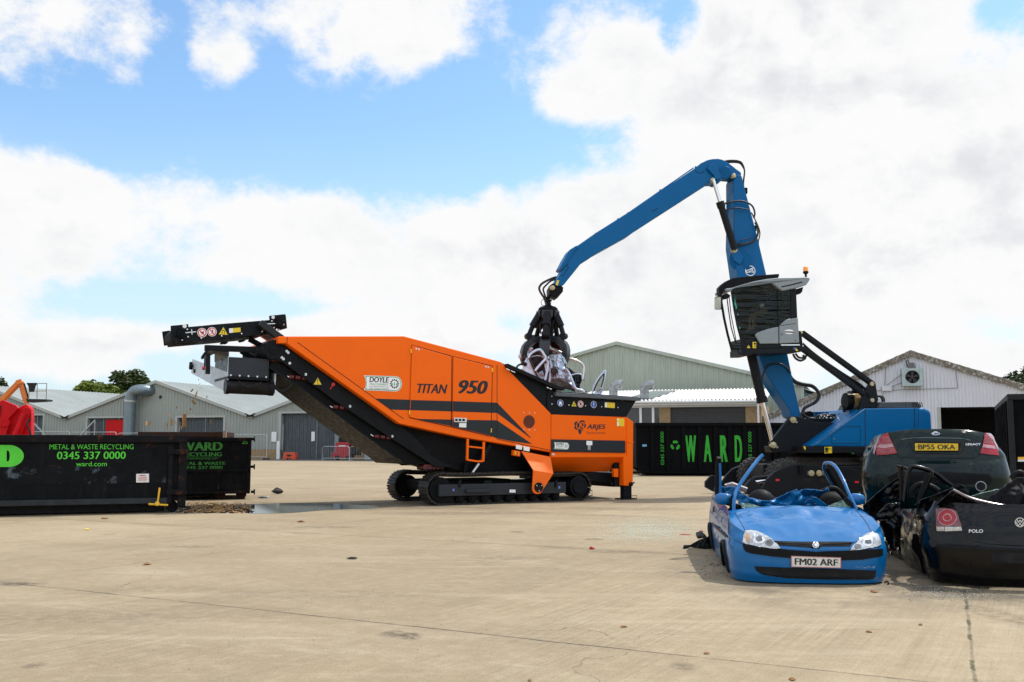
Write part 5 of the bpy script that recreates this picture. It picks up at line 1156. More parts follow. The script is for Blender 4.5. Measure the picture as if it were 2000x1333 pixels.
for x, y in ((353, 652.5), (545, 632.5)):
    b = MB(); c = T.wp(x, y, MD - .03); b.cyl(c - T.n * .08, c, .085, n=18); b.cyl(c - T.n * .1, c - T.n * .08, .05, n=14)
    for k in range(4): q = k * 1.571 + .4; e = c + T.u * .1 * math.cos(q) + Vector((0, 0, .1 * math.sin(q))); b.cyl(e - T.n * .04, e, .03, n=10)
    b.build('bearing', m_tblk2, mag, smooth=40)
o = MB(); o.bar(T.wp(361, 650.5, MD - .06), T.wp(383, 648.4, MD - .06), .02, .02, up=T.n); o.bar(T.wp(374, 643.5, MD - .05), T.wp(375, 654, MD - .05), .02, .02, up=T.n); o.bar(T.wp(519, 633, MD - .06), T.wp(541, 632.5, MD - .06), .02, .02, up=T.n); o.build('tension_rod', m_steel, mag)
pict('noheart', 394.8, 650.3, .088, mag, T, MD - .006); pict('noperson', 414, 648.4, .088, mag, T, MD - .006); pict('magnet', 436.2, 647.6, .105, mag, T, MD - .006)
o = MB(); pflat(o, T, z2((727, 257), (838, 248), (840, 290), (730, 300)), MD - .006); st = o.build('caution_label', m_ye, mag, fix=False)
o = MB(); pflat(o, T, z2((727, 257), (764, 254), (766, 297), (730, 300)), MD - .0075); o.build('pictogram', m_wh, st, fix=False)
o = MB(); o.bar(T.wp(507, 631, MD - .12), T.wp(556, 667, MD - .12), .14, .18, up=T.n); o.build('magnet_arm', mat('arm_grey', (.020, .0235, .027), .4, var=.1, spec=.2), shr, bevel=.01); o = MB(); o.bar(T.wp(512, 652, MD + 1.3), T.wp(556, 682, MD + 1.3), .14, .18, up=T.n)
o.build('magnet_arm', mat('arm_grey', (.024, .028, .032), .4, var=.1, spec=.3), shr, bevel=.01)
o = MB(); o.bar(T.wp(487, 663, MD + .6), T.wp(526, 684, MD + .6), .1, .13, up=T.n); o.bar(T.wp(471, 686, MD + .5), T.wp(495, 702, MD + .5), .1, .12, up=T.n); o.build('magnet_bracket', m_tblk, shr, bevel=.008)
# --- cross conveyor for the metal
o = MB(); o.bar(T.wp(400, 680, .6), T.wp(500, 683.5, .6), .12, .13, up=T.n); o.bar(T.wp(406, 690, .55), T.wp(405.5, 731, .55), .09, .1, up=T.n); o.tube([T.wp(403, 675, .5), T.wp(406, 683, .5), T.wp(398, 694, .5), T.wp(394, 700, .5)], .03, 6); o.build('cross_frame', m_tblk, shr, bevel=.008)
CD = .35
bx = z2((720, 530), (1118, 552), (1110, 737), (713, 716)); o = MB(); o.pprism(T, bx, CD, CD + 1.3, dref=CD); ccn = o.build('chute_box', mat('chute_grey', (.020, .024, .030), .4, var=.15, vs=4, spec=.3), shr, bevel=.008)
o = MB(); o.pprism(T, z2((712, 716), (1112, 738), (1112, 762), (712, 742)), CD - .03, CD + 1.3, dref=CD); o.build('chute_lip', m_tblk, shr)
for k in range(5): o = MB(); disc(o, T, T.p(*z2((745 + 85 * k, 707 + 4.6 * k))[0], CD), .02, CD - .005, n=8); o.build('bolt', m_steel, ccn, fix=False)
o = MB(); c0 = T.wp(*z2((712, 818))[0], CD + .1); c1 = T.wp(*z2((1130, 838))[0], CD + .1); o.cyl(c0, c1, .145, n=26); rl_ = o.build('belt_drum', m_rubber, shr, smooth=50)
ax = (c1 - c0).normalized(); o = MB(); o.cyl(c0 - ax * .05, c0 + ax * .03, .158, n=26); o.cyl(c1 - ax * .05, c1 + ax * .05, .155, n=26); o.build('drum_end', m_tblk, rl_, smooth=40)
o = MB(); o.tube([T.wp(*z2((820, 765))[0], CD - .12), T.wp(*z2((880, 808))[0], CD - .14), T.wp(*z2((950, 818))[0], CD - .14), T.wp(*z2((1040, 775))[0], CD - .12)], .014, 6, smooth=5); o.build('hose', m_dark, shr, smooth=60); o = MB(); o.tube([T.wp(*z2((1160, 800))[0], CD), T.wp(*z2((1200, 850))[0], CD), T.wp(*z2((1260, 855))[0], CD), T.wp(*z2((1310, 825))[0], .3), T.wp(*z2((1350, 780))[0], .3)], .022, 6, smooth=5); o.build('hose', m_dark, shr, smooth=60)
o = MB(); o.pprism(T, z2((1120, 735), (1165, 775), (1160, 815), (1130, 800)), CD, CD + .15); o.build('motor', m_tblk, shr, bevel=.02)
# its light steel side cheeks run back away from the camera, rising
m_cheek = mat('zinc_sheet', (.50, .54, .58), .42, .25, var=.15, vs=5, rv=.1)
f0 = T.p(444, 748, CD)
def bk(a_off, z, d): return T.w(f0[0] + a_off, z, CD + d)
zf = T.p(371, 716, CD + 4.0)[1]; z0 = f0[1]
o = MB(); L_ = 4.1
q = [bk(0, z0 - .2, .05), bk(0, z0 + .22, .0), bk(0, zf + .18, L_ - .15), bk(0, zf + .1, L_), bk(0, zf - .16, L_ - .02)]
o.add(q + [p + T.u * .03 for p in q], [(0, 1, 2, 3, 4), (9, 8, 7, 6, 5)] + [(i, (i + 1) % 5, (i + 1) % 5 + 5, i + 5) for i in range(5)])
ck = o.build('cheek', m_cheek, shr)
o = MB(); q = [bk(1.0, z0 - .2, .05), bk(1.0, z0 + .22, .0), bk(1.0, zf + .18, L_ - .15), bk(1.0, zf + .1, L_), bk(1.0, zf - .16, L_ - .02)]
o.add(q + [p + T.u * .03 for p in q], [(0, 1, 2, 3, 4), (9, 8, 7, 6, 5)] + [(i, (i + 1) % 5, (i + 1) % 5 + 5, i + 5) for i in range(5)]); o.build('cheek', m_cheek, shr)
o = MB(); o.add([bk(.06, z0 - .02, .1), bk(.98, z0 - .02, .1), bk(.98, zf, L_ - .1), bk(.06, zf, L_ - .1), bk(.06, z0 - .16, .1), bk(.98, z0 - .16, .1), bk(.98, zf - .14, L_ - .1), bk(.06, zf - .14, L_ - .1)], [(0, 1, 2, 3), (7, 6, 5, 4), (0, 4, 5, 1), (2, 6, 7, 3)]); o.build('cross_belt', m_rubber, shr)
o = MB(); c = bk(-.02, zf - .02, L_ - .25); o.cyl(c - T.u * .07, c, .07, n=14); o.cyl(bk(-.03, zf - .14, L_ - .5), bk(.02, zf - .14, L_ - .5), .05, n=10); o.cyl(bk(-.06, zf + .05, L_ - .1), bk(.02, zf + .05, L_ - .1), .06, n=12); o.build('bearing', m_tblk2, ck, smooth=40)
o = MB(); c = bk(-.03, (z0 + zf) / 2 + .15, L_ * .55); o.tube([c + Vector((0, 0, .3)), c, c + T.n * .12 + Vector((0, 0, -.02))], .025, 6); o.build('pull_cord', m_tblk, ck); o = MB(); o.cyl(c - T.u * .06, c, .04, n=10); o.build('red_knob', m_rd, ck)
o = MB(); q = [bk(-.012, z0 + .24, .0), bk(-.012, z0 + .1, .0), bk(-.012, z0 + .55, .9), bk(-.012, z0 + .95, .9), bk(-.012, z0 + .66, .02)]; q = [T.wp(*p, CD) for p in z2((712, 716), (720, 530))] + [T.wp(*p, CD + 1.9) for p in z2((592, 580), (590, 650))]
o.add(q + [p + T.u * .03 for p in q], [(0, 1, 2, 3), (7, 6, 5, 4)] + [(i, (i + 1) % 4, (i + 1) % 4 + 4, i + 4) for i in range(4)]); o.build('chute_side', m_cheek, shr)
o = MB(); dpl = [T.wp(*p, CD + .7) for p in z2((600, 440), (720, 432))] + [T.wp(*p, CD + .5) for p in z2((725, 500), (722, 530))] + [T.wp(*p, CD + .9) for p in z2((590, 580), (590, 500))]
o.add(dpl, [(0, 1, 2, 3, 4, 5)]); o.add([T.wp(*p, CD + 1.0) for p in z2((600, 445), (590, 500), (470, 555), (455, 550), (500, 485))], [(0, 1, 2, 3, 4)]); o.build('deflector', mat('worn_plate', (.22, .20, .18), .6, .2, var=.25, vs=5), shr, solid=.02, fix=False)
o = MB()
for (x, y) in ((690, 395), (860, 375)):
    rr3 = random.Random(int(x)); pts = [(x + 34 * math.cos(q) * rr3.uniform(.5, 1.3), y + 11 * math.sin(q) * rr3.uniform(.5, 1.5)) for q in [2 * math.pi * i / 9 for i in range(9)]]
    o.pprism(T, z2(*pts), MD + .3, MD + .5, dref=MD + .3)
o.build('caught_scrap', m_dark, mag)
# --- tracks
def track(d0, wdt, par, nm):
    tr = MB(); 
    A0, A1 = T.p(832, 960)[0] + .36, T.p(1147, 954)[0] - .28; zc = .37; r0 = .36; r1 = .34
    path = []; n = 14
    for i in range(n + 1): q = math.pi / 2 + math.pi * i / n; path.append((A0 + r0 * math.cos(q), zc + r0 * math.sin(q)))
    for i in range(1, 24): path.append((A0 + (A1 - A0) * i / 24, .012))
    for i in range(n + 1): q = -math.pi / 2 + math.pi * i / n; path.append((A1 + r1 * math.cos(q), .35 + r1 * math.sin(q)))
    for i in range(1, 24): f = i / 24; path.append((A1 + (A0 - A1) * f, .69 + .04 * f - .012 * math.sin(f * math.pi * 3)))
    Ls = [0]; path.append(path[0])
    for p, q in zip(path, path[1:]): Ls.append(Ls[-1] + math.hypot(q[0] - p[0], q[1] - p[1]))
    def P_(s):
        s %= Ls[-1]
        for i in range(len(path) - 1):
            if Ls[i] <= s <= Ls[i + 1]:
                f = (s - Ls[i]) / (Ls[i + 1] - Ls[i]); p, q = path[i], path[i + 1]; t = Vector((q[0] - p[0], q[1] - p[1])).normalized(); return Vector((p[0] + (q[0] - p[0]) * f, p[1] + (q[1] - p[1]) * f)), t
    N_ = 62; st = Ls[-1] / N_
    for k in range(N_):
        c, t = P_(k * st); nr = Vector((t.y, -t.x))
        def w3(u, v, d): p = c + t * u + nr * v; return T.w(p.x, p.y, d)
        for u0, u1, v0, v1 in ((-st * .46, st * .46, -.022, .004), (-st * .40, -st * .18, .004, .026), (st * .1, st * .26, .004, .022)):
            vs = [w3(u, v, d) for v in (v0, v1) for u, d in ((u0, d0), (u1, d0), (u1, d0 + wdt), (u0, d0 + wdt))]
            tr.add(vs, [(3, 2, 1, 0), (4, 5, 6, 7), (0, 1, 5, 4), (1, 2, 6, 5), (2, 3, 7, 6), (3, 0, 4, 7)])
        for dd in (.14, wdt - .2):
            vs = [w3(u, v, d) for v in (-.085, -.022) for u, d in ((-st * .5, d0 + dd), (st * .5, d0 + dd), (st * .5, d0 + dd + .06), (-st * .5, d0 + dd + .06))]
            tr.add(vs, [(3, 2, 1, 0), (4, 5, 6, 7), (0, 1, 5, 4), (1, 2, 6, 5), (2, 3, 7, 6), (3, 0, 4, 7)])
    tk = tr.build('track_chain', m_track, par)
    f = MB(); b0, b1 = T.p(857, 960, d0)[0], T.p(1105, 960, d0)[0]
    f.pbox(T, b0, b1, .205, .47, d0 - .02, d0 + wdt - .05); fr = f.build('track_frame', mat('track_frame_grey', (.020, .0245, .030), .45, var=.12, vs=3, spec=.3), par, bevel=.012)
    f = MB(); f.pbox(T, b0, b0 + .42, .06, .205, d0 + .1, d0 + wdt - .1); f.pbox(T, b0 + .5, b1 - .1, .12, .205, d0 + .12, d0 + wdt - .12); f.build('roller_guard', m_tblk, fr, bevel=.01)
    for k in range(9):
        g = MB(); a = b0 + .55 + k * (b1 - b0 - .8) / 8; g.cyl(T.w(a, .125, d0 + .03), T.w(a, .125, d0 + wdt - .06), .095, n=16); g.cyl(T.w(a, .125, d0), T.w(a, .125, d0 + .03), .05, n=12); g.build('road_roller', m_tblk2, fr, smooth=40)
    g = MB(); g.cyl(T.w(A1, .35, d0 - .01), T.w(A1, .35, d0 + wdt - .1), .25, n=28); g.cyl(T.w(A1, .35, d0 - .06), T.w(A1, .35, d0 - .01), .19, n=24); dm = g.build('drive_motor', m_tblk, par, smooth=40, bevel=.01)
    g = MB(); 
    for k in range(14): q = 2 * math.pi * k / 14; c = T.w(A1 + .155 * math.cos(q), .35 + .155 * math.sin(q), d0 - .06); g.cyl(c - T.n * .012, c, .014, n=6)
    g.build('motor_bolt', m_steel if False else m_tblk2, dm)
    g = MB(); g.cyl(T.w(A0, zc, d0 + .08), T.w(A0, zc, d0 + wdt - .08), .27, n=28); g.build('idler_wheel', m_tblk2, par, smooth=40)
    if d0 < .5:
        g = MB(); g.pprism(T, z4((637, 1128), (820, 1124), (820, 1148), (640, 1152)), d0 - .1, d0 - .02, dref=d0); g.build('step', MATS['track_frame_grey'], fr, bevel=.01)
        for x in (602, 1316): g = MB(); g.tube([T.wp(*z4((x, 1112))[0], d0 - .04), T.wp(*z4((x, 1070))[0], d0 - .04), T.wp(*z4((x + 8, 1060))[0], d0 + .1)], .03, 8); g.build('tie_hook', m_tblk, fr, smooth=50)
        g = MB(); pflat(g, T, z4((972, 1130), (1016, 1130), (1016, 1152), (972, 1152)), d0 - .025); g.build('type_plate', m_wh, fr, fix=False)
        for x in (555, 1342): g = MB(); pflat(g, T, z4((x - 7, 1124 if x < 900 else 1104), (x + 7, 1124 if x < 900 else 1104), (x + 7, 1142 if x < 900 else 1122), (x - 7, 1142 if x < 900 else 1122)), d0 - .025); g.build('blue_mark', mat('mark_blue', (.12, .2, .6), .5), fr, fix=False)
        g = MB(); g.pprism(T, z4((770, 1095), (790, 1062), (835, 1062), (855, 1095)), d0 + .1, d0 + .3); g.build('top_skid', m_tblk, fr)
track(-.06, .5, shr, 'near'); track(WD - .72, .5, shr, 'far')
o = MB(); x0 = at_((1150, 960))[0]; o.tube([T.w(x0, .1, .1), T.w(x0 + .16, .12, .1), T.w(x0 + .16, .24, .1), T.w(x0, .22, .1)], .012, 6); o.build('wire_step', m_tblk, shr)
o = MB(); o.pbox(T, .0, 2.2, .3, .55, .5, WD - .72); o.build('undercarriage', m_tblk2, shr, bevel=.03)
# ================================================================ BLUE MATERIAL HANDLER
m_blue = mat('handler_blue', (.0003, .108, .295), .40, var=.04, vs=1, coat=.05, rv=.05, spec=.15)
m_eblk = mat('handler_black', (.005, .006, .0075), .45, var=.15, vs=2, rv=.1, spec=.12)
m_egry = mat('handler_dark_grey', (.0095, .0115, .0145), .45, var=.1, vs=2, rv=.1, spec=.14)
m_silv = mat('cab_silver_grey', (.24, .275, .29), .45, var=.06, vs=20, rv=.05, spec=.4)
m_chrome = mat('ram_chrome', (.75, .76, .77), .14, .95, var=.03, rv=.04)
m_pin = mat('pin_gold', (.50, .44, .27), .4, .5, var=.2, vs=9)
m_hose = mat('hose_black', (.010, .010, .011), .5, var=.2)
m_cabgl = mat('cab_glass', (.012, .018, .017), .05, var=.3, vs=2, rv=0, spec=.45)
m_tyre = mat('tyre_rubber', (.035, .034, .032), .85, var=.3, vs=6, spots=(.09, .08, .065), spot_s=4, spot_t=.58)
def z6(*p): return [(1040 + x / 4.165, 300 + y / 4.165) for x, y in p]
def z7(*p): return [(1370 + x / 6.06, 500 + y / 6.06) for x, y in p]
def z8(*p): return [(1400 + x / 4.165, 640 + y / 4.165) for x, y in p]
EY = R(9)
c0 = at(1540, 900, 27.2); E = Plane((c0.x, 27.2, 0), EY)
exc = thing('material_handler', 'tall blue and black scrap handler with raised grey cab and grab arm', 'crane', E.w(3.2, 0, 0))
def ep(x, y, d=0): return E.wp(x, y, d)
def epz(f, p, d=0): return E.wp(*f(p)[0], d)
# --- stick
stick = z6((350, 770), (1310, 132), (1345, 100), (1400, 74), (1440, 66), (1485, 64), (1520, 72), (1560, 92), (1640, 155), (1665, 172), (1672, 192), (1660, 212), (1635, 216), (1560, 210), (1520, 216), (1505, 240), (1490, 262), (1460, 250), (1425, 252), (1395, 272), (800, 655), (770, 680), (485, 838), (470, 850), (378, 908), (240, 1080), (215, 1092), (180, 1090), (166, 1072), (240, 935), (262, 880), (300, 815))
o = MB(); o.pprism(E, stick, -.26, .26, dref=0); stk = o.build('stick', m_blue, exc, bevel=.02)
o = MB(); o.pprism(E, z6((205, 945), (250, 860), (285, 800), (340, 766), (352, 782), (318, 815), (262, 905), (222, 962)), -.3, .3, dref=0); o.build('hose_guard', m_blue, stk, bevel=.012)
o = MB(); o.pprism(E, z6((1388, 150), (1405, 118), (1440, 112), (1470, 140), (1490, 200), (1492, 228), (1470, 240), (1450, 232), (1440, 205)), -.34, .34, dref=0); o.cyl(epz(z6, (1562, 157), -.3), epz(z6, (1562, 157), .3), .18, n=26); o.build('cylinder_lug', m_blue, stk, bevel=.012)
for x, y in ((1470, 215), (1640, 180), (165, 1092)): o = MB(); c = epz(z6, (x, y), -.36); o.cyl(c, c + E.n * .12, .062, n=18); o.cyl(c - E.n * .02, c, .035, n=12); o.build('pin', m_pin, stk, smooth=40, bevel=.006)
o = MB()
o.tube([epz(z6, (340, 775), -.2), epz(z6, (520, 650), -.22), epz(z6, (780, 485), -.22), epz(z6, (1040, 305), -.22), epz(z6, (1310, 118), -.2)], .018, 6)
for x, y in ((520, 655), (697, 538), (780, 488), (1040, 303), (1328, 115), (1503, 68)): o.cyl(epz(z6, (x, y + 8), -.22), epz(z6, (x, y - 8), -.22), .03, n=8)
o.build('pipe_run', m_blue, stk, smooth=40)
o = MB(); pflat(o, E, z6((200, 1030), (218, 1034), (206, 1074), (188, 1070)), -.266); o.build('caution_label', m_ye, stk, fix=False)
gap(z6((968, 470), (990, 468), (1020, 440)), .015, -.264, E, m_seam, 'weld_line', stk); gap(z6((1320, 140), (1345, 158), (1380, 160), (1395, 140)), .015, -.264, E, m_seam, 'weld_line', stk); gap(z6((232, 990), (245, 1000), (290, 935), (285, 905), (260, 925)), .012, -.264, E, m_seam, 'weld_line', stk)
# --- main boom
boom = [(1425, 357.5), (1427.5, 350), (1434, 346), (1441, 349), (1450, 385), (1470, 462), (1488, 538), (1508, 615), (1529.5, 694), (1541, 750), (1554, 806), (1552, 815), (1544, 819), (1537, 815), (1534, 803), (1508, 765), (1484, 726), (1472, 691), (1452, 620), (1432.6, 542.5), (1426.5, 500), (1424.3, 485), (1425.6, 430)]
o = MB(); o.pprism(E, boom, -.30, .30, dref=0); bm_ = o.build('boom', m_blue, exc, bevel=.03)
o = MB(); o.pprism(E, z6((1622, 790), (1640, 765), (1665, 768), (1680, 800), (1708, 845), (1705, 875), (1690, 902), (1675, 905), (1635, 875), (1625, 840)), -.36, -.29, dref=-.3); cc_ = E.p(*z6((1690, 850))[0], -.3); o.build('cylinder_lug', m_blue, bm_, bevel=.012)
o = MB(); o.cyl(epz(z6, (1690, 865), -.31), epz(z6, (1690, 865), -.29), .30, n=30); o.build('boss_plate', m_blue, bm_, bevel=.005)
o = MB(); c = epz(z6, (1645, 783), -.38); o.cyl(c, c + E.n * .1, .085, n=18); o.cyl(c - E.n * .02, c, .05, n=12); o.build('pin', m_pin, bm_, smooth=40, bevel=.006)
# emblem: white ring with an animal head outline
o = MB(); cc_ = E.p(*z6((1771, 955))[0], -.31); rr = .145; disc(o, E, cc_, rr * .84, -.315, r2=rr, n=32)
def em(*pts): return [E.p(*p, -.315) for p in z7(*pts)]
def stroke(mb, P, pts, w, d, closed=False):
    q = pts + pts[:1] if closed else pts
    for (a0, b0), (a1, b1) in zip(q, q[1:]):
        L_ = math.hypot(a1 - a0, b1 - b0); nx, nz = -(b1 - b0) / L_ * w / 2, (a1 - a0) / L_ * w / 2; flat(mb, P, [(a0 + nx, b0 + nz), (a1 + nx, b1 + nz), (a1 - nx, b1 - nz), (a0 - nx, b0 - nz)], d)
stroke(o, E, em((605, 145), (565, 165), (535, 178), (530, 190), (545, 197), (575, 192), (590, 188), (598, 195), (618, 198), (606, 175)), .022, -.316, True); stroke(o, E, em((560, 186), (590, 172), (603, 152)), .016, -.317)
o.build('ring_emblem', m_wh, bm_, fix=False)
# --- cylinders
def ram(name, a, m_, b, rb, rr_, d, par=exc):
    o = MB(); o.cyl(epz(*a, d), epz(*m_, d), rb, n=18); p, q = epz(*m_, d), epz(*a, d); t = (p - q).normalized(); o.cyl(p - t * .16, p, rb * 1.18, n=18); o.build(name + '_barrel', m_egry, par, smooth=40)
    o = MB(); o.cyl(epz(*m_, d), epz(*b, d), rr_, n=14); o.build(name + '_rod', m_chrome, par, smooth=40)
ram('stick_cylinder', (z6, (1645, 783)), (z6, (1524, 395)), (z6, (1470, 215)), .095, .05, -.42)
ram('stick_cylinder', (z6, (1645, 783)), (z6, (1524, 395)), (z6, (1470, 215)), .095, .05, .42)
ram('boom_cylinder', (z8, (278, 215)), (z8, (372, 612)), (z8, (460, 955)), .125, .062, -.55)
ram('boom_cylinder', (z8, (278, 215)), (z8, (372, 612)), (z8, (460, 955)), .125, .062, .55)
# --- hoses
def hose(f, pts, r, d, par=exc, name='hose'):
    o = MB(); o.tube([E.wp(*f(p[:2])[0], p[2] if len(p) > 2 else d) for p in pts], r, 8, smooth=5); return o.build(name, m_hose, par, smooth=60)
for k, (dy, dd) in enumerate(((0, -.15), (8, -.05), (16, .08))):
    hose(z6, [(1530, 72 + dy), (1600, 58 + dy), (1680, 62 + dy), (1712, 95 + dy), (1725, 150), (1716, 230 + dy), (1720, 310)], .022, dd)
hose(z6, [(1720, 310), (1740, 400), (1760, 470), (1790, 590), (1800, 640)], .02, -.1); hose(z6, [(1700, 200), (1725, 320), (1770, 480), (1795, 600), (1850, 800), (1885, 990)], .02, .1)
hose(z6, [(1560, 412), (1600, 398), (1700, 388), (1780, 420), (1808, 480), (1800, 525)], .026, -.45); hose(z6, [(1570, 465), (1600, 452), (1680, 445), (1760, 460)], .018, -.42)
hose(z6, [(1680, 750), (1740, 735), (1800, 710), (1832, 660), (1830, 600), (1810, 560)], .03, -.40); hose(z6, [(1665, 740), (1690, 710), (1740, 698), (1790, 680)], .012, -.42); hose(z6, [(1780, 480), (1830, 580), (1850, 650), (1838, 710)], .018, -.2)
hose(z6, [(1800, 640), (1825, 730), (1860, 860), (1885, 980)], .022, -.15); hose(z6, [(1650, 790), (1670, 745), (1700, 730)], .0135, -.4)
o = MB()
for x, y in ((1722, 312), (1795, 618), (1815, 740)): c = epz(z6, (x, y), -.1); o.box(c, (.12, .3, .16))
o.build('hose_clamp', m_eblk, exc, bevel=.01)
hose(z8, [(380, 545), (365, 470), (370, 400), (400, 330), (450, 298), (520, 298), (570, 330), (600, 370)], .026, -.36)
for k in range(2): hose(z8, [(540, 225), (580 - 12 * k, 340), (600, 400), (640, 440 + 8 * k), (700, 460 + 6 * k), (770, 472 + 6 * k), (815, 510 + 4 * k), (830, 555), (810, 600), (760, 630), (715, 655), (695, 700)], .045, -.15 + .14 * k)
hose(z8, [(555, 225), (575, 300), (590, 370)], .02, .1); hose(z8, [(530, 225), (560, 290), (580, 340)], .02, -.2)
# --- quick link and grab
grab = thing('g', None, None, (0, 0, 0)) if False else None
GC = epz(z6, (150, 1100))         # the point the grab hangs from
def z5(*p): return [(960 + x / 5.126, 540 + y / 5.126) for x, y in p]
o = MB(); o.pprism(E, z5((590, 85), (625, 82), (680, 105), (704, 120), (700, 165), (640, 235), (600, 215), (565, 195), (563, 135)), -.2, .2, dref=0); lk = o.build('grab_link', m_eblk, exc, bevel=.015)
o = MB(); c = epz(z5, (614, 117), -.26); o.cyl(c, c + E.n * .12, .055, n=18); o.cyl(c - E.n * .02, c, .03, n=12); o.build('pin', m_pin, lk, smooth=40, bevel=.006)
for k, r_ in enumerate(((0, 0), (34, 22))):
    hose(z5, [(650 - r_[0] * .2, 8 + r_[1]), (590, 28 + r_[1]), (510 + r_[0], 70 + r_[1]), (478 + r_[0] * 1.2, 115 + r_[1] * .4), (490 + r_[0], 160), (525 + r_[0] * .5, 215), (542, 260), (548, 290)], .03 - .006 * k, -.1 + .2 * k)
o = MB(); o.tube([epz(z5, p, .05) for p in ((545, 235), (510, 235), (496, 262), (506, 290), (535, 292))], .008, 5, smooth=4); o.build('cable', m_hose, exc)
hub = epz(z5, (566, 320)); ax = Vector((0, 0, 1)); S5 = FPX / 5.126 and (hub - EYE).length
pm = lambda z: z / 5.126 / FPX * (hub.y)       # size in metres of a measure taken in that enlargement
o = MB(); top = epz(z5, (600, 218)); o.lathe(hub, (0, 0, 1), [(pm(95), -pm(40)), (pm(98), -pm(5)), (pm(80), pm(12)), (pm(44), pm(22)), (pm(30), pm(34)), (pm(32), pm(50)), (pm(26), pm(66)), (pm(40), pm(70)), (pm(38), pm(86)), (pm(20), pm(92)), (pm(22), pm(115))], 24); rot_ = o.build('rotator', m_eblk, exc, smooth=35)
grb = MB(); grb.lathe(hub - ax * pm(20), (0, 0, -1), [(pm(105), 0), (pm(105), pm(20)), (pm(60), pm(110)), (pm(50), pm(290)), (pm(75), pm(310)), (pm(75), pm(340)), (pm(40), pm(350))], 18); grab_o = grb.build('grab', m_eblk, exc, smooth=35)
m_tine = mat('tine_steel', (.014, .017, .021), .4, .15, var=.25, vs=5, rv=.12)
# five curved arms, each with its own ram and guard
rk = pm(1)
for k in range(5):
    q = R(-90 + 72 * k - 4); rd = Vector((math.cos(q), math.sin(q), 0)); sd_ = Vector((-math.sin(q), math.cos(q), 0))
    def gp(r, z, s=0): return hub + rd * (r * rk * .80) - E.u * ((-z) * rk * .07) + Vector((0, 0, z * rk)) + sd_ * s
    # claw: thick curved plate tapering to a point
    outer = [(150, -300), (215, -318), (262, -345), (296, -385), (312, -435), (314, -490), (300, -540), (276, -580), (240, -620)]
    inner = [(150, -300), (120, -345), (160, -362), (205, -378), (232, -408), (246, -450), (248, -500), (240, -540), (240, -620)]
    o = MB(); n = len(outer); hw = .135
    rings = []
    for (ro, zo), (ri, zi), f in zip(outer, inner, [1, 1, 1, 1, 1, .95, .85, .7, .2]): rings.append([gp(ro, zo, hw * f), gp(ro, zo, -hw * f), gp(ri, zi, -hw * f), gp(ri + .5, zi - .5, hw * f)])
    o.loft(rings); o.loft([[gp(60, -285, .1), gp(60, -285, -.1), gp(60, -345, -.1), gp(60, -345, .1)], [gp(160, -298, .09), gp(160, -298, -.09), gp(135, -350, -.09), gp(135, -350, .09)]])
    tn = o.build('tine', m_tine, grab_o, bevel=.014, smooth=35)
    o = MB(); o.cyl(gp(100, -60), gp(186, -190), .10, n=14); o.cyl(gp(186, -190), gp(232, -290), .065, n=12); o.cyl(gp(232, -290) - sd_ * .1, gp(232, -290) + sd_ * .1, .09, n=12); o.build('grab_ram', m_egry, grab_o, smooth=40)
    o = MB(); o.loft([[gp(112 + a, -z_, s) for a, s in ((0, -.15), (22, -.15), (22, .15), (0, .15))] for z_ in (30, 95)] ); o.loft([[gp(112 + a, -z_, s) for a, s in ((0, -.15 + .0), (22, -.15), (22, .15), (0, .15))] for z_ in (95,)] + [[gp(118 + a, -130, s) for a, s in ((0, -.08), (18, -.08), (18, .08), (0, .08))]]); o.build('ram_guard', m_tine, grab_o, bevel=.01)
    o = MB(); o.tube([gp(60, -100, .05), gp(95, -180, .1), gp(80, -260, .06)], .015, 6, smooth=4); o.build('grab_hose', m_hose, grab_o)
# --- cab
CN, CF = -1.35, -.6
def cz(*p): return z7(*p)
o = MB(); o.pprism(E, cz((463, 985), (625, 985), (692, 1042), (945, 1042), (945, 1092), (470, 1105)), CN, CF, dref=CN); o.pprism(E, cz((470, 1105), (945, 1095), (945, 1066), (1160, 1066), (1212, 1085), (1212, 1130), (1000, 1152), (600, 1160), (585, 1178), (474, 1180)), CN - .02, CF + .05, dref=CN); o.pprism(E, cz((1150, 890), (1165, 884), (1196, 905), (1215, 1105), (1160, 1110)), CN + .05, CF + .2, dref=CN)
cabb = o.build('cab_base', m_egry, exc, bevel=.012)
o = MB(); o.pprism(E, cz((505, 996), (598, 996), (598, 1038), (505, 1038)), CN - .012, CN); o.build('vent', m_seam, cabb)
o = MB(); o.pprism(E, cz((940, 1048), (1160, 1046), (1168, 1062), (945, 1064)), CN - .03, CN); o.build('step_edge', m_steel, cabb)
shell = cz((350, 400), (500, 345), (660, 322), (815, 322), (885, 420), (1050, 402), (1052, 740), (990, 765), (905, 842), (660, 912), (630, 940), (640, 985), (463, 985), (420, 820), (385, 640))
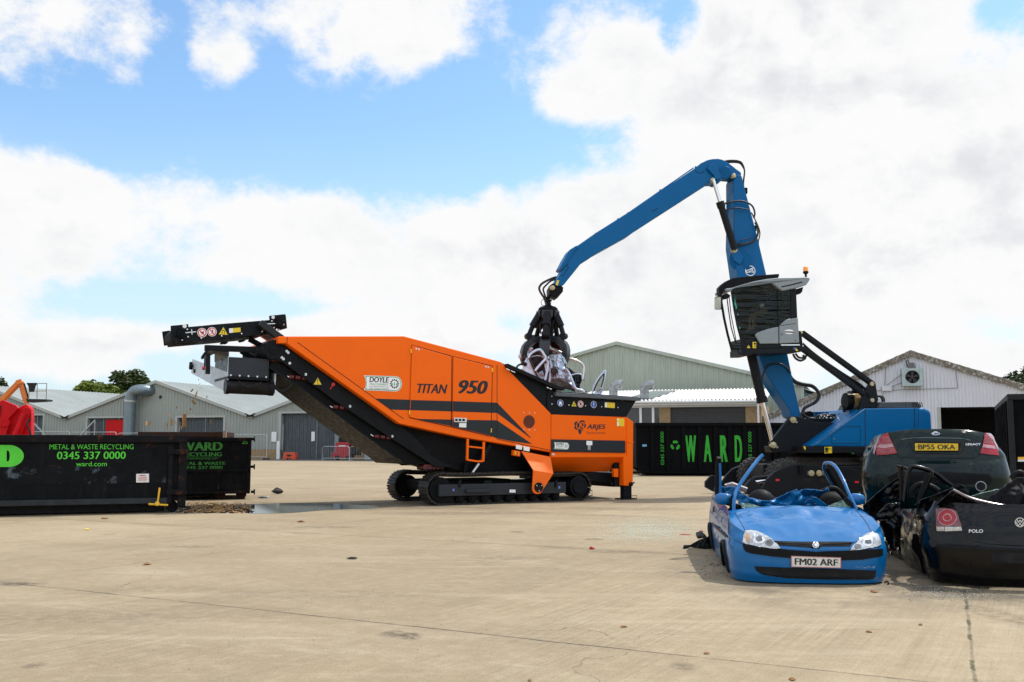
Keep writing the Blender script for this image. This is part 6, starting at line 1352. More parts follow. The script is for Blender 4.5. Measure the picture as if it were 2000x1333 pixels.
# glazed cab body: dark interior box behind tinted panes
m_cabin = mat('cab_interior', (.010, .011, .011), .9)
def ctint():
    m = bpy.data.materials.new('tinted_pane'); m.use_nodes = True; nt = m.node_tree; nt.nodes.clear(); N = nt.nodes.new; L = nt.links.new
    out = N('ShaderNodeOutputMaterial'); mx = N('ShaderNodeMixShader'); tr = N('ShaderNodeBsdfTransparent'); gl = N('ShaderNodeBsdfGlossy'); fr = N('ShaderNodeFresnel')
    tr.inputs[0].default_value = (.24, .34, .32, 1); gl.inputs['Roughness'].default_value = .02; gl.inputs[0].default_value = (.8, .9, .88, 1); fr.inputs[0].default_value = 1.5
    tc = N('ShaderNodeTexCoord'); mp = N('ShaderNodeMapping'); mp.inputs[3].default_value = (.6, .6, 5.0); L(tc.outputs['Object'], mp.inputs[0]); ns = N('ShaderNodeTexNoise'); ns.inputs['Scale'].default_value = 2.2; ns.inputs['Detail'].default_value = 2; L(mp.outputs[0], ns.inputs['Vector'])
    bp = N('ShaderNodeBump'); bp.inputs['Strength'].default_value = .5; bp.inputs['Distance'].default_value = .12; L(ns.outputs[0], bp.inputs['Height']); L(bp.outputs[0], gl.inputs['Normal'])
    ad = N('ShaderNodeMath'); ad.operation = 'MULTIPLY'; L(fr.outputs[0], ad.inputs[0]); ad.inputs[1].default_value = .55; ad.use_clamp = True
    L(ad.outputs[0], mx.inputs[0]); L(tr.outputs[0], mx.inputs[1]); L(gl.outputs[0], mx.inputs[2]); L(mx.outputs[0], out.inputs[0]); return m
m_tint = ctint()
paneA = cz((352, 402), (500, 348), (660, 325), (812, 325), (880, 418), (892, 424), (900, 840), (660, 912), (632, 940), (642, 985), (466, 985), (420, 820), (385, 640)); paneB = cz((900, 424), (935, 420), (1048, 404), (1052, 740), (990, 765), (908, 838))
o = MB(); pflat(o, E, paneA, CN); pa = o.build('side_window', m_tint, exc, fix=False)
o = MB(); pflat(o, E, paneB, CN); o.build('rear_side_window', m_tint, exc, fix=False)
o = MB(); n = len(shell); a = E.poly(shell, CN); b = [( (x - sum(q[0] for q in a) / n) * .94 + sum(q[0] for q in a) / n, (z - sum(q[1] for q in a) / n) * .94 + sum(q[1] for q in a) / n) for x, z in a]
o.add([E.w(*p_, CN + .004) for p_ in a] + [E.w(*p_, CN + .004) for p_ in b] + [E.w(*p_, CN + .05) for p_ in a] + [E.w(*p_, CN + .05) for p_ in b], [f for i in range(n) for j in [(i + 1) % n] for f in ((i, j, j + n, i + n), (i + n, j + n, j + 3 * n, i + 3 * n), (i, i + 2 * n, j + 2 * n, j))]); o.build('window_frame', m_eblk, exc)
# far wall with its own windows showing teal-tinted daylight, floor, seat
fw = MB(); fa = E.poly(shell, CN)
def hole_wall(mb, d): 
    mb.pbox(E, min(x for x, z in fa), max(x for x, z in fa), min(z for x, z in fa) - .02, min(z for x, z in fa) + .8, d, d + .04)
zmin, zmax = min(z for x, z in fa), max(z for x, z in fa); xmin, xmax = min(x for x, z in fa), max(x for x, z in fa)
wn_ = MB()
zone = [E.p(*p, CN) for p in cz((350, 400), (1050, 400), (1050, 985), (463, 985))]
L0 = zone[0][0]; L1 = zone[1][0]; HH = zmax; 
HOLES = [[E.p(*p, CF) for p in cz(*q)] for q in (((388, 480), (410, 480), (424, 625), (402, 628)), ((912, 508), (952, 506), (958, 648), (942, 600), (925, 575)), ((768, 428), (795, 425), (803, 455), (782, 468)), ((808, 432), (830, 428), (830, 458), (820, 460)), ((424, 684), (434, 688), (438, 708), (430, 706)), ((446, 838), (462, 840), (460, 875), (452, 860)), ((800, 565), (822, 570), (815, 630), (828, 680), (806, 620)))]
def inside(p, poly):
    c = False
    for (x0, y0), (x1, y1) in zip(poly, poly[1:] + poly[:1]):
        if (y0 > p[1]) != (y1 > p[1]) and p[0] < (x1 - x0) * (p[1] - y0) / (y1 - y0) + x0: c = not c
    return c
shF = [E.p(*p, CF) for p in shell]; x0_, x1_ = min(p[0] for p in shF), max(p[0] for p in shF); y0_, y1_ = min(p[1] for p in shF), max(p[1] for p in shF); NX, NY = 72, 84
for i in range(NX):
    for j in range(NY):
        xa, xb, ya, yb = x0_ + (x1_ - x0_) * i / NX, x0_ + (x1_ - x0_) * (i + 1) / NX, y0_ + (y1_ - y0_) * j / NY, y0_ + (y1_ - y0_) * (j + 1) / NY; c = ((xa + xb) / 2, (ya + yb) / 2)
        if inside(c, shF) and not any(inside(c, h) for h in HOLES): fw.add([E.w(xa, ya, CF), E.w(xb, ya, CF), E.w(xb, yb, CF), E.w(xa, yb, CF)], [(0, 1, 2, 3)])
fw.build('far_cab_wall', m_cabin, exc)
def teal_glass():
    m = bpy.data.materials.new('teal_pane'); m.use_nodes = True; nt = m.node_tree; nt.nodes.clear(); out = nt.nodes.new('ShaderNodeOutputMaterial'); tr = nt.nodes.new('ShaderNodeBsdfTransparent'); tr.inputs[0].default_value = (.12, 1, .72, 1); nt.links.new(tr.outputs[0], out.inputs[0]); return m
o = MB()
for h in HOLES:
    c = (sum(p[0] for p in h) / len(h), sum(p[1] for p in h) / len(h)); flat(o, E, [(c[0] + (x - c[0]) * 1.3 + .0, c[1] + (z - c[1]) * 1.15) for x, z in h], CF + .03)
o.build('far_window', teal_glass(), exc, fix=False)
o = MB(); o.pbox(E, L0 + .5, L1 - .3, zmin - .02, zmin + .1, CN + .06, CF - .02); o.pbox(E, L1 - .3, L1 - .26, zmin, zmax - .1, CN + .06, CF - .02); o.build('cab_floor', m_cabin, exc)
# roof
o = MB(); o.pprism(E, cz((275, 392), (342, 386), (470, 345), (610, 308), (760, 280), (900, 265), (1060, 262), (1236, 256), (1262, 262), (1272, 285), (1250, 320), (1225, 352), (1120, 386), (960, 418), (938, 416), (815, 322), (660, 322), (500, 348), (352, 402), (345, 425), (282, 428)), CN - .08, CF, dref=CN); rf = o.build('cab_roof', m_silv, exc, bevel=.035, seg=3)
gap(cz((945, 368), (1060, 345), (1195, 310)), .03, CN - .085, E, m_seam, 'roof_groove', rf)
o = MB(); o.pprism(E, cz((1125, 392), (1230, 360), (1215, 420), (1190, 445), (1130, 448)), CN + .1, CF, dref=CN); o.build('roof_vent', m_eblk, exc, bevel=.02)
o = MB(); o.pprism(E, cz((1052, 404), (1120, 390), (1135, 735), (1056, 742)), CN - .01, CN + .1, dref=CN); o.build('rear_pillar', m_egry, exc, bevel=.012)
o = MB(); o.pprism(E, cz((630, 940), (662, 910), (780, 868), (903, 842), (906, 1040), (690, 1043)), CN - .04, CN + .05, dref=CN); o.build('door_panel', m_silv, exc, bevel=.015)
o = MB(); o.pprism(E, cz((915, 836), (950, 800), (988, 765), (1060, 745), (1135, 735), (1152, 1030), (918, 1040)), CN - .04, CF, dref=CN); rp = o.build('rear_panel', m_silv, exc, bevel=.015)
gap(cz((918, 832), (1010, 815), (1112, 802)), .012, CN - .044, E, m_seam, 'panel_groove', rp)
o = MB(); cc_ = E.p(*cz((1038, 900))[0], CN - .045); n = 28; flat(o, E, [(cc_[0] + .135 * math.cos(2 * math.pi * i / n), cc_[1] + .062 * math.sin(2 * math.pi * i / n)) for i in range(n)], CN - .044); ov = o.build('oval_badge', m_wh, rp, fix=False)
o = MB(); pletter(o, E, 'Blackman', (*cz((984, 893))[0], *cz((1094, 912))[0]), CN - .046, .03, .2) if False else pflat(o, E, cz((984, 893), (1094, 897), (1092, 912), (984, 908)), CN - .046)
o.build('badge_print', m_tgrey, ov, fix=False)
o = MB(); disc(o, E, E.p(*cz((953, 929))[0], CN - .045), .022, CN - .045, r2=.012); disc(o, E, E.p(*cz((1112, 1003))[0], CN - .045), .015, CN - .045); o.build('lock', m_eblk, rp, fix=False)
pict('warn', *cz((558, 1076))[0], .055, cabb, E, CN - .026)
o = MB(); pflat(o, E, cz((606, 1020), (648, 1020), (648, 1093), (606, 1093)), CN - .026); st = o.build('caution_label', m_ye, cabb, fix=False)
o = MB(); disc(o, E, E.p(*cz((627, 1042))[0], CN), .03, CN - .028, n=12); 
for x, y in ((620, 1068), (634, 1064), (624, 1078), (638, 1080)): disc(o, E, E.p(*cz((x, y))[0], CN), .011, CN - .028, n=8)
o.build('symbol', m_bk, st, fix=False)
o = MB(); pflat(o, E, cz((1090, 1083), (1112, 1085), (1110, 1115), (1088, 1112)), CN - .026); o.build('blue_label', m_bl, cabb, fix=False)
o = MB(); pflat(o, E, cz((1115, 1088), (1143, 1118), (1140, 1128), (1115, 1126)), CN - .026); o.build('yellow_label', m_ye, cabb, fix=False)
# front guard, visor, mirror
o = MB()
for d in (CN,):
    o.tube([E.wp(*p, d) for p in cz((225, 430), (238, 560), (268, 740), (310, 930), (358, 1108))], .032, 8)
    o.tube([E.wp(*p, d) for p in cz((300, 480), (320, 640), (350, 840), (405, 1035), (455, 1042))], .015, 6)
    o.tube([E.wp(*p, d) for p in cz((330, 500), (350, 700), (400, 950), (412, 1030))], .012, 6)
for a, b in (((358, 1108), (455, 1095)), ((360, 1062), (465, 1068)), ((365, 1085), (455, 1110))): o.tube([E.wp(*cz(a)[0], CN), E.wp(*cz(b)[0], CN)], .02, 6)
o.tube([E.wp(*p, CN) for p in cz((420, 1105), (440, 1150), (468, 1162))], .02, 6); o.build('front_guard', m_eblk, exc, smooth=50)
o = MB(); o.pprism(E, cz((210, 378), (245, 340), (300, 298), (372, 264), (470, 250), (640, 232), (922, 212), (928, 222), (912, 268), (640, 300), (470, 345), (345, 382), (275, 395), (262, 440), (228, 470), (212, 440)), CN + .02, CN + .22, dref=CN); o.build('roof_guard', m_eblk, exc, bevel=.025)
o = MB(); o.pprism(E, cz((240, 470), (300, 440), (345, 470), (330, 500), (260, 515)), CN - .02, CN + .2, dref=CN); o.build('work_lamp', m_eblk, exc, bevel=.02)
o = MB(); o.pprism(E, cz((150, 500), (158, 488), (225, 480), (236, 490), (236, 632), (220, 640), (160, 640), (150, 628)), CN - .1, CN - .02, dref=CN); o.tube([E.wp(*p, CN - .04) for p in cz((190, 490), (215, 470), (240, 475))], .02, 6); mi = o.build('mirror', m_eblk, exc, bevel=.012)
o = MB(); pflat(o, E, cz((156, 505), (165, 494), (222, 488), (230, 495), (230, 626), (218, 633), (165, 633), (156, 622)), CN - .104); o.build('mirror_glass', mat('mirror_surface', (.42, .38, .29), .12, .7, var=.15), mi, fix=False)
# beacon
o = MB(); b0 = E.wp(*cz((1236, 250))[0], -.9); o.cyl(b0, b0 + Vector((0, 0, .08)), .03, n=10); o.lathe(b0 + Vector((0, 0, .08)), (0, 0, 1), [(.05, 0), (.075, .03), (.07, .07)], 16); bs_ = o.build('beacon_base', m_eblk, exc, smooth=40)
o = MB(); o.lathe(b0 + Vector((0, 0, .14)), (0, 0, 1), [(.065, 0), (.066, .1), (.055, .13), (.02, .145)], 18); o.build('beacon_lens', mat('amber_lens', (.85, .30, .015), .15, coat=.5, emit=.15), bs_, smooth=50)
# --- cab lift arms
for d in (-1.0, -.35):
    for a, b, nm in (((690, 42), (1268, 462), 'lift_arm'), ((690, 168), (1235, 570), 'lift_arm')):
        o = MB(); p0, p1 = epz(z8, a, d), epz(z8, b, d); o.bar(p0, p1, .13, .16 if d < -.5 else .14, up=E.n); o.build(nm, m_egry, exc, bevel=.015)
for x, y in ((684, 40), (686, 165), (1265, 460), (1268, 592)): o = MB(); c = epz(z8, (x, y), -1.12); o.cyl(c, c + E.n * .12, .055, n=14); o.build('arm_pin', m_pin, exc, smooth=40, bevel=.006)
for k in range(3): hose(z8, [(700, 130), (760, 185 + 6 * k), (850, 255 + 5 * k), (960, 330 + 6 * k), (1060, 395 + 5 * k), (1150, 450 + 8 * k), (1210, 500 + 4 * k)], .028, -.85 + .15 * k)
hose(z8, [(620, 215), (640, 250), (680, 270), (720, 250), (700, 225)], .03, -1.0); hose(z8, [(640, 212), (670, 245), (720, 240), (735, 205)], .03, -.8)
o = MB(); o.pprism(E, z8((1240, 455), (1262, 445), (1288, 455), (1310, 590), (1290, 650), (1205, 655), (1165, 700), (1148, 690), (1190, 560)), -1.08, -.95, dref=-1.05); o.build('arm_tower', m_egry, exc, bevel=.012); o = MB(); o.pprism(E, z8((1240, 455), (1262, 445), (1288, 455), (1310, 590), (1290, 650), (1205, 655), (1165, 700), (1148, 690), (1190, 560)), -.35, -.22, dref=-1.05); o.build('arm_tower', m_egry, exc, bevel=.012)
for k in range(2): hose(z8, [(1290, 560), (1330 + 12 * k, 560), (1352 + 8 * k, 600), (1330, 640), (1300, 650)], .035, -.6 + .2 * k)
o = MB(); o.cyl(epz(z8, (1040, 600), -.6), epz(z8, (1170, 605), -.6), .23, n=24); af = o.build('air_filter', m_eblk, exc, smooth=40, bevel=.02); o = MB(); o.cyl(epz(z8, (1090, 602), -.6), epz(z8, (1140, 604), -.6), .235, n=24); o.build('filter_band', mat('filter_gold', (.42, .28, .12), .3, .6), af, smooth=40); o = MB(); o.pprism(E, z8((1035, 640), (1050, 640), (1048, 690), (1040, 690)), -.6, -.5); o.pprism(E, z8((1100, 555), (1105, 515), (1150, 515), (1155, 560)), -.7, -.4); o.build('filter_bracket', m_eblk, af)
# --- upper carriage
BN, BF = -1.28, 1.28
o = MB(); o.pprism(E, z8((428, 945), (445, 920), (590, 735), (615, 722), (640, 722), (660, 728), (700, 735), (800, 772), (900, 775), (1030, 770), (1110, 730), (1205, 680), (1000, 840), (780, 968), (725, 1002), (500, 1018), (470, 1018), (435, 985)), -.62, -.5, dref=-.6); o.pprism(E, z8((428, 945), (445, 920), (590, 735), (615, 722), (640, 722), (700, 735), (800, 790), (1030, 790), (1205, 720), (1200, 960), (780, 1002), (500, 1018), (470, 1018), (435, 985)), .45, .57, dref=.45); o.pbox(E, E.p(*z8((560, 1000))[0])[0], E.p(*z8((1180, 1000))[0])[0], E.p(*z8((700, 1010))[0])[1], E.p(*z8((700, 880))[0])[1], -.5, .45); fr_ = o.build('boom_foot', m_egry, exc, bevel=.012)
for x, y in ((624, 752), (463, 957)): o = MB(); c = epz(z8, (x, y), -.68); o.cyl(c, c + E.n * .12, .082, n=22); o.cyl(c - E.n * .02, c, .045, n=16); o.cyl(c - E.n * .03, c - E.n * .02, .03, n=10); o.build('pin', m_pin, fr_, smooth=40, bevel=.008)
o = MB(); o.bar(epz(z8, (640, 775), -.66), epz(z8, (652, 765), -.66), .04, .05); o.bar(epz(z8, (483, 980), -.66), epz(z8, (495, 968), -.66), .04, .05); o.build('pin_keeper', m_steel, fr_)
o = MB(); o.pprism(E, z8((780, 965), (1205, 660), (1606, 655), (1640, 655), (1640, 968), (1206, 970)), BN, BF, dref=BN); hs = o.build('engine_housing', m_blue, exc, bevel=.025)
o = MB(); q = z8((1640, 655), (1690, 652), (1735, 672), (1752, 690), (1760, 820), (1764, 968), (1640, 968)); o.pprism(E, q, BN + .02, BF - .02, dref=BN); o.build('counterweight', m_blue, exc, bevel=.14, seg=4)
gap(z8((1206, 662), (1208, 968)), .018, BN - .004, E, m_seam, 'panel_gap', hs); gap(z8((1608, 656), (1612, 968)), .018, BN - .0045, E, m_seam, 'panel_gap', hs)
gap(z8((935, 880), (1030, 808), (1168, 806), (1168, 944), (935, 944), (935, 880)), .012, BN - .004, E, m_seam, 'hatch_gap', hs); o = MB(); disc(o, E, E.p(*z8((953, 908))[0], BN), .02, BN - .005); o.build('hatch_lock', m_steel, hs, fix=False)
gap(z8((782, 962), (1205, 661)), .012, BN - .005, E, m_tor if False else m_steel, 'edge_strip', hs)
o = MB(); o.pprism(E, z8((1335, 655), (1360, 605), (1560, 603), (1560, 655)), BN + .15, BF - .15, dref=BN); o.pprism(E, z8((1560, 655), (1560, 603), (1660, 602), (1690, 640), (1680, 655)), BN + .15, BF - .15, dref=BN); lid = o.build('engine_lid', mat('lid_grey', (.05, .055, .06), .5, var=.1), exc, bevel=.015)
o = MB()
for k in range(6): pflat(o, E, z8((1585 + 15 * k, 608), (1592 + 15 * k, 608), (1605 + 15 * k, 650), (1598 + 15 * k, 650)), BN + .145)
o.build('louvre', m_seam, lid, fix=False)
o = MB(); o.pprism(E, z8((706, 968), (1780, 968), (1780, 1018), (720, 1022)), BN - .04, BF, dref=BN); sl_ = o.build('sill', m_egry, exc, bevel=.015)
o = MB(); pflat(o, E, z8((703, 968), (722, 968), (722, 998), (712, 990)), BN - .046); pflat(o, E, z8((876, 972), (937, 970), (937, 1022), (876, 1025)), BN - .046); st = o.build('caution_label', m_ye, sl_, fix=False)
o = MB(); disc(o, E, E.p(*z8((892, 990))[0], BN - .04), .05, BN - .048, n=12); pflat(o, E, z8((880, 1006), (902, 1006), (902, 1018), (880, 1018)), BN - .048); o.build('symbol', m_bk, st, fix=False)
gap(z8((907, 974), (907, 1022)), .01, BN - .0485, E, m_seam, 'label_line', st); gap(z8((913, 1000), (918, 985), (928, 982), (932, 1005)), .01, BN - .0485, E, m_seam, 'label_line', st)
# machinery seen between boom foot and housing
o = MB(); rr = random.Random(4)
o.pprism(E, z8((700, 735), (720, 690), (760, 680), (790, 690), (790, 735)), .2, .6, dref=.2); o.pprism(E, z8((1030, 690), (1140, 690), (1140, 735), (1030, 745)), -.2, .4, dref=-.2); o.pprism(E, z8((690, 740), (1100, 740), (1100, 800), (690, 800)), -.4, .4); o.build('valve_block', m_eblk, exc, bevel=.01)
for q in (((800, 685), (920, 685), (915, 740), (800, 738)), ((930, 680), (1040, 678), (1040, 735), (930, 735)), ((650, 710), (690, 690), (740, 685), (740, 720), (660, 725)), ((1060, 690), (1190, 650), (1190, 700), (1060, 712))): o = MB(); o.pprism(E, z8(*q), .62, .9, dref=.6); o.build('far_cover', m_blue, exc, bevel=.015)
o = MB()
for k in range(7):
    x = 840 + 26 * k; y = 735 + rr.uniform(-10, 12); o.cyl(epz(z8, (x, y + 25), -.3), epz(z8, (x + rr.uniform(-6, 6), y), -.3), .035, n=8); o.cyl(epz(z8, (x, y), -.3), epz(z8, (x + 10, y - 12), -.35), .02, n=8)
o.tube([epz(z8, p, -.2) for p in ((910, 705), (1000, 700), (1025, 712), (1028, 740))], .02, 6, smooth=4); o.build('pipe_fitting', m_steel, exc, smooth=40)
for k in range(6): hose(z8, [(790 + 20 * k, 740), (830 + 22 * k, 715 - 6 * (k % 3)), (880 + 20 * k, 730), (900 + 24 * k, 775)], .025, -.3 + .1 * (k % 3))
hose(z8, [(690, 700), (740, 735), (800, 745), (860, 770)], .04, -.3)
# --- slewing ring and undercarriage
sc_ = E.w(E.p(*z8((870, 1060))[0])[0], 0, 0); zt_ = E.p(*z8((870, 1025))[0])[1]; zb_ = E.p(*z8((870, 1110))[0])[1]
o = MB(); o.lathe(sc_ + Vector((0, 0, zb_ - .1)), (0, 0, 1), [(.95, 0), (.95, .1), (1.15, .1), (1.15, .16), (1.0, .16), (1.0, zt_ - zb_ + .0), (.7, zt_ - zb_ + .12)], 40); o.build('slew_ring', mat('slew_ring_dark', (.03, .022, .018), .7, var=.3), exc, smooth=35)
UN = -1.55
hump = z8((228, 1290), (285, 1228), (305, 1232), (330, 1262), (372, 1300), (412, 1235), (420, 1225), (470, 1175), (540, 1142), (655, 1112), (1075, 1130), (1155, 1165), (1178, 1195), (1190, 1240), (1170, 1330), (1150, 1380), (300, 1380), (228, 1340))
o = MB(); o.pprism(E, hump, UN, UN + .12, dref=UN); bl_ = o.build('support_blade', m_egry, exc, bevel=.02)
o = MB()
for x in (738, 878): 
    pts = []; 
    for i in range(20): q = 2 * math.pi * i / 20; pts.append((x + (22 if math.cos(q) > 0 else -22) + 18 * math.cos(q), 1246 + 20 * math.sin(q)))
    pflat(o, E, z8(*pts), UN - .006)
o.build('slot', m_seam, bl_, fix=False)
for x in (774, 836): o = MB(); c = epz(z8, (x, 1186), UN - .05); o.cyl(c, c + E.n * .06, .075, n=20); o.cyl(c - E.n * .02, c, .04, n=12); o.build('pin', m_pin, bl_, smooth=40, bevel=.008)
o = MB()
for x in (745, 864): o.pprism(E, z8((x - 4, 1168), (x + 4, 1168), (x + 4, 1202), (x - 4, 1202)), UN - .05, UN)
o.build('pin_keeper', m_steel, bl_)
for x, y in ((494, 1241), (1138, 1258)): o = MB(); pflat(o, E, z8((x - 16, y - 8), (x + 16, y - 8), (x + 16, y + 8), (x - 16, y + 8)), UN - .008); o.build('reflector', m_rd, bl_, fix=False)
o = MB(); o.tube([epz(z8, (680, 1120), UN - .05), epz(z8, (682, 1150), UN - .05), epz(z8, (680, 1190), UN - .03)], .05, 8); o.build('grab_handle', m_eblk, bl_)
for y0, y1 in ((1230, 1215), (1258, 1243)): o = MB(); o.cyl(epz(z8, (290, y0), UN + .3), epz(z8, (440, y1), UN + .3), .055, n=12); o.build('leg_ram', m_chrome if y0 > 1240 else m_egry, exc, smooth=40)
ux = E.p(*z8((780, 1200))[0])[0]; uc = E.w(ux, 0, 0)
o = MB(); o.pbox(E, ux - 1.1, ux + 1.1, .55, zb_ - .02, -1.3, 1.3); o.pbox(E, ux - 1.6, ux + 1.6, .5, .85, -.45, .45); o.pbox(E, ux - .3, ux + .3, .3, .7, UN + .1, -1.2); o.pprism(E, hump, 1.3, 1.42, dref=UN); o.build('chassis', m_egry, exc, bevel=.02)
def tyre(c, r, w):
    o = MB(); o.lathe(c - E.n * w / 2, E.n, [(r * .55, 0), (r * .9, 0), (r, w * .12), (r, w * .88), (r * .9, w), (r * .55, w)], 36)
    for k in range(26):
        q = 2 * math.pi * k / 26
        for s in (0, 1):
            t0 = q + s * .12; 
            vs = []
            for rr_ in (r * .97, r * 1.045):
                for tt, ww in ((t0, .0), (t0 + .11, .0), (t0 + .2, .48), (t0 + .09, .48)):
                    d_ = E.u * math.cos(tt) + Vector((0, 0, 1)) * math.sin(tt); vs.append(c + d_ * rr_ + E.n * ((ww - .02) * w if s else (.02 - ww) * w))
            o.add(vs, [(0, 1, 2, 3), (7, 6, 5, 4), (0, 4, 5, 1), (1, 5, 6, 2), (2, 6, 7, 3), (3, 7, 4, 0)])
    return o
for a_, d in ((-1.22, -.95), (1.25, -.95), (-1.22, .95), (1.25, .95)):
    o = tyre(E.w(ux + a_, .50, d), .49, .42); w_ = o.build('wheel', m_tyre, exc, smooth=30)
    o = MB(); o.lathe(E.w(ux + a_, .50, d - .2), E.n, [(.05, .0), (.16, .02), (.27, .06), (.27, .34), (.05, .36)], 24); o.build('rim', m_egry, w_, smooth=40)
for x, y in ((1325, 1075), (565, 1090)):
    o = MB(); o.pprism(E, z8((x - 25, y - 22), (x + 28, y - 22), (x + 30, y + 45), (x - 22, y + 45)), .2, .24); o.build('mud_plate', mat('dusty_plate', (.16, .135, .105), .8, var=.3), exc, bevel=.006) if x < 1000 else None
o = MB(); o.bar(epz(z8, (1045, 1105), .4), epz(z8, (1200, 1112), .4), .3, .03); o.bar(epz(z8, (1110, 1105), .3), epz(z8, (1200, 1135), .3), .3, .03); o.build('step_plate', mat('dusty_step', (.28, .27, .24), .7), exc)
# --- operator seen through the glass
ps = thing('person', 'crane operator in dark clothes seated inside the raised cab', 'person', E.wp(*cz((800, 690))[0], -.95))
hp = Vector(ps.location)
me = bpy.data.meshes.new('body'); u_ = -E.u
J = [((0, 0, 0), .15), ((.02, 0, .25), .165), ((.03, 0, .46), .16), ((.03, 0, .56), .062), ((.05, 0, .63), .06), ((.06, 0, .72), .095), ((.05, 0, .80), .085),
     ((.02, -.2, .46), .07), ((.12, -.24, .24), .05), ((.36, -.18, .17), .038), ((.02, .2, .46), .07), ((.12, .24, .24), .05), ((.36, .18, .17), .038),
     ((.22, -.1, -.03), .095), ((.44, -.12, -.02), .075), ((.48, -.12, -.4), .055), ((.58, -.12, -.46), .05), ((.22, .1, -.03), .095), ((.44, .12, -.02), .075), ((.48, .12, -.4), .055), ((.58, .12, -.46), .05)]
ed = [(0, 1), (1, 2), (2, 3), (3, 4), (4, 5), (5, 6), (2, 7), (7, 8), (8, 9), (2, 10), (10, 11), (11, 12), (0, 13), (13, 14), (14, 15), (15, 16), (0, 17), (17, 18), (18, 19), (19, 20)]
for sgn, w0 in ((-1, 9), (1, 12)):
    for k, (dy, ln) in enumerate(((-.03, .075), (-.01, .09), (.01, .085), (.03, .07), (.05 * -sgn, .05))):
        b0 = Vector(J[w0][0]); J.append(((b0.x + .05, b0.y + dy, b0.z - .005), .012)); J.append(((b0.x + .05 + ln, b0.y + dy * 1.2, b0.z - .03), .009)); ed += [(w0, len(J) - 2), (len(J) - 2, len(J) - 1)]
def pj(v): return u_ * v[0] + E.n * v[1] + Vector((0, 0, v[2]))
me.from_pydata([pj(j) for j, r in J], ed, []); bo = bpy.data.objects.new('body', me); COL.objects.link(bo); bo.parent = ps
sk = bo.modifiers.new('skin', 'SKIN'); sk.use_smooth_shade = True
for v, (j, r) in zip(me.skin_vertices[0].data, J): v.radius = (r, r)
me.skin_vertices[0].data[0].use_root = True
ss = bo.modifiers.new('sub', 'SUBSURF'); ss.levels = 1; ss.render_levels = 1
m_skin = mat('skin', (.30, .15, .09), .6, var=.05); me.materials.append(m_skin)
o = MB(); o.lathe(hp + pj((.03, 0, -.02)), (0, 0, 1), [(.19, 0), (.195, .15), (.2, .32), (.19, .46), (.1, .55)], 18); 
o.tube([hp + pj((.02, -.17, .47)), hp + pj((.11, -.25, .25)), hp + pj((.24, -.21, .2))], [.085, .07, .055], 10); o.tube([hp + pj((.02, .17, .47)), hp + pj((.11, .25, .25)), hp + pj((.24, .21, .2))], [.085, .07, .055], 10)
o.build('jacket', mat('navy_cloth', (.012, .018, .05), .9, var=.2), ps, smooth=60)
o = MB(); o.tube([hp + pj((.24, -.21, .2)), hp + pj((.33, -.19, .178))], [.058, .05], 10); o.build('cuff', m_wh, ps, smooth=60)
o = MB(); o.lathe(hp + pj((.045, 0, .74)), (0, 0, 1), [(.105, 0), (.108, .05), (.08, .1), (.02, .12)], 16); o.build('hair', mat('dark_hair', (.012, .009, .007), .8), ps, smooth=60)
o = MB(); f_ = hp + pj((.14, 0, .71))
o.lathe(f_, u_, [(.018, 0), (.014, .02), (.004, .032)], 8); o.build('nose', m_skin, ps, smooth=50)
o = MB()
for s in (-.035, .035): o.lathe(hp + pj((.143, s, .74)), u_, [(.011, 0), (.008, .006)], 8)
o.build('eyes', m_bk, ps); o = MB(); o.box(hp + pj((.148, 0, .665)), (.012, .05, .01), Matrix.Rotation(EY, 3, 'Z')); o.build('mouth', mat('lips', (.25, .08, .06), .6), ps)
for s in (-.098, .098): o = MB(); o.lathe(hp + pj((.05, s, .715)), E.n * (1 if s > 0 else -1), [(.03, -.008), (.034, .004), (.02, .014)], 10); o.build('ear', m_skin, ps, smooth=50)
o = MB(); a_, z_ = (hp - E.o).dot(E.u), hp.z
o.pbox(E, a_ - .5, a_ + .22, z_ - .26, z_ - .13, -1.18, -.7); o.pbox(E, a_ + .2, a_ + .34, z_ - .2, z_ + .62, -1.15, -.72); o.pbox(E, a_ - .15, a_ + .15, zmin + .05, z_ - .25, -1.1, -.8); o.build('seat', m_cabin, exc, bevel=.05)
# ================================================================ WRECKED CARS
def sheet2d(poly, cuts=3, maxlen=None):
    """polygon -> dense triangles in 2-D"""
    bm = bmesh.new(); vs = [bm.verts.new((x, y, 0)) for x, y in poly]; bm.faces.new(vs); bmesh.ops.triangulate(bm, faces=bm.faces[:])
    for _ in range(cuts): bmesh.ops.subdivide_edges(bm, edges=bm.edges[:], cuts=1, use_grid_fill=True)
    bmesh.ops.triangulate(bm, faces=bm.faces[:])
    bm.verts.index_update(); V = [(v.co.x, v.co.y) for v in bm.verts]; F = [tuple(v.index for v in f.verts) for f in bm.faces]; bm.free(); return V, F
def patch(mb, bvh, poly, off=.004, cuts=3, m=0):
    """lay a shape, measured in the photograph, onto a modelled surface so that it follows its curvature"""
    V, F = sheet2d(poly, cuts); out = []; hits = [q[3] for q in (bvh.ray_cast(EYE, ray(x, y).normalized()) for x, y in V) if q[0] is not None]; ref = max(hits) if hits else PATCH_D
    for x, y in V:
        d = ray(x, y).normalized(); h = bvh.ray_cast(EYE, d)
        if h[0] is None:
            h2 = bvh.find_nearest(EYE + d * ref); p, nn = h2[0], h2[1]
        else: p, nn = h[0], h[1]
        if nn.dot(d) > 0: nn = -nn
        out.append(p + nn * off)
    mb.add(out, F, m)
PATCH_D = 10.2
def bvh_of(*mbs):
    v = []; f = []
    for b in mbs: k = len(v); v += b.v; f += [[i + k for i in q] for q in b.f]
    return BVHTree.FromPolygons(v, f)
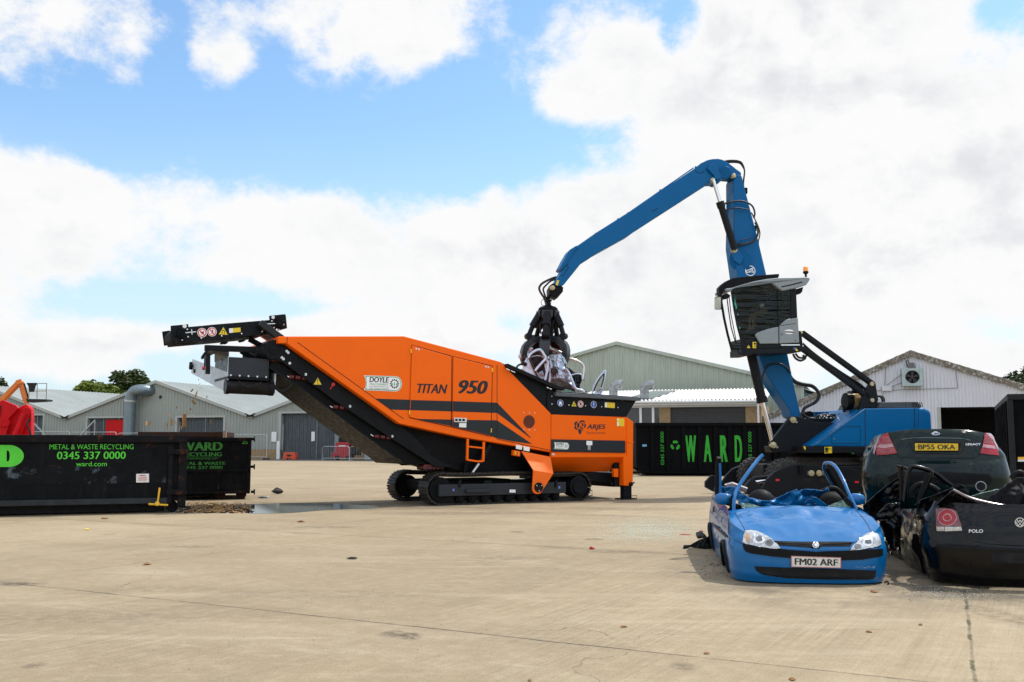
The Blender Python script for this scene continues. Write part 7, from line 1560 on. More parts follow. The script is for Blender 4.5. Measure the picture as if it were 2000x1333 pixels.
def strip_px(pts, w):
    """thin band along a pixel polyline"""
    L_, R_ = [], []
    for i, (x, y) in enumerate(pts):
        x0, y0 = pts[max(i - 1, 0)]; x1, y1 = pts[min(i + 1, len(pts) - 1)]; l = math.hypot(x1 - x0, y1 - y0); nx, ny = -(y1 - y0) / l * w / 2, (x1 - x0) / l * w / 2; L_.append((x + nx, y + ny)); R_.append((x - nx, y - ny))
    return L_ + R_[::-1]
def pcurve(pts, k=5):
    return [(v.x, v.y) for v in curve([Vector((x, y, 0)) for x, y in pts], k)]
def band(mb, bvh, pts, w, off=.004, cuts=1, m=0):
    for a, b in zip(pts, pts[1:]): patch(mb, bvh, strip_px([a, b], w), off, cuts, m)
def ellipse(cx_, cy_, rx, ry, n=22, rot=0): 
    return [(cx_ + rx * math.cos(q) * math.cos(rot) - ry * math.sin(q) * math.sin(rot), cy_ + rx * math.cos(q) * math.sin(rot) + ry * math.sin(q) * math.cos(rot)) for q in [2 * math.pi * i / n for i in range(n)]]
def lerp_t(tab, x):
    if x <= tab[0][0]: return tab[0][1]
    for (x0, y0), (x1, y1) in zip(tab, tab[1:]):
        if x <= x1: return y0 + (y1 - y0) * (x - x0) / (x1 - x0)
    return tab[-1][1]
def smooth_t(tab, x):
    if x <= tab[0][0]: return tab[0][1]
    for (x0, y0), (x1, y1) in zip(tab, tab[1:]):
        if x <= x1: f = (x - x0) / (x1 - x0); return y0 + (y1 - y0) * f * f * (3 - 2 * f)
    return tab[-1][1]
class Shell:
    """the wrap-round lower body of a car: end face, corners and both sides"""
    def __init__(s, P, hw, d0, D, ex, zbot, topc, tope, side, L, taper=.04, rows=26, nth=40, nside=56, dent=0, seed=0, skip=None):
        s.P = P; s.hw = hw; s.d0 = d0; s.D = D; s.ex = ex; s.zb = zbot; s.side = side; s.L = L; s.tp = taper; s.dent = dent; s.seed = seed
        par = [(-1, L - (L - D) * i / nside) for i in range(nside)] + [None] * (nth + 1) + [(1, D + (L - D) * (i + 1) / nside) for i in range(nside)]
        for i in range(nth + 1):
            q = -math.pi / 2 + math.pi * i / nth; sg = 1 if q >= 0 else -1; par[nside + i] = (sg * abs(math.sin(q)) ** (2 / ex), D * (1 - abs(math.cos(q)) ** (2 / ex)))
        s.par = par; s.top = lambda au, dd: (topc + (tope - topc) * abs(au) ** 3 + (lerp_t(side, dd) - side[0][1]) if dd > D - 1e-6 else topc + (tope - topc) * abs(au) ** 3)
        s.rows = rows; s.mb = MB(); rws = []
        for j in range(rows + 1): rws.append([s.pt(au, dd, j / rows) for au, dd in par])
        n = len(par); k = len(s.mb.v); s.mb.v = [P.w(*p) for r in rws for p in r]
        for j in range(rows):
            for i in range(n - 1):
                c = [(rws[j][i][q] + rws[j + 1][i + 1][q]) / 2 for q in range(3)]
                if skip and skip(*c): continue
                s.mb.f.append([j * n + i, j * n + i + 1, (j + 1) * n + i + 1, (j + 1) * n + i]); s.mb.m.append(0)
    def pt(s, au, dd, f):
        t = s.top(au, dd); b = s.zb + (t - s.zb) * f
        a = au * s.hw(b) * (1 - s.tp * (max(dd - s.D, 0) / s.L) ** 2); d = s.d0(b) * max(1 - (dd / s.D) ** 2, 0) + dd
        if s.dent:
            v = Vector((a * 2.1, b * 2.6, d * 1.4 + s.seed)); q = mnoise.noise(v) + .5 * abs(mnoise.noise(v * 2.3)); a += (-1 if a > 0 else 1) * s.dent * max(q, 0) * min(abs(au), 1) ** 4; d += s.dent * .35 * max(q, 0) * (1 - abs(au))
        return (a, b, d)
def deck(S, s_n, t_n, sc_d, sc_b, sc_hw, pw=1.6, crown=.02, dent=None):
    """bonnet or boot lid: from the upper edge of the shell's end face back to a cross line"""
    rows = []
    for j in range(t_n + 1):
        t = j / t_n; row = []
        for i in range(s_n + 1):
            s_ = -1 + 2 * i / s_n
            a0, b0, d0 = S.pt(s_, S.D * (1 - (1 - abs(s_) ** S.ex) ** (1 / S.ex)), 1)
            a1 = s_ * sc_hw; b1 = sc_b(s_); d1 = sc_d(s_)
            f = 1 - (1 - t) ** pw
            a = a0 + (a1 - a0) * t; b = b0 + (b1 - b0) * f + crown * math.sin(math.pi * t) * (1 - s_ * s_); d = d0 + (d1 - d0) * t
            if dent: b += dent(a, d) * min(t * 6, 1)
            row.append(S.P.w(a, b, d))
        rows.append(row)
    o = MB(); o.grid(rows); return o
def crumple(mb, P, pxpoly, d, amp=.05, cuts=4, seed=0, freq=4, tilt=0, m=0):
    """torn, folded sheet metal with the outline measured from the photo"""
    poly = [P.p(x, y, d) for x, y in pxpoly]; V, F = sheet2d(poly, cuts); zc = sum(p[1] for p in poly) / len(poly)
    out = []
    for x, z in V:
        v = Vector((x * freq, z * freq, seed)); r = 1 - 2 * abs(mnoise.noise(v)); r2 = 1 - 2 * abs(mnoise.noise(v * 2.3 + Vector((7, 3, 1))))
        out.append(P.w(x, z, d + amp * (r + .45 * r2) + tilt * (z - zc)))
    mb.add(out, F, m)
def bars_px(mb, P, pts, w, h, m=0):
    q = [P.wp(x, y, d) for x, y, d in pts]; q = curve(q, 4)
    rings = []
    for i, p in enumerate(q):
        t = (q[min(i + 1, len(q) - 1)] - q[max(i - 1, 0)]).normalized(); a = t.cross(P.n).normalized(); b = a.cross(t).normalized()
        rings.append([p + a * (x * w / 2) + b * (y * h / 2) for x, y in ((-1, -.5), (-.5, -1), (.5, -1), (1, -.5), (1, .5), (.5, 1), (-.5, 1), (-1, .5))])
    mb.loft(rings, m)
m_cblue = mat('car_blue_paint', (.0001, .118, .335), .34, var=.06, vs=3, coat=.5, rv=.06, spec=.2, spots=(.002, .14, .36), spot_s=5, spot_t=.6)
m_blkpl = mat('black_plastic', (.006, .0065, .0075), .55, var=.15, vs=5, spec=.13)
m_inter = mat('car_interior', (.010, .010, .011), .85, var=.3)
m_shard = mat('shattered_glass', (.26, .42, .34), .3, var=.4, vs=40, bump=1, bs=90, coat=.3)
m_lens = mat('headlamp_lens', (.47, .50, .52), .12, .35, var=.4, vs=16, coat=.6, rv=.05)
m_refl = mat('headlamp_reflector', (.75, .77, .78), .12, .9, var=.3, vs=30, rv=.05); m_lensd = mat('headlamp_shade', (.16, .17, .18), .2, .5, var=.3, vs=20)
m_amber = mat('amber_plastic', (.55, .30, .16), .3, coat=.5)
m_plw = mat('number_plate_white', (.66, .63, .59), .45, var=.08, vs=9); m_ply = mat('number_plate_yellow', (.78, .50, .015), .4, var=.05)
m_chr = mat('badge_chrome', (.72, .73, .74), .18, .9, var=.1)
m_pgreen = mat('dark_green_paint', (.0012, .010, .0095), .22, var=.1, vs=2, coat=.3, rv=.04, spec=.12)
m_pblk = mat('black_car_paint', (.0008, .001, .002), .22, var=.15, vs=2, coat=.32, rv=.05, spec=.12)
m_tail = mat('tail_lamp_red', (.30, .006, .016), .12, var=.15, vs=14, coat=.35, rv=.03, spec=.3); m_tailw = mat('tail_lamp_clear', (.40, .22, .23), .15, .1, var=.25, vs=22, coat=.4); m_taild = mat('tail_lamp_dark', (.12, .004, .008), .15, coat=1)
m_cgap = mat('shut_line', (.004, .004, .005), .9)
def zo(*p): return [(1300 + x / 4.1667, 870 + y / 4.1667) for x, y in p]
# ---------------------------------------------------------------- blue hatchback
c_ = at(1588, 1090, 10.15); OP = Plane((c_.x, 10.15, 0), R(-6.5)); A0 = OP.p(1588, 1090)[0]; OP = Plane(OP.w(A0, 0), R(-6.5))
car = thing('wrecked_car', 'crushed blue hatchback facing the camera with its roof torn off and pillars sticking up', 'car', OP.w(0, 0, 1.8), None)
hwf = lambda b: smooth_t([(0, .755), (.12, .785), (.3, .805), (.45, .79), (.60, .765), (.72, .735)], b)
d0f = lambda b: smooth_t([(0, .05), (.10, .015), (.22, 0), (.36, .0), (.415, .035), (.52, .14)], b)
def arch(cs, r, bz): return lambda a, b, d: abs(a) > .6 and any((d - c) ** 2 + (b - bz) ** 2 < r * r for c in cs)
SH = Shell(OP, hwf, d0f, .46, 3.1, .015, .405, .585, [(.46, .585), (1.1, .70), (2.0, .72), (3.3, .78), (3.7, .70)], 3.75, .12, dent=.02, seed=3, skip=arch((.82, 3.2), .29, .05))
body = SH.mb.build('body', m_cblue, car, smooth=40)
def bdent(a, d):
    v = .010 * mnoise.noise(Vector((a * 3.2, d * 3.2, 1.7))) + .007 * (1 - 2 * abs(mnoise.noise(Vector((a * 4.3 + 2, d * 5.1, 8.2)))))
    v -= .045 * math.exp(-(((a + .35) / .14) ** 2 + ((d - .75) / .12) ** 2)); v -= .035 * math.exp(-(((a - .12) / .1) ** 2 + ((d - .62) / .18) ** 2)); v += .022 * math.exp(-(((a - .02) / .2) ** 2 + ((d - .85) / .1) ** 2)); v -= .02 * math.exp(-(((a - .38) / .12) ** 2 + ((d - .55) / .1) ** 2))
    v += .012 * (1 - 2 * abs(mnoise.noise(Vector((a * 2 + 4, d * 2.6, 5.1))))) 
    return v
DK = deck(SH, 64, 40, lambda s: 1.02 + .13 * s * s, lambda s: .715 - .045 * s * s, .72, 1.25, .018, bdent)
bonnet = DK.build('bonnet', m_cblue, car, smooth=60)
bv = bvh_of(SH.mb, DK)
# black bumper strip, intake, grille
o = MB(); patch(o, bv, zo((628, 806), (700, 815), (935, 843), (1000, 850), (1170, 862), (1220, 868), (1270, 864), (1495, 856), (1760, 843), (1762, 895), (1740, 905), (1600, 930), (1430, 936), (1020, 918), (880, 905), (700, 880), (660, 868), (640, 845)), .012, 3); o.build('bumper_strip', m_blkpl, car, smooth=60, fix=False)
o = MB(); patch(o, bv, zo((722, 985), (1020, 996), (1430, 1008), (1712, 1018), (1705, 1070), (1690, 1085), (1640, 1092), (1300, 1092), (1000, 1082), (800, 1055), (740, 1025)), .004, 3); intake = o.build('intake', m_cgap, car, fix=False)
o = MB()
for k in range(16): patch(o, bv, strip_px(zo((850 + k * 54, 1066 + k * .6 + 18 - abs(k - 8) * 1.6), (850 + k * 54, 1058 + k * .6 + 18 - abs(k - 8) * 1.6)), 1.2), .008, 1)
band(o, bv, zo((760, 1040), (900, 1062), (1300, 1078), (1690, 1076)), .9, .007); o.build('intake_mesh', m_blkpl, car, fix=False)
o = MB(); patch(o, bv, zo((880, 781), (1100, 788), (1525, 788), (1500, 826), (1260, 826), (1245, 836), (1190, 836), (1165, 822), (930, 818)), .006, 3); gr = o.build('grille', m_cgap, car, fix=False)
o = MB()
band(o, bv, zo((925, 800), (1150, 806), (1180, 826), (1200, 842)), 1.6, .011); band(o, bv, zo((1510, 800), (1290, 806), (1262, 826), (1240, 842)), 1.6, .011); band(o, bv, zo((925, 812), (1150, 818)), 1.0, .010); band(o, bv, zo((1505, 812), (1290, 818)), 1.0, .010); o.build('grille_bar', m_blkpl, gr, fix=False)
o = MB(); patch(o, bv, zo(*ellipse(1220, 818, 27, 22)), .018, 2); bd = o.build('badge', m_chr, car, fix=False)
o = MB(); patch(o, bv, zo(*ellipse(1220, 818, 22, 17)), .0195, 2); o.build('badge_field', m_lensd, bd, fix=False)
o = MB(); patch(o, bv, zo((1206, 822), (1212, 808), (1226, 805), (1236, 812), (1228, 818), (1238, 826), (1226, 832), (1214, 830)), .021, 1); o.build('badge_figure', m_chr, bd, fix=False)
# headlamps
for side, out, ins in (('L', ((632, 790), (634, 745), (648, 705), (690, 698), (740, 706), (800, 730), (860, 768), (905, 805), (935, 842), (860, 840), (760, 828), (690, 815), (650, 806)), (((760, 765), 52, 42), ((845, 800), 34, 26), ((672, 762), 20, 38))), ('R', ((1496, 856), (1530, 815), (1580, 765), (1640, 725), (1690, 712), (1722, 728), (1742, 770), (1748, 812), (1720, 828), (1640, 842), (1560, 852)), (((1640, 790), 50, 38), ((1560, 828), 30, 18), ((1712, 775), 20, 38)))):
    cx_ = sum(p[0] for p in out) / len(out); cy_ = sum(p[1] for p in out) / len(out)
    o = MB(); patch(o, bv, zo(*[(cx_ + (x - cx_) * 1.05, cy_ + (y - cy_) * 1.10) for x, y in out]), .006, 3); o.build('lamp_gap', m_cgap, car, fix=False)
    o = MB(); patch(o, bv, zo(*out), .014, 3); hl = o.build('headlight', m_lens, car, smooth=60, fix=False)
    o = MB(); (c, rx, ry) = ins[0]; patch(o, bv, zo(*ellipse(*c, rx, ry)), .0165, 2); o.build('reflector', m_refl, hl, fix=False)
    o = MB(); patch(o, bv, zo(*ellipse(c[0] + 4, c[1] + 2, rx * .5, ry * .5)), .018, 2); o.build('lamp_bowl', m_lensd, hl, fix=False); o = MB(); (c, rx, ry) = ins[1]; patch(o, bv, zo(*ellipse(*c, rx, ry)), .0165, 2); o.build('lamp_bowl', m_lensd, hl, fix=False)
    o = MB(); (c, rx, ry) = ins[2]; patch(o, bv, zo(*ellipse(*c, rx * .8, ry)), .0165, 2); o.build('indicator', m_amber if side == 'L' else m_lens, hl, fix=False)
    o = MB(); 
    for k in range(5): (c, rx, ry) = ins[0]; band(o, bv, zo((c[0] - rx * .9 + k * rx * .45, c[1] - ry * .6), (c[0] - rx * .9 + k * rx * .45, c[1] + ry * .6)), .5, .0185)
    o.build('lens_rib', m_lensd, hl, fix=False)
# plate
def plate(P, px, d, text, m, par, border=None, box=None):
    o = MB(); q = [P.wp(*p, d) for p in px]; o.add(q + [p + P.n * .012 for p in q], [(0, 1, 2, 3), (7, 6, 5, 4), (0, 4, 5, 1), (1, 5, 6, 2), (2, 6, 7, 3), (3, 7, 4, 0)]); pl = o.build('number_plate', m, par)
    (x0, y0), (x1, y1), (x2, y2), (x3, y3) = px
    def fn(a, b):
        xt, yt = x0 + (x1 - x0) * a, y0 + (y1 - y0) * a; xb, yb = x3 + (x2 - x3) * a, y3 + (y2 - y3) * a; return P.wp(xb + (xt - xb) * b, yb + (yt - yb) * b, d - .002)
    o = MB(); w1 = box or (.075, .2, .93, .82); letter(o, fn, text, w1, .03); o.build('characters', m_bk, pl, fix=False)
    if border:
        o = MB(); t = .025
        for a0, b0, a1, b1 in ((0, 0, 1, t * 2), (0, 1 - t * 2, 1, 1), (0, t * 2, t * .6, 1 - t * 2), (1 - t * .6, t * 2, 1, 1 - t * 2)): o.add([fn(a0, b0), fn(a1, b0), fn(a1, b1), fn(a0, b1)], [(0, 1, 2, 3)])
        o.build('border', border, pl, fix=False)
    return pl, fn
pl_, fn_ = plate(OP, zo((1022, 902), (1428, 915), (1428, 1000), (1024, 990)), -.025, 'FM02 ARF', m_plw, car, mat('red_border', (.55, .16, .13), .6))
o = MB(); rr = random.Random(5)
for k in range(46): a = rr.uniform(.6, .95); b = rr.uniform(.15, .85); s_ = rr.uniform(.004, .012); o.add([fn_(a, b) - OP.n * .001, fn_(a + s_, b) - OP.n * .001, fn_(a + s_, b - s_ * 9) - OP.n * .001], [(0, 1, 2)])
o.build('scuff', mat('plate_scuff', (.30, .29, .28), .7), pl_, fix=False)
# shut lines and side strip
o = MB(); band(o, bv, pcurve(zo((560, 545), (600, 610), (640, 680), (648, 700))), .8, .003); band(o, bv, pcurve(zo((1540, 520), (1620, 610), (1670, 700))), .8, .003); band(o, bv, zo((525, 545), (513, 600), (512, 720)), .9, .003); band(o, bv, zo((630, 806), (560, 770)), .9, .003); o.build('shut_line', m_cgap, car, fix=False)
o = MB(); patch(o, bv, zo((390, 630), (505, 738), (505, 760), (392, 655)), .015, 2); o.build('side_moulding', mat('brown_moulding', (.05, .038, .03), .7), car, fix=False)
o = MB(); band(o, bv, zo((395, 500), (398, 545)), 3, .01); o.build('door_handle', m_blkpl, car, fix=False)
o = MB(); rr = random.Random(2)
for k in range(26): x, y = rr.uniform(1540, 1700), rr.uniform(985, 1000); patch(o, bv, strip_px(zo((x, y), (x + rr.uniform(4, 16), y + rr.uniform(-2, 2))), .7), .003, 0)
o.build('paint_chip', mat('paint_chip_grey', (.25, .33, .4), .7), car, fix=False)
# arch lips, tyres, underbody
for c in (.82, 3.2):
    for s_ in (-1, 1):
        pts = []
        for i in range(17):
            q = math.pi * i / 16; b = max(.05 + .30 * math.sin(q), .03); dd = c - .30 * math.cos(q); pts.append(OP.w(s_ * (hwf(b) * (1 - .12 * (max(dd - .52, 0) / 3.75) ** 2) + .006), b, dd))
        o = MB(); o.tube(pts, .022, 6); o.build('wheel_arch', m_blkpl, car, smooth=50)
        o = MB(); o.lathe(OP.w(s_ * .74, .20, c), OP.u * -s_, [(.06, 0), (.16, .01), (.24, .03), (.26, .1), (.26, .2), (.1, .2)], 26); o.build('wheel', m_inter, car, smooth=40)
o = MB(); o.pbox(OP, -.66, .66, .03, .42, .25, 3.5); o.build('interior', m_inter, car)
o = MB(); rows = []
for j in range(5): t = j / 4; rows.append([OP.w(-.72 + 1.44 * i / 20, .69 - .10 * t + .02 * math.sin(i * 1.3), 1.05 + .45 * t) for i in range(21)])
o.grid(rows); o.build('dashboard', m_blkpl, car, smooth=60)
# pillars and the window frames left standing
o = MB(); bars_px(o, OP, [(1433, 1000, 1.05), (1434, 975, 1.1), (1440, 955, 1.2), (1462, 922, 1.35), (1480, 899, 1.5), (1490, 889, 1.55)], .04, .03); o.build('front_pillar', m_cblue, car, smooth=50, label='front pillar bent up to the right like a ribbon')
o = MB(); bars_px(o, OP, [(1683, 1018, 1.05), (1668, 985, 1.15), (1657, 962, 1.25), (1647, 938, 1.4), (1634, 915, 1.6), (1622, 905, 1.8), (1611, 906, 2.0), (1609, 916, 2.1), (1617, 932, 2.2), (1628, 950, 2.3), (1637, 967, 2.4)], .036, .035); o.build('front_pillar', m_cblue, car, smooth=50, label='front pillar and roof rail bent into a loop')
o = MB(); bars_px(o, OP, [(1614, 915, 2.02), (1626, 936, 2.1), (1640, 958, 2.2), (1650, 975, 2.3)], .05, .03); o.build('door_seal', m_blkpl, car, smooth=50)
o = MB(); bars_px(o, OP, [(1401, 968, 2.6), (1401, 940, 2.6), (1402, 912, 2.6), (1405, 894, 2.55)], .06, .06); o.build('centre_pillar', m_blkpl, car, smooth=50)
o = MB(); bars_px(o, OP, [(1406, 968, 2.5), (1407, 940, 2.5), (1406, 905, 2.5)], .03, .05); bars_px(o, OP, [(1399, 975, 2.62), (1400, 940, 2.64), (1401, 906, 2.62)], .03, .05); o.build('centre_pillar_skin', m_cblue, car, smooth=50)
o = MB(); o.prism(OP, [OP.p(*p, 1.12) for p in zo((520, 430), (548, 395), (548, 520), (520, 520))], 1.10, 1.14); o.build('quarter_trim', m_blkpl, car)
# mirrors
for pts, dd, ax_ in (((470, 438), 1.2, -1), ((1552, 440), 1.25, 1)):
    c = OP.wp(*zo(pts)[0], dd); o = MB(); rings = []
    for k, (r, z) in enumerate(((.02, -.095), (.05, -.08), (.066, -.03), (.066, .03), (.05, .08), (.02, .095))): rings.append([c + OP.u * z + OP.n * (r * .7 * math.cos(q)) + Vector((0, 0, r * math.sin(q))) for q in [2 * math.pi * i / 16 for i in range(16)]])
    o.loft(rings); mr = o.build('mirror', m_cblue, car, smooth=60)
    o = MB(); o.bar(c - OP.u * ax_ * .02 + Vector((0, 0, -.04)), c - OP.u * ax_ * .2 + Vector((0, 0, -.09)), .05, .05); o.build('mirror_arm', m_blkpl, mr, bevel=.01)
# torn roof skin folded down into the cabin
for q, d, amp, sd, tl, lb in ((((480, 345), (560, 335), (640, 405), (760, 465), (780, 500), (620, 470), (560, 430), (500, 400)), 1.75, .08, 1, -.3, 'roof strip along the left side'), (((700, 430), (800, 455), (880, 450), (980, 400), (1060, 355), (1090, 380), (1160, 440), (1110, 500), (1000, 505), (780, 500)), 1.40, .10, 4, -.5, 'crumpled front part of the roof'), (((1080, 370), (1130, 355), (1200, 358), (1290, 372), (1330, 345), (1340, 375), (1260, 420), (1180, 430), (1230, 480), (1310, 500), (1110, 502), (1120, 440)), 1.55, .10, 9, -.5, 'folded back part of the roof'), (((1190, 420), (1230, 425), (1330, 495), (1270, 502), (1180, 445)), 1.3, .02, 6, -.4, 'roof bow strip'), (((590, 470), (640, 400), (720, 450), (790, 500), (610, 500)), 1.5, .05, 12, -.4, 'scrap of the roof beside the pillar')):
    o = MB(); crumple(o, OP, zo(*q), d, amp, 3, sd, 5, tl); o.build('roof_skin', m_cblue, car, solid=.006, fix=False, smooth=9, label=lb)
o = MB(); crumple(o, OP, zo((615, 470), (680, 472), (780, 504), (620, 506)), 1.12, .02, 3, 3, 9); o.build('glass_remnant', m_shard, car, fix=False)
o = MB(); crumple(o, OP, zo((1310, 504), (1400, 462), (1450, 445), (1490, 480), (1510, 508)), 1.15, .03, 3, 5, 9); o.build('glass_remnant', m_shard, car, fix=False)
o = MB(); crumple(o, OP, zo((1440, 440), (1480, 430), (1525, 470), (1530, 506), (1480, 490)), 1.1, .015, 3, 5, 6); o.build('scuttle_corner', m_blkpl, car, solid=.01, fix=False)
for c, rx, rz, dd in (((775, 425), .19, .22, 1.9), ((1350, 445), .26, .22, 1.95)):
    o = MB(); ctr = OP.wp(*zo(c)[0], dd) - Vector((0, 0, .12)); rings = []
    for k in range(9): ph = -math.pi / 2 + math.pi * k / 8; rings.append([ctr + OP.n * (.12 * math.sin(ph)) + OP.u * (rx * math.cos(ph) * math.cos(q)) + Vector((0, 0, rz * math.cos(ph) * math.sin(q))) for q in [2 * math.pi * i / 20 for i in range(20)]])
    o.loft(rings); o.build('seat_back', m_blkpl, car, smooth=60)
o = MB(); o.tube([OP.wp(*p, 1.75) for p in zo((1225, 425), (1255, 390), (1310, 360), (1360, 350), (1400, 365), (1460, 430), (1510, 500))], .03, 8, smooth=4); o.build('door_top', m_blkpl, car, smooth=60)
o = MB(); crumple(o, OP, zo((480, 320), (540, 302), (640, 340), (668, 350), (664, 380), (600, 370), (500, 345)), 2.5, .03, 3, 8, 5, -1.2); o.build('pale_trim', mat('pale_headlining', (.62, .55, .55), .7, var=.1), car, solid=.02, fix=False)
o = MB(); crumple(o, OP, zo((400, 345), (470, 335), (560, 390), (540, 420), (450, 405), (395, 380)), 2.9, .05, 3, 11, 5, -.8); o.build('rear_wing_top', m_cblue, car, solid=.008, fix=False, smooth=24)
o = MB(); o.tube([OP.wp(*p, .12) for p in zo((1690, 1135), (1740, 1150), (1790, 1148), (1812, 1130), (1805, 1108), (1780, 1120))], .008, 6, smooth=5); o.build('loose_wire', m_cgap, car)
# ---------------------------------------------------------------- dark green saloon, stacked behind
def zs(*p): return [(1660 + x / 3.25, 760 + y / 3.25) for x, y in p]
c_ = at(1828, 880, 11.95); SP = Plane((c_.x, 11.95, 0), R(-19)); A0 = SP.p(1828, 880)[0]; SP = Plane(SP.w(A0, 0), R(-19))
sal = thing('wrecked_car', 'dark green saloon with a yellow number plate, its tail towards the camera', 'car', SP.w(0, .6, 2))
hwf = lambda b: smooth_t([(.55, .80), (.75, .84), (1.0, .85), (1.25, .815), (1.45, .70), (1.60, .60)], b)
d0f = lambda b: smooth_t([(.55, .10), (.72, .03), (.85, .0), (1.02, .0), (1.17, .03), (1.22, .10), (1.40, .12), (1.53, .14), (1.58, .20)], b)
S2 = Shell(SP, hwf, d0f, .5, 2.9, .50, 1.585, 1.52, [(.5, 1.52), (1.2, 1.50), (4.4, 1.40)], 4.4, .05, dent=.05, seed=21, skip=arch((1.0, 3.6), .32, .62))
S2.mb.build('body', m_pgreen, sal, smooth=40)
D2 = deck(S2, 40, 14, lambda s: 1.0 + .05 * s * s, lambda s: 1.56 - .05 * s * s, .60, 1.3, .01)
D2.build('boot_lid_top', m_pgreen, sal, smooth=60)
o = MB(); rr = random.Random(3); rows = []
for j in range(13): rows.append([SP.w(-.62 + 1.24 * i / 12, 1.46 - .10 * j / 12 + .05 * mnoise.noise(Vector((i * .5, j * .6, 4))), 1.0 + 3.4 * j / 12) for i in range(13)])
o.grid(rows); o.build('crushed_roof', m_pgreen, sal, smooth=30)
PATCH_D = 12.1
bv = bvh_of(S2.mb, D2)
o = MB(); band(o, bv, pcurve(zs((248, 276), (262, 320), (296, 402), (312, 432), (340, 436), (560, 440), (760, 440), (800, 436), (822, 412), (850, 330), (855, 285))), 1.0, .004); band(o, bv, zs((130, 425), (296, 418), (320, 436)), .8, .004); band(o, bv, zs((826, 414), (945, 426)), .8, .004); band(o, bv, zs((250, 270), (400, 262), (700, 264), (850, 282)), .7, .003); o.build('shut_line', m_cgap, sal, fix=False)
o = MB(); patch(o, bv, zs((408, 332), (705, 340), (690, 404), (420, 400)), .003, 3); band(o, bv, pcurve(zs((375, 332), (392, 370), (415, 405), (560, 412), (690, 412), (715, 390), (735, 342))), 1.6, .004); o.build('plate_recess', m_cgap, sal, fix=False)
o = MB(); band(o, bv, pcurve(zs((330, 322), (420, 312), (560, 312), (700, 316), (765, 328))), 1.6, .012); o.build('ridge_highlight', mat('green_highlight_edge', (.010, .04, .038), .2, coat=1), sal, fix=False)  # lighter green band paints a highlight along the lid ridge
pl_, fn_ = plate(SP, zs((413, 345), (687, 347), (687, 391), (415, 391)), SP_D if False else .07, 'BP55 OKA', m_ply, sal, None, (.075, .17, .925, .85))
o = MB()
for a in (.035, .955): o.add([fn_(a + .012 * math.cos(q), .5 + .05 * math.sin(q)) for q in [2 * math.pi * i / 8 for i in range(8)]], [tuple(range(8))])
o.build('plate_screw', m_bk, pl_, fix=False)
o = MB(); patch(o, bv, zs(*ellipse(544, 285, 27, 10)), .010, 2); bd = o.build('badge', m_chr, sal, fix=False)
o = MB(); patch(o, bv, zs(*ellipse(544, 285, 24, 7.5)), .0115, 2); o.build('badge_field', mat('badge_blue', (.02, .03, .07), .2, coat=1), bd, fix=False)
o = MB()
def star(x, y, r): return [(x + (r if i % 2 == 0 else r * .3) * math.cos(math.pi * i / 4) * 1.25, y + (r if i % 2 == 0 else r * .3) * math.sin(math.pi * i / 4)) for i in range(8)]
for x, y, r in ((531, 285, 6.5), (546, 281, 3), (557, 282, 3), (548, 288, 3), (559, 289, 3), (552, 292, 2.4)): patch(o, bv, zs(*star(x, y, r)), .013, 0)
o.build('badge_stars', m_chr, bd, fix=False)
def surf_text(mb, bv, body, box, off, bold=.0, shear=0):
    v, f = text_mesh(body, bold, shear); x0, x1 = min(q.x for q in v), max(q.x for q in v); y0, y1 = min(q.y for q in v), max(q.y for q in v); vs = []
    for q in v:
        x = box[0] + (box[2] - box[0]) * (q.x - x0) / (x1 - x0); y = box[3] + (box[1] - box[3]) * (q.y - y0) / (y1 - y0); d = ray(x, y).normalized(); h = bv.ray_cast(EYE, d); p = h[0] if h[0] else bv.find_nearest(EYE + d * PATCH_D)[0]; vs.append(p - d * off)
    mb.add(vs, f)
o = MB(); b = zs((735, 345), (830, 358)); surf_text(o, bv, 'LEGACY', (*b[0], *b[1]), .012, .02); o.build('model_lettering', m_chr, sal, fix=False)
# tail lamps
o = MB(); patch(o, bv, zs((170, 420), (172, 370), (185, 325), (210, 298), (243, 282), (262, 322), (282, 368), (298, 402), (296, 410), (240, 418)), .012, 3); tl = o.build('tail_light', m_tail, sal, smooth=60, fix=False)
o = MB(); patch(o, bv, zs((176, 374), (190, 356), (272, 350), (282, 368), (220, 380)), .0155, 2); patch(o, bv, zs((172, 378), (160, 418), (152, 410), (166, 350), (196, 310)), .0155, 1); o.build('clear_band', m_tailw, tl, fix=False)
o = MB()
for k in range(7): band(o, bv, zs((188 - k * .6, 300 + 8 + k * 8) if k < 6 else (176, 388), (255 + k * 3, 298 + 8 + k * 8)), .5, .0165)
for k in range(4): band(o, bv, zs((174, 390 + k * 7), (288, 378 + k * 7)), .5, .0165)
o.build('lamp_rib', m_tailw, tl, fix=False)
o = MB(); patch(o, bv, zs((853, 284), (880, 292), (905, 320), (925, 360), (943, 424), (880, 418), (824, 410), (838, 360)), .012, 3); tl = o.build('tail_light', m_tail, sal, smooth=60, fix=False)
o = MB(); patch(o, bv, zs((842, 352), (910, 364), (926, 386), (836, 372)), .0155, 2); patch(o, bv, zs((856, 284), (890, 288), (922, 330), (940, 400), (926, 380), (900, 326)), .0155, 2); o.build('clear_band', m_tailw, tl, fix=False)
o = MB()
for k in range(6): band(o, bv, zs((852 - k * 2, 298 + k * 9), (884 + k * 6, 304 + k * 9)), .5, .0165)
o.build('lamp_rib', m_tailw, tl, fix=False)
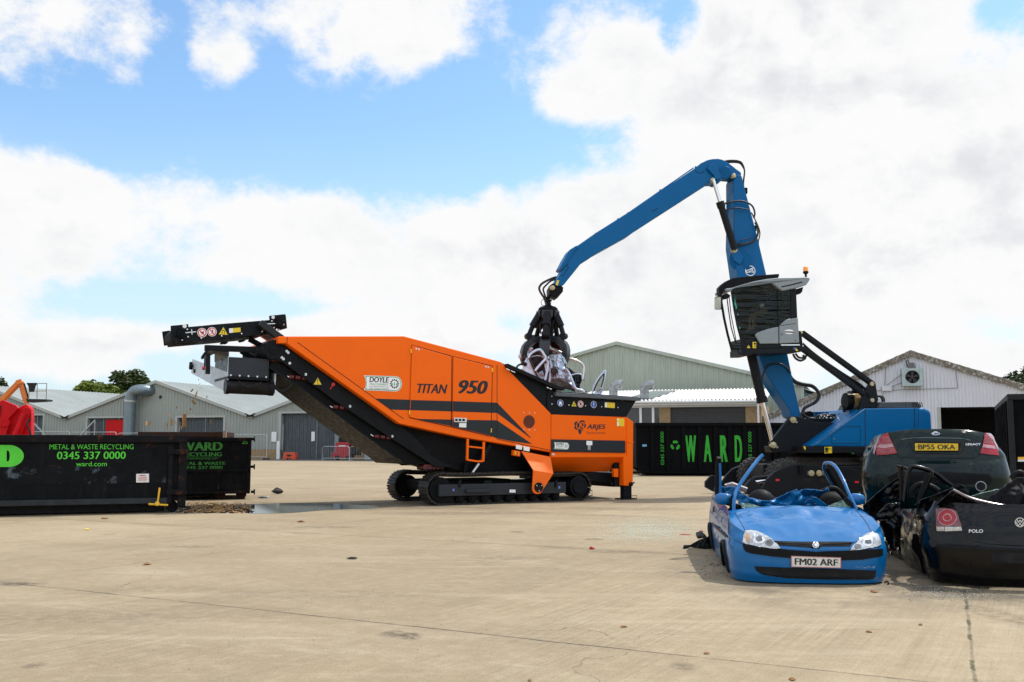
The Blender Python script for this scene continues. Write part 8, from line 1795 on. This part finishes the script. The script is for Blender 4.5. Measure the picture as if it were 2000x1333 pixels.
# bumper crease, exhaust, torn left corner
o = MB(); patch(o, bv, zs((240, 560), (300, 528), (540, 524), (880, 540), (905, 575), (890, 610), (560, 600), (260, 600)), .004, 3); o.build('lower_valance', m_blkpl, sal, fix=False)
o = MB(); c = SP.wp(*zs((832, 618))[0], .02); o.cyl(c, c + SP.n * .3, .06, n=20); o.build('exhaust', m_galv, sal, smooth=40); 
o = MB(); o.cyl(c - SP.n * .004, c + SP.n * .0, .05, n=20); o.build('exhaust_bore', m_cgap, sal)
o = MB(); crumple(o, SP, zs((120, 440), (150, 425), (180, 445), (170, 480), (140, 520), (100, 560), (80, 520), (95, 470)), .35, .06, 4, 3, 6); o.build('torn_wing', mat('mottled_red_paint', (.10, .018, .012), .35, var=.4, vs=9, spots=(.012, .014, .016), spot_s=6, spot_t=.5, coat=.6), sal, solid=.006, fix=False, smooth=24)  # torn corner in dark red with near-black mottling
o = MB(); crumple(o, SP, zs((135, 455), (160, 430), (185, 438), (165, 470), (140, 480)), .24, .05, 3, 7, 8); o.build('bent_metal', m_chr, sal, solid=.005, fix=False, smooth=24)
o = MB(); crumple(o, SP, zs((75, 560), (110, 480), (130, 540), (150, 640), (120, 700), (90, 760), (75, 680)), .55, .06, 4, 5, 5); o.build('torn_door_skin', m_pgreen, sal, solid=.006, fix=False, smooth=24)
for s_ in (-1, 1):
    for c in (1.0, 3.6): o = MB(); o.lathe(SP.w(s_ * .82, .72, c), SP.u * -s_, [(.06, 0), (.2, .01), (.29, .03), (.31, .08), (.31, .2), (.1, .2)], 26); o.build('wheel', m_inter, sal, smooth=40)
o = MB(); o.pbox(SP, -.76, .76, .52, 1.36, .45, 4.3); o.build('interior', m_inter, sal)
# ---------------------------------------------------------------- black hatchback at the right edge
c_ = at(1993, 1030, 9.75); PP = Plane((c_.x, 9.75, 0), R(-11)); A0 = PP.p(1993, 1030)[0]; PP = Plane(PP.w(A0, 0), R(-11))
pol = thing('wrecked_car', 'crushed black hatchback with a round red tail light at the right edge', 'car', PP.w(0, 0, 1.8))
hwf = lambda b: smooth_t([(0, .74), (.15, .79), (.4, .825), (.6, .80), (.85, .70)], b)
d0f = lambda b: smooth_t([(0, .06), (.12, .01), (.3, 0), (.40, .0), (.43, .05), (.55, .06), (.70, .09), (.82, .16)], b)
S3 = Shell(PP, hwf, d0f, .48, 2.9, .03, .815, .83, [(.48, .83), (1.2, .70), (2.2, .62), (3.2, .55), (3.8, .40)], 3.8, .08, dent=.10, seed=40, skip=arch((.72, 3.15), .30, .18))
S3.mb.build('body', m_pblk, pol, smooth=40)
PATCH_D = 9.9; bv = bvh_of(S3.mb)
o = MB(); band(o, bv, pcurve(zs((590, 735), (640, 748), (690, 780), (712, 850), (735, 920), (760, 960), (900, 985), (1105, 995))), 1.0, .004); band(o, bv, zs((545, 985), (700, 992), (900, 1008), (1105, 1020)), 1.2, .004); band(o, bv, zs((430, 740), (418, 800), (425, 900), (420, 1000)), 1.2, .004); band(o, bv, zs((330, 760), (318, 880), (335, 1040)), 1.2, .004); o.build('shut_line', m_cgap, pol, fix=False)
o = MB(); patch(o, bv, zs((548, 990), (700, 1000), (1105, 1018), (1105, 1032), (700, 1016), (548, 1006)), .012, 2); o.build('bumper_strip', m_blkpl, pol, fix=False)
o = MB(); patch(o, bv, zs((885, 1030), (1108, 1045), (1108, 1110), (905, 1100)), .005, 2); o.build('plate_recess', m_cgap, pol, fix=False)
o = MB(); patch(o, bv, zs((550, 765), (600, 760), (650, 762), (680, 785), (702, 850), (710, 872), (552, 874)), .012, 3); tl = o.build('tail_light', m_taild, pol, smooth=60, fix=False)
o = MB(); patch(o, bv, zs(*ellipse(622, 820, 55, 47)), .015, 3); o.build('red_lens', m_tail, tl, fix=False)
def ring_patch(mb, bv, c, rx, ry, k, off, f=zs):
    n = 28; a = ellipse(*c, rx, ry, n); b = ellipse(*c, rx * k, ry * k, n)
    for i in range(n): j = (i + 1) % n; patch(mb, bv, f(a[i], a[j], b[j], b[i]), off, 0)
o = MB(); ring_patch(o, bv, (622, 820), 58, 50, .93, .018); ring_patch(o, bv, (622, 820), 28, 24, .8, .0175); o.build('lens_ring', m_tailw, tl, fix=False)
o = MB(); patch(o, bv, zs((553, 876), (600, 876), (600, 902), (556, 902)), .014, 1); patch(o, bv, zs((604, 876), (706, 876), (712, 900), (604, 904)), .014, 2); o.build('reversing_lens', mat('clear_lens', (.42, .38, .34), .2, .3, var=.3, vs=30, coat=1), tl, fix=False)
o = MB(); b = zs((755, 892), (845, 913)); surf_text(o, bv, 'POLO', (*b[0], *b[1]), .010, .01); o.build('model_lettering', m_chr, pol, fix=False)
o = MB(); ring_patch(o, bv, (1076, 848), 33, 31, .84, .016)
for seg in (((1056, 828), (1066, 850), (1076, 832), (1086, 850), (1096, 828)), ((1050, 845), (1066, 872), (1076, 852), (1086, 872), (1102, 845))): band(o, bv, zs(*seg), 1.5, .016)
o.build('badge', mat('badge_silver', (.55, .53, .47), .35, .7), pol, fix=False)
o = MB(); patch(o, bv, zs(*ellipse(1076, 848, 30, 28)), .012, 2); o.build('badge_field', m_cgap, pol, fix=False)
# collapsed upper body: crumpled hatch, glass, plastic sheeting, seats
for nm, q, d, amp, sd, tl_, m_, lb in (('hatch_edge', ((560, 740), (590, 690), (640, 640), (680, 660), (760, 700), (860, 735), (1000, 748), (1110, 740), (1110, 775), (900, 760), (700, 745)), .25, .05, 3, -.8, m_pblk, None), ('quarter_panel', ((425, 740), (470, 700), (560, 660), (640, 628), (700, 650), (600, 700), (560, 750), (470, 760)), .55, .06, 5, -1.0, m_pblk, None), ('rear_glass', ((760, 690), (820, 665), (920, 635), (1000, 650), (960, 700), (850, 705)), .7, .03, 9, -1.6, m_shard, None), ('plastic_sheet', ((870, 715), (960, 640), (1010, 590), (1060, 560), (1110, 555), (1110, 745), (1000, 742)), .55, .06, 14, -.8, mat('black_film', (.03, .032, .04), .25, var=.2, coat=.5), None), ('roof_panel', ((90, 745), (180, 655), (260, 590), (310, 555), (322, 575), (318, 690), (240, 720), (190, 800), (110, 830)), 1.6, .04, 8, -.5, m_pblk, 'long bent roof panel slanting down to the left'), ('torn_door', ((175, 800), (240, 730), (320, 720), (330, 860), (335, 1040), (280, 1030), (230, 960)), .98, .07, 18, -.2, m_pblk, None)):
    o = MB(); crumple(o, PP, zs(*q), d, amp, 4, sd, 5, tl_); o.build(nm, m_, pol, solid=.008, fix=False, smooth=24, label=lb)
o = MB(); bars_px(o, PP, [(*zs((655, 640))[0], .3), (*zs((760, 690))[0], .3), (*zs((880, 722))[0], .28), (*zs((1000, 742))[0], .28), (*zs((1108, 742))[0], .28)], .025, .03); o.build('hatch_rim', mat('scraped_rim', (.30, .25, .25), .3, .5), pol, smooth=50)
def frame_(pts, d, w, h, nm, m_):
    o = MB(); bars_px(o, PP, [(*zs(p)[0], d) for p in pts], w, h); return o.build(nm, m_, pol, smooth=50)
frame_([(345, 712), (352, 640), (362, 560), (380, 505), (400, 494), (450, 502), (505, 520), (515, 535), (495, 590), (470, 660), (440, 720)], 1.3, .05, .05, 'window_frame', m_pblk)
frame_([(330, 705), (328, 620), (325, 540), (322, 490)], 1.5, .06, .05, 'window_frame', m_pblk); frame_([(495, 540), (480, 580), (460, 640), (432, 715)], 1.25, .035, .05, 'window_seal', m_blkpl)
frame_([(510, 520), (560, 548), (610, 588), (645, 612)], 1.7, .05, .04, 'roof_rail', m_pblk); frame_([(300, 490), (340, 500), (380, 515)], 1.5, .03, .03, 'roof_rail', m_blkpl)
o = MB(); o.tube([PP.wp(*p, 1.5) for p in zs((390, 690), (392, 650), (420, 618), (460, 605), (520, 622), (560, 648))], .035, 8, smooth=4); o.build('steering_wheel', m_blkpl, pol, smooth=60)
o = MB(); o.tube([PP.wp(*p, .5) for p in zs((1030, 570), (1040, 545), (1075, 530), (1108, 545))], .03, 8, smooth=4); o.tube([PP.wp(*p, .6) for p in zs((1050, 580), (1062, 555), (1090, 548), (1110, 560))], .02, 8, smooth=4); o.build('loose_trim', m_blkpl, pol, smooth=60)
for q, d, sd in ((((640, 628), (700, 600), (760, 640), (740, 690), (680, 660)), .9, 3), (((520, 530), (600, 560), (640, 612), (560, 600)), 1.75, 8)): o = MB(); crumple(o, PP, zs(*q), d, .05, 3, sd, 6); o.build('torn_trim', m_blkpl, pol, solid=.01, fix=False)
o = MB(); rr = random.Random(8)
for k in range(9):
    x, y = rr.uniform(200, 440), rr.uniform(780, 1040); crumple(o, PP, zs((x, y), (x + rr.uniform(8, 22), y + rr.uniform(-10, 10)), (x + rr.uniform(4, 18), y + rr.uniform(14, 40))), .8 - (x - 200) / 900, .03, 2, k, 9)
o.build('bare_metal', mat('bare_scratched', (.45, .40, .33), .25, .8, var=.4, vs=9), pol, solid=.003, fix=False)
for s_ in (-1, 1):
    for c in (.72, 3.15): o = MB(); o.lathe(PP.w(s_ * .74, .27, c), PP.u * -s_, [(.06, 0), (.16, .01), (.25, .03), (.27, .08), (.27, .2), (.1, .2)], 26); o.build('wheel', m_inter, pol, smooth=40)
o = MB(); o.pbox(PP, -.66, .66, .05, .40, .4, 3.6); o.build('interior', m_inter, pol)
for k in (-.35, .35): o = MB(); o.pbox(PP, k - .22, k + .22, .38, .60, 1.5, 1.62); o.build('seat_back', m_blkpl, pol, bevel=.05)
PATCH_D = 10.2
# ================================================================ SCRAP IN THE GRAB AND LITTER
def zw(*p): return [(1000 + x / 6.667, 580 + y / 6.667) for x, y in p]
m_silver = mat('silver_car_paint', (.54, .68, .84), .3, .08, var=.12, vs=6, coat=.6, rv=.1)
m_scrapd = mat('scrap_dark', (.02, .02, .022), .6, var=.4, vs=8)
m_scrapm = mat('scrap_metal', (.38, .46, .54), .3, .3, var=.45, vs=7, rv=.15)
wr = thing('wrecked_car', 'mangled silver car hanging from the grab above the hopper', 'car', E.wp(1075, 740))
def cr(name, pts, d, amp, m, seed=0, freq=4, tilt=0, cuts=4, par=None, lb=None, solid=.01):
    d = d - .40 if d < -.18 else d
    o = MB(); crumple(o, E, zw(*pts), d, amp, cuts, seed, freq, tilt); return o.build(name, m, par or wr, solid=solid, fix=False, smooth=24, label=lb)
def fr(name, pts, d, w, m, par=None):
    d = d - .40 if d < -.18 else d
    o = MB(); bars_px(o, E, [(*zw(p)[0], d) for p in pts], w, w * .9); return o.build(name, m, par or wr, smooth=50)
cr('core', ((150, 860), (230, 720), (420, 640), (620, 720), (700, 900), (830, 1020), (900, 1180), (840, 1240), (500, 1180), (330, 1120), (200, 1000)), .35, .12, m_scrapd, 2, 2.5)
cr('core_side', ((250, 760), (420, 660), (600, 740), (640, 1000), (520, 1120), (330, 1060)), -.05, .1, m_scrapd, 5, 3)
cr('door_skin', ((135, 945), (150, 870), (190, 795), (215, 790), (270, 900), (335, 1062), (230, 1010)), -.35, .03, m_silver, 3, 2.5)
fr('door_frame', [(215, 795), (240, 748), (300, 705), (355, 688), (385, 705), (415, 750), (440, 800), (390, 860), (340, 915), (300, 965)], -.38, .06, m_silver)
fr('door_edge', [(225, 800), (260, 880), (300, 970), (345, 1060)], -.36, .05, m_scrapd); fr('door_bar', [(300, 965), (330, 1010), (350, 1065)], -.34, .035, m_silver); fr('door_bar', [(250, 785), (320, 768), (385, 775), (415, 800)], -.3, .03, m_scrapm)
o = MB(); disc(o, E, E.p(*zw((170, 880))[0], -.80), .055, -.82, n=14); o.build('lock_hole', m_seam, wr, fix=False)
fr('pillar', [(450, 815), (468, 870), (462, 940), (445, 1030), (425, 1105)], -.3, .06, m_silver); fr('pillar', [(490, 830), (515, 900), (500, 1000), (490, 1120)], -.22, .06, m_silver)
cr('mirror_shell', ((462, 800), (470, 775), (488, 772), (494, 790), (480, 812)), -.4, .03, m_silver, 4, 5, 0, 2)
cr('bonnet_skin', ((490, 800), (560, 755), (640, 742), (650, 800), (690, 900), (740, 980), (790, 1100), (835, 1205), (760, 1130), (690, 1080), (600, 1065), (520, 1062), (530, 980), (500, 900)), -.25, .11, m_scrapm, 7, 3.5, -.3)
cr('wing_skin', ((560, 760), (640, 745), (655, 830), (720, 940), (640, 950), (560, 900)), -.36, .08, m_silver, 9, 5)
cr('wheel_tub', ((505, 930), (560, 920), (605, 960), (600, 1010), (550, 1030), (515, 990)), -.4, .06, m_scrapd, 3, 6, 0, 3)
cr('underside', ((505, 1090), (560, 1065), (660, 1080), (770, 1140), (830, 1215), (700, 1180), (520, 1150)), -.32, .05, mat('underside_brown', (.05, .042, .035), .6, var=.4, vs=6), 3, 4)
cr('bumper', ((85, 760), (120, 735), (190, 690), (240, 660), (280, 665), (260, 700), (225, 720), (220, 770), (150, 770), (110, 805), (88, 795)), -.15, .05, m_silver, 6, 5)
cr('lamp_unit', ((130, 780), (170, 765), (210, 790), (190, 840), (150, 860), (130, 830)), -.2, .06, m_scrapd, 8, 6, 0, 3)
fr('hose', [(60, 935), (70, 905), (110, 880), (140, 885)], 0, .05, m_scrapd); fr('cross_beam', [(430, 640), (540, 690), (640, 735)], -.1, .09, m_galv)
fr('rear_frame', [(740, 800), (800, 815), (870, 845), (925, 890), (935, 960), (920, 1080)], .2, .055, m_chr); fr('rear_frame_seal', [(760, 960), (830, 1000), (880, 1010)], .2, .05, m_scrapd)
cr('hatch', ((765, 1020), (830, 1005), (905, 1012), (915, 1085), (880, 1180), (845, 1195), (800, 1120)), .05, .05, m_pblk, 4, 4); fr('hatch_rim', [(765, 1022), (830, 1006), (905, 1014), (915, 1080)], 0, .03, m_silver)
cr('panel_shard', ((430, 870), (470, 860), (500, 940), (470, 1000), (440, 960)), -.32, .06, m_silver, 21, 6, 0, 3); cr('panel_shard', ((560, 960), (640, 940), (700, 1000), (690, 1060), (600, 1050)), -.40, .09, m_silver, 23, 5, 0, 4); cr('panel_shard', ((640, 760), (700, 800), (720, 880), (680, 870)), -.2, .06, m_silver, 25, 6, 0, 3); cr('panel_shard', ((330, 1000), (400, 960), (430, 1040), (400, 1100), (350, 1070)), -.28, .06, m_scrapm, 27, 6, 0, 3)
for k_, pts in enumerate((((640, 740), (700, 820), (690, 900), (730, 1000)), ((600, 760), (570, 850), (600, 930)), ((880, 1100), (930, 1080), (945, 1090)), ((700, 1100), (760, 1150), (820, 1230)))): fr('wire', pts, -.42, .014, m_scrapd)
fr('sill', [(690, 930), (740, 990), (790, 1110), (830, 1195), (900, 1215), (945, 1240)], -.34, .06, m_silver)
cr('roof_end', ((700, 930), (760, 930), (840, 1010), (880, 1060), (790, 1060)), .1, .06, m_scrapd, 6, 4)
cr('windscreen', ((500, 1130), (580, 1160), (660, 1190), (760, 1215), (810, 1235), (770, 1242), (640, 1222), (540, 1170)), -.3, .03, mat('teal_shattered_glass', (.12, .36, .30), .35, var=.4, vs=30, bump=1, bs=70), 3, 5); cr('windscreen', ((810, 1180), (880, 1200), (920, 1240), (820, 1240)), -.1, .03, MATS['teal_shattered_glass'], 8, 5)
cr('torn_panel', ((900, 1205), (950, 1210), (985, 1240), (930, 1242)), .1, .03, m_scrapd, 8, 5, 0, 3)
dr_ = thing('car_door', 'torn-off silver car door standing upright in the black hopper', 'car door', E.wp(*zw((1120, 1230))[0]))
fr('door_frame', [(1045, 1262), (1062, 1180), (1110, 1085), (1165, 1015), (1215, 962), (1212, 1020), (1195, 1100), (1165, 1190)], 0, .045, m_silver, dr_)
fr('window_seal', [(1062, 1235), (1090, 1160), (1140, 1070), (1196, 1005), (1190, 1080), (1160, 1180)], -.01, .035, m_scrapd, dr_)
cr('door_skin', ((1050, 1270), (1090, 1235), (1130, 1190), (1185, 1190), (1175, 1250), (1160, 1275)), .02, .03, m_scrapm, 5, 5, 0, 3, dr_)
# ---- black bumper piece lying left of the blue car
bp = thing('trim_piece', 'torn piece of black plastic car trim lying left of the blue car', 'trim', gnd(1370, 1072))
pd = Plane(gnd(1372, 1073), R(-5))
o = MB(); crumple(o, pd, zo((140, 845), (150, 818), (205, 815), (230, 800), (280, 775), (340, 755), (385, 738), (386, 840), (330, 845), (230, 835), (205, 830), (175, 840)), 0, .05, 4, 3, 6, .6); o.build('panel', m_blkpl, bp, solid=.012, fix=False, smooth=24)
o = MB(); crumple(o, pd, zo((250, 735), (255, 715), (295, 703), (325, 730), (340, 750), (300, 760), (262, 760)), .15, .06, 3, 6, 8, .5); o.build('bracket', mat('dirty_plastic', (.05, .048, .045), .7, var=.4, vs=9), bp, solid=.015, fix=False, smooth=24)
# ---- litter
def lump(name, p, s, seed, m, label, cat, group, flatn=.4, n=9, stretch=1, yaw=0):
    rr = random.Random(seed); o = MB(); rings = []
    for j in range(5):
        ph = -math.pi / 2 + math.pi * j / 4; ring = []
        for i in range(n):
            q = 2 * math.pi * i / n; k = rr.uniform(.6, 1.15); ring.append(Vector((math.cos(q + yaw) * math.cos(ph) * s * k * stretch, math.sin(q + yaw) * math.cos(ph) * s * k, (math.sin(ph) + 1) * s * flatn * rr.uniform(.7, 1.2))))
        rings.append(ring)
    o.loft(rings); ob = o.build(name, m, None); ob.location = p; ob.rotation_euler.z = yaw; tag(ob, label, cat, group); return ob
def gp_(x, y): return gnd(x, y, .002)
m_leaf = mat('dead_leaf', (.26, .12, .04), .8, var=.4); m_scr = mat('litter_dark', (.03, .028, .025), .8, var=.4); m_redb = mat('red_shard', (.45, .02, .03), .3)
lump('scrap_lump', gp_(542, 965), .16, 1, m_scr, 'black scrap lump on the concrete right of the bins', 'scrap', None, .5)
lump('scrap_lump', gp_(514, 973.5), .07, 2, m_galv, 'small shiny scrap piece near the puddle, right of the roller', 'scrap', None, .4, stretch=2.2)
lump('red_shard', gp_(1156, 1073), .032, 3, m_redb, 'small red shard of lamp glass alone on the open concrete', 'shard', 'red lamp shards', .5, stretch=1.4)
lump('red_shard', gp_(1337, 1045), .05, 4, m_redb, 'longest flat red shard left of the blue car', 'shard', 'red lamp shards', .12, stretch=2.0)
lump('red_shard', gp_(1373, 1038), .03, 5, m_redb, 'red shard above the black trim piece', 'shard', 'red lamp shards', .2, stretch=1.8)
for k, (x, y, s, lb) in enumerate(((1218, 1225, .022, 'brown leaf on open concrete in front of the shredder'), (1548, 1328, .022, 'brown leaf at the very bottom of the picture'), (1697, 1235, .02, 'curled pale leaf in front of the blue car, left of its neighbour'), (1798, 1221, .02, 'curled leaf nearest the dark joint at right'), (1707, 1157, .03, 'thin brown twig below the blue bumper'), (688, 1092, .05, 'dark dry leaf on the concrete below the shredder track'), (288, 1103, .045, 'orange leaf in the left foreground'), (588, 1020, .06, 'brown scrap just below the puddle'), (1380, 1277, .02, 'small brown leaf lying left of the bottom-edge leaf'), (170, 1035, .04, 'yellow bit in front of the near bin'), (204, 1014, .05, 'brown bit close under the near bin'), (1035, 1330, .015, 'tiny leaf at the lower centre edge'))):
    lump('dead_leaf', gp_(x, y), s, 30 + k, m_leaf if k not in (5, 9) else (m_scr if k == 5 else m_ye), lb, 'leaf', 'leaves and bits on the concrete', .25, stretch=1.5, yaw=k * 1.3)
# one layer of glass crumbs and grit left of the wrecks
m_crumb = mat('glass_crumb', (.50, .66, .58), .2, var=.2, coat=.5)
o = MB(); rr = random.Random(12)
def crumbs(o, n, x0, x1, y0, y1, s0, s1):
    for k in range(n):
        u_ = (rr.random() + rr.random() + rr.random()) / 3; v_ = (rr.random() + rr.random()) / 2; p = gnd(x0 + (x1 - x0) * u_, y0 + (y1 - y0) * v_, 0.002); s = rr.uniform(s0, s1); q = rr.uniform(0, 6.28)
        ring = [Vector((math.cos(q + i * 2.094) * s, math.sin(q + i * 2.094) * s, 0)) for i in range(3)]; o.add([p + r for r in ring] + [p + Vector((0, 0, s * .9))], [(0, 1, 3), (1, 2, 3), (2, 0, 3)])
crumbs(o, 2600, 1120, 1420, 1005, 1062, .004, .009); crumbs(o, 260, 1700, 2010, 1135, 1190, .003, .006); tag(o.build('glass_crumbs', m_crumb), 'scattered green glass crumbs on the concrete', 'glass', None, 'stuff')
o = MB(); crumbs(o, 260, -40, 1500, 1000, 1340, .002, .005); crumbs(o, 160, 1720, 2020, 1130, 1180, .003, .008); crumbs(o, 120, 1340, 1470, 1080, 1130, .004, .010); tag(o.build('grit', m_scr), 'dark grit scattered over the concrete', 'grit', None, 'stuff')
# wood chips heaped by the bin roller
m_chip = mat('wood_chip', (.42, .24, .09), .8, var=.35, vs=3, spots=(.08, .05, .03), spot_s=3, spot_t=.55)
o = MB()
for k in range(480):
    x = 348 + 150 * (rr.random() * .5 + rr.random() * .5); y = rr.uniform(984, 1003); p = gnd(x, y, 0) + Vector((0, 0, rr.random() ** 2 * .07 * max(0, 1 - abs(x - 400) / 110)))
    ln, wd, th = rr.uniform(.02, .12), rr.uniform(.008, .03), rr.uniform(.004, .012); o.box(p + Vector((0, 0, .01)), (ln, wd, th), Matrix.Rotation(rr.uniform(0, 3.14), 3, 'Z') @ Matrix.Rotation(rr.uniform(-.5, .5), 3, 'Y'))
tag(o.build('wood_chip_heap', m_chip), 'wood chips spilled in a heap beside the bins', 'wood chips', None, 'stuff')
o = MB()
for k in range(160): p = gnd(348 + 150 * rr.random(), rr.uniform(990, 1003), 0); s = rr.uniform(.02, .06); o.box(p + Vector((0, 0, s * .2)), (s * 2, s, s * .5), Matrix.Rotation(rr.uniform(0, 3.14), 3, 'Z'))
tag(o.build('mulch', mat('dark_mulch', (.035, .024, .016), .95, var=.4)), 'dark wet mulch under the spilled wood chips', 'mulch', None, 'stuff')
# pieces falling from the cross conveyor
FP = Plane(T.w(*T.p(372, 716, 4.3), 4.3), R(28.2)); chips = []
def chip_mesh():
    o = MB(); o.box((0, 0, 0), (.16, .05, .02)); return o
src = [(360, 822, 2.4), (335, 825, 1.2), (375, 763, .9), (383, 771, .9), (378, 786, 1.2), (382, 776, .6), (291, 828, 1.0), (352, 829, .7), (354, 836, .6), (404, 776, .5), (372, 800, .8), (376, 813, .8), (349, 779, .5), (345, 796, .6), (322, 790, .6), (286, 828, .9), (326, 837, .6), (412, 824, .7), (330, 810, .6), (385, 765, .6), (392, 758, .4), (402, 745, .4), (395, 738, .4), (385, 732, .4), (398, 730, .5), (390, 750, .4), (362, 772, .4), (410, 742, .4), (366, 806, .7), (352, 770, .4), (343, 826, .8), (327, 829, .7), (388, 742, .4), (382, 720, .5)]
first = None
for k, (x, y, s) in enumerate(src):
    if first is None:
        first = chip_mesh().build('wood_chip', m_chip, None); ob = first
    else: ob = first.copy(); COL.objects.link(ob)
    ob.location = FP.wp(x, y, rr.uniform(-.3, .3)); ob.scale = (s * .8, s * .8, s * .8); ob.rotation_euler = (rr.uniform(0, 3), rr.uniform(0, 3), rr.uniform(0, 3)); tag(ob, 'wood chip caught in mid-air, falling from the cross conveyor', 'wood chip', 'falling wood chips')
first['label'] = 'wood chip caught in mid-air, falling from the cross conveyor'
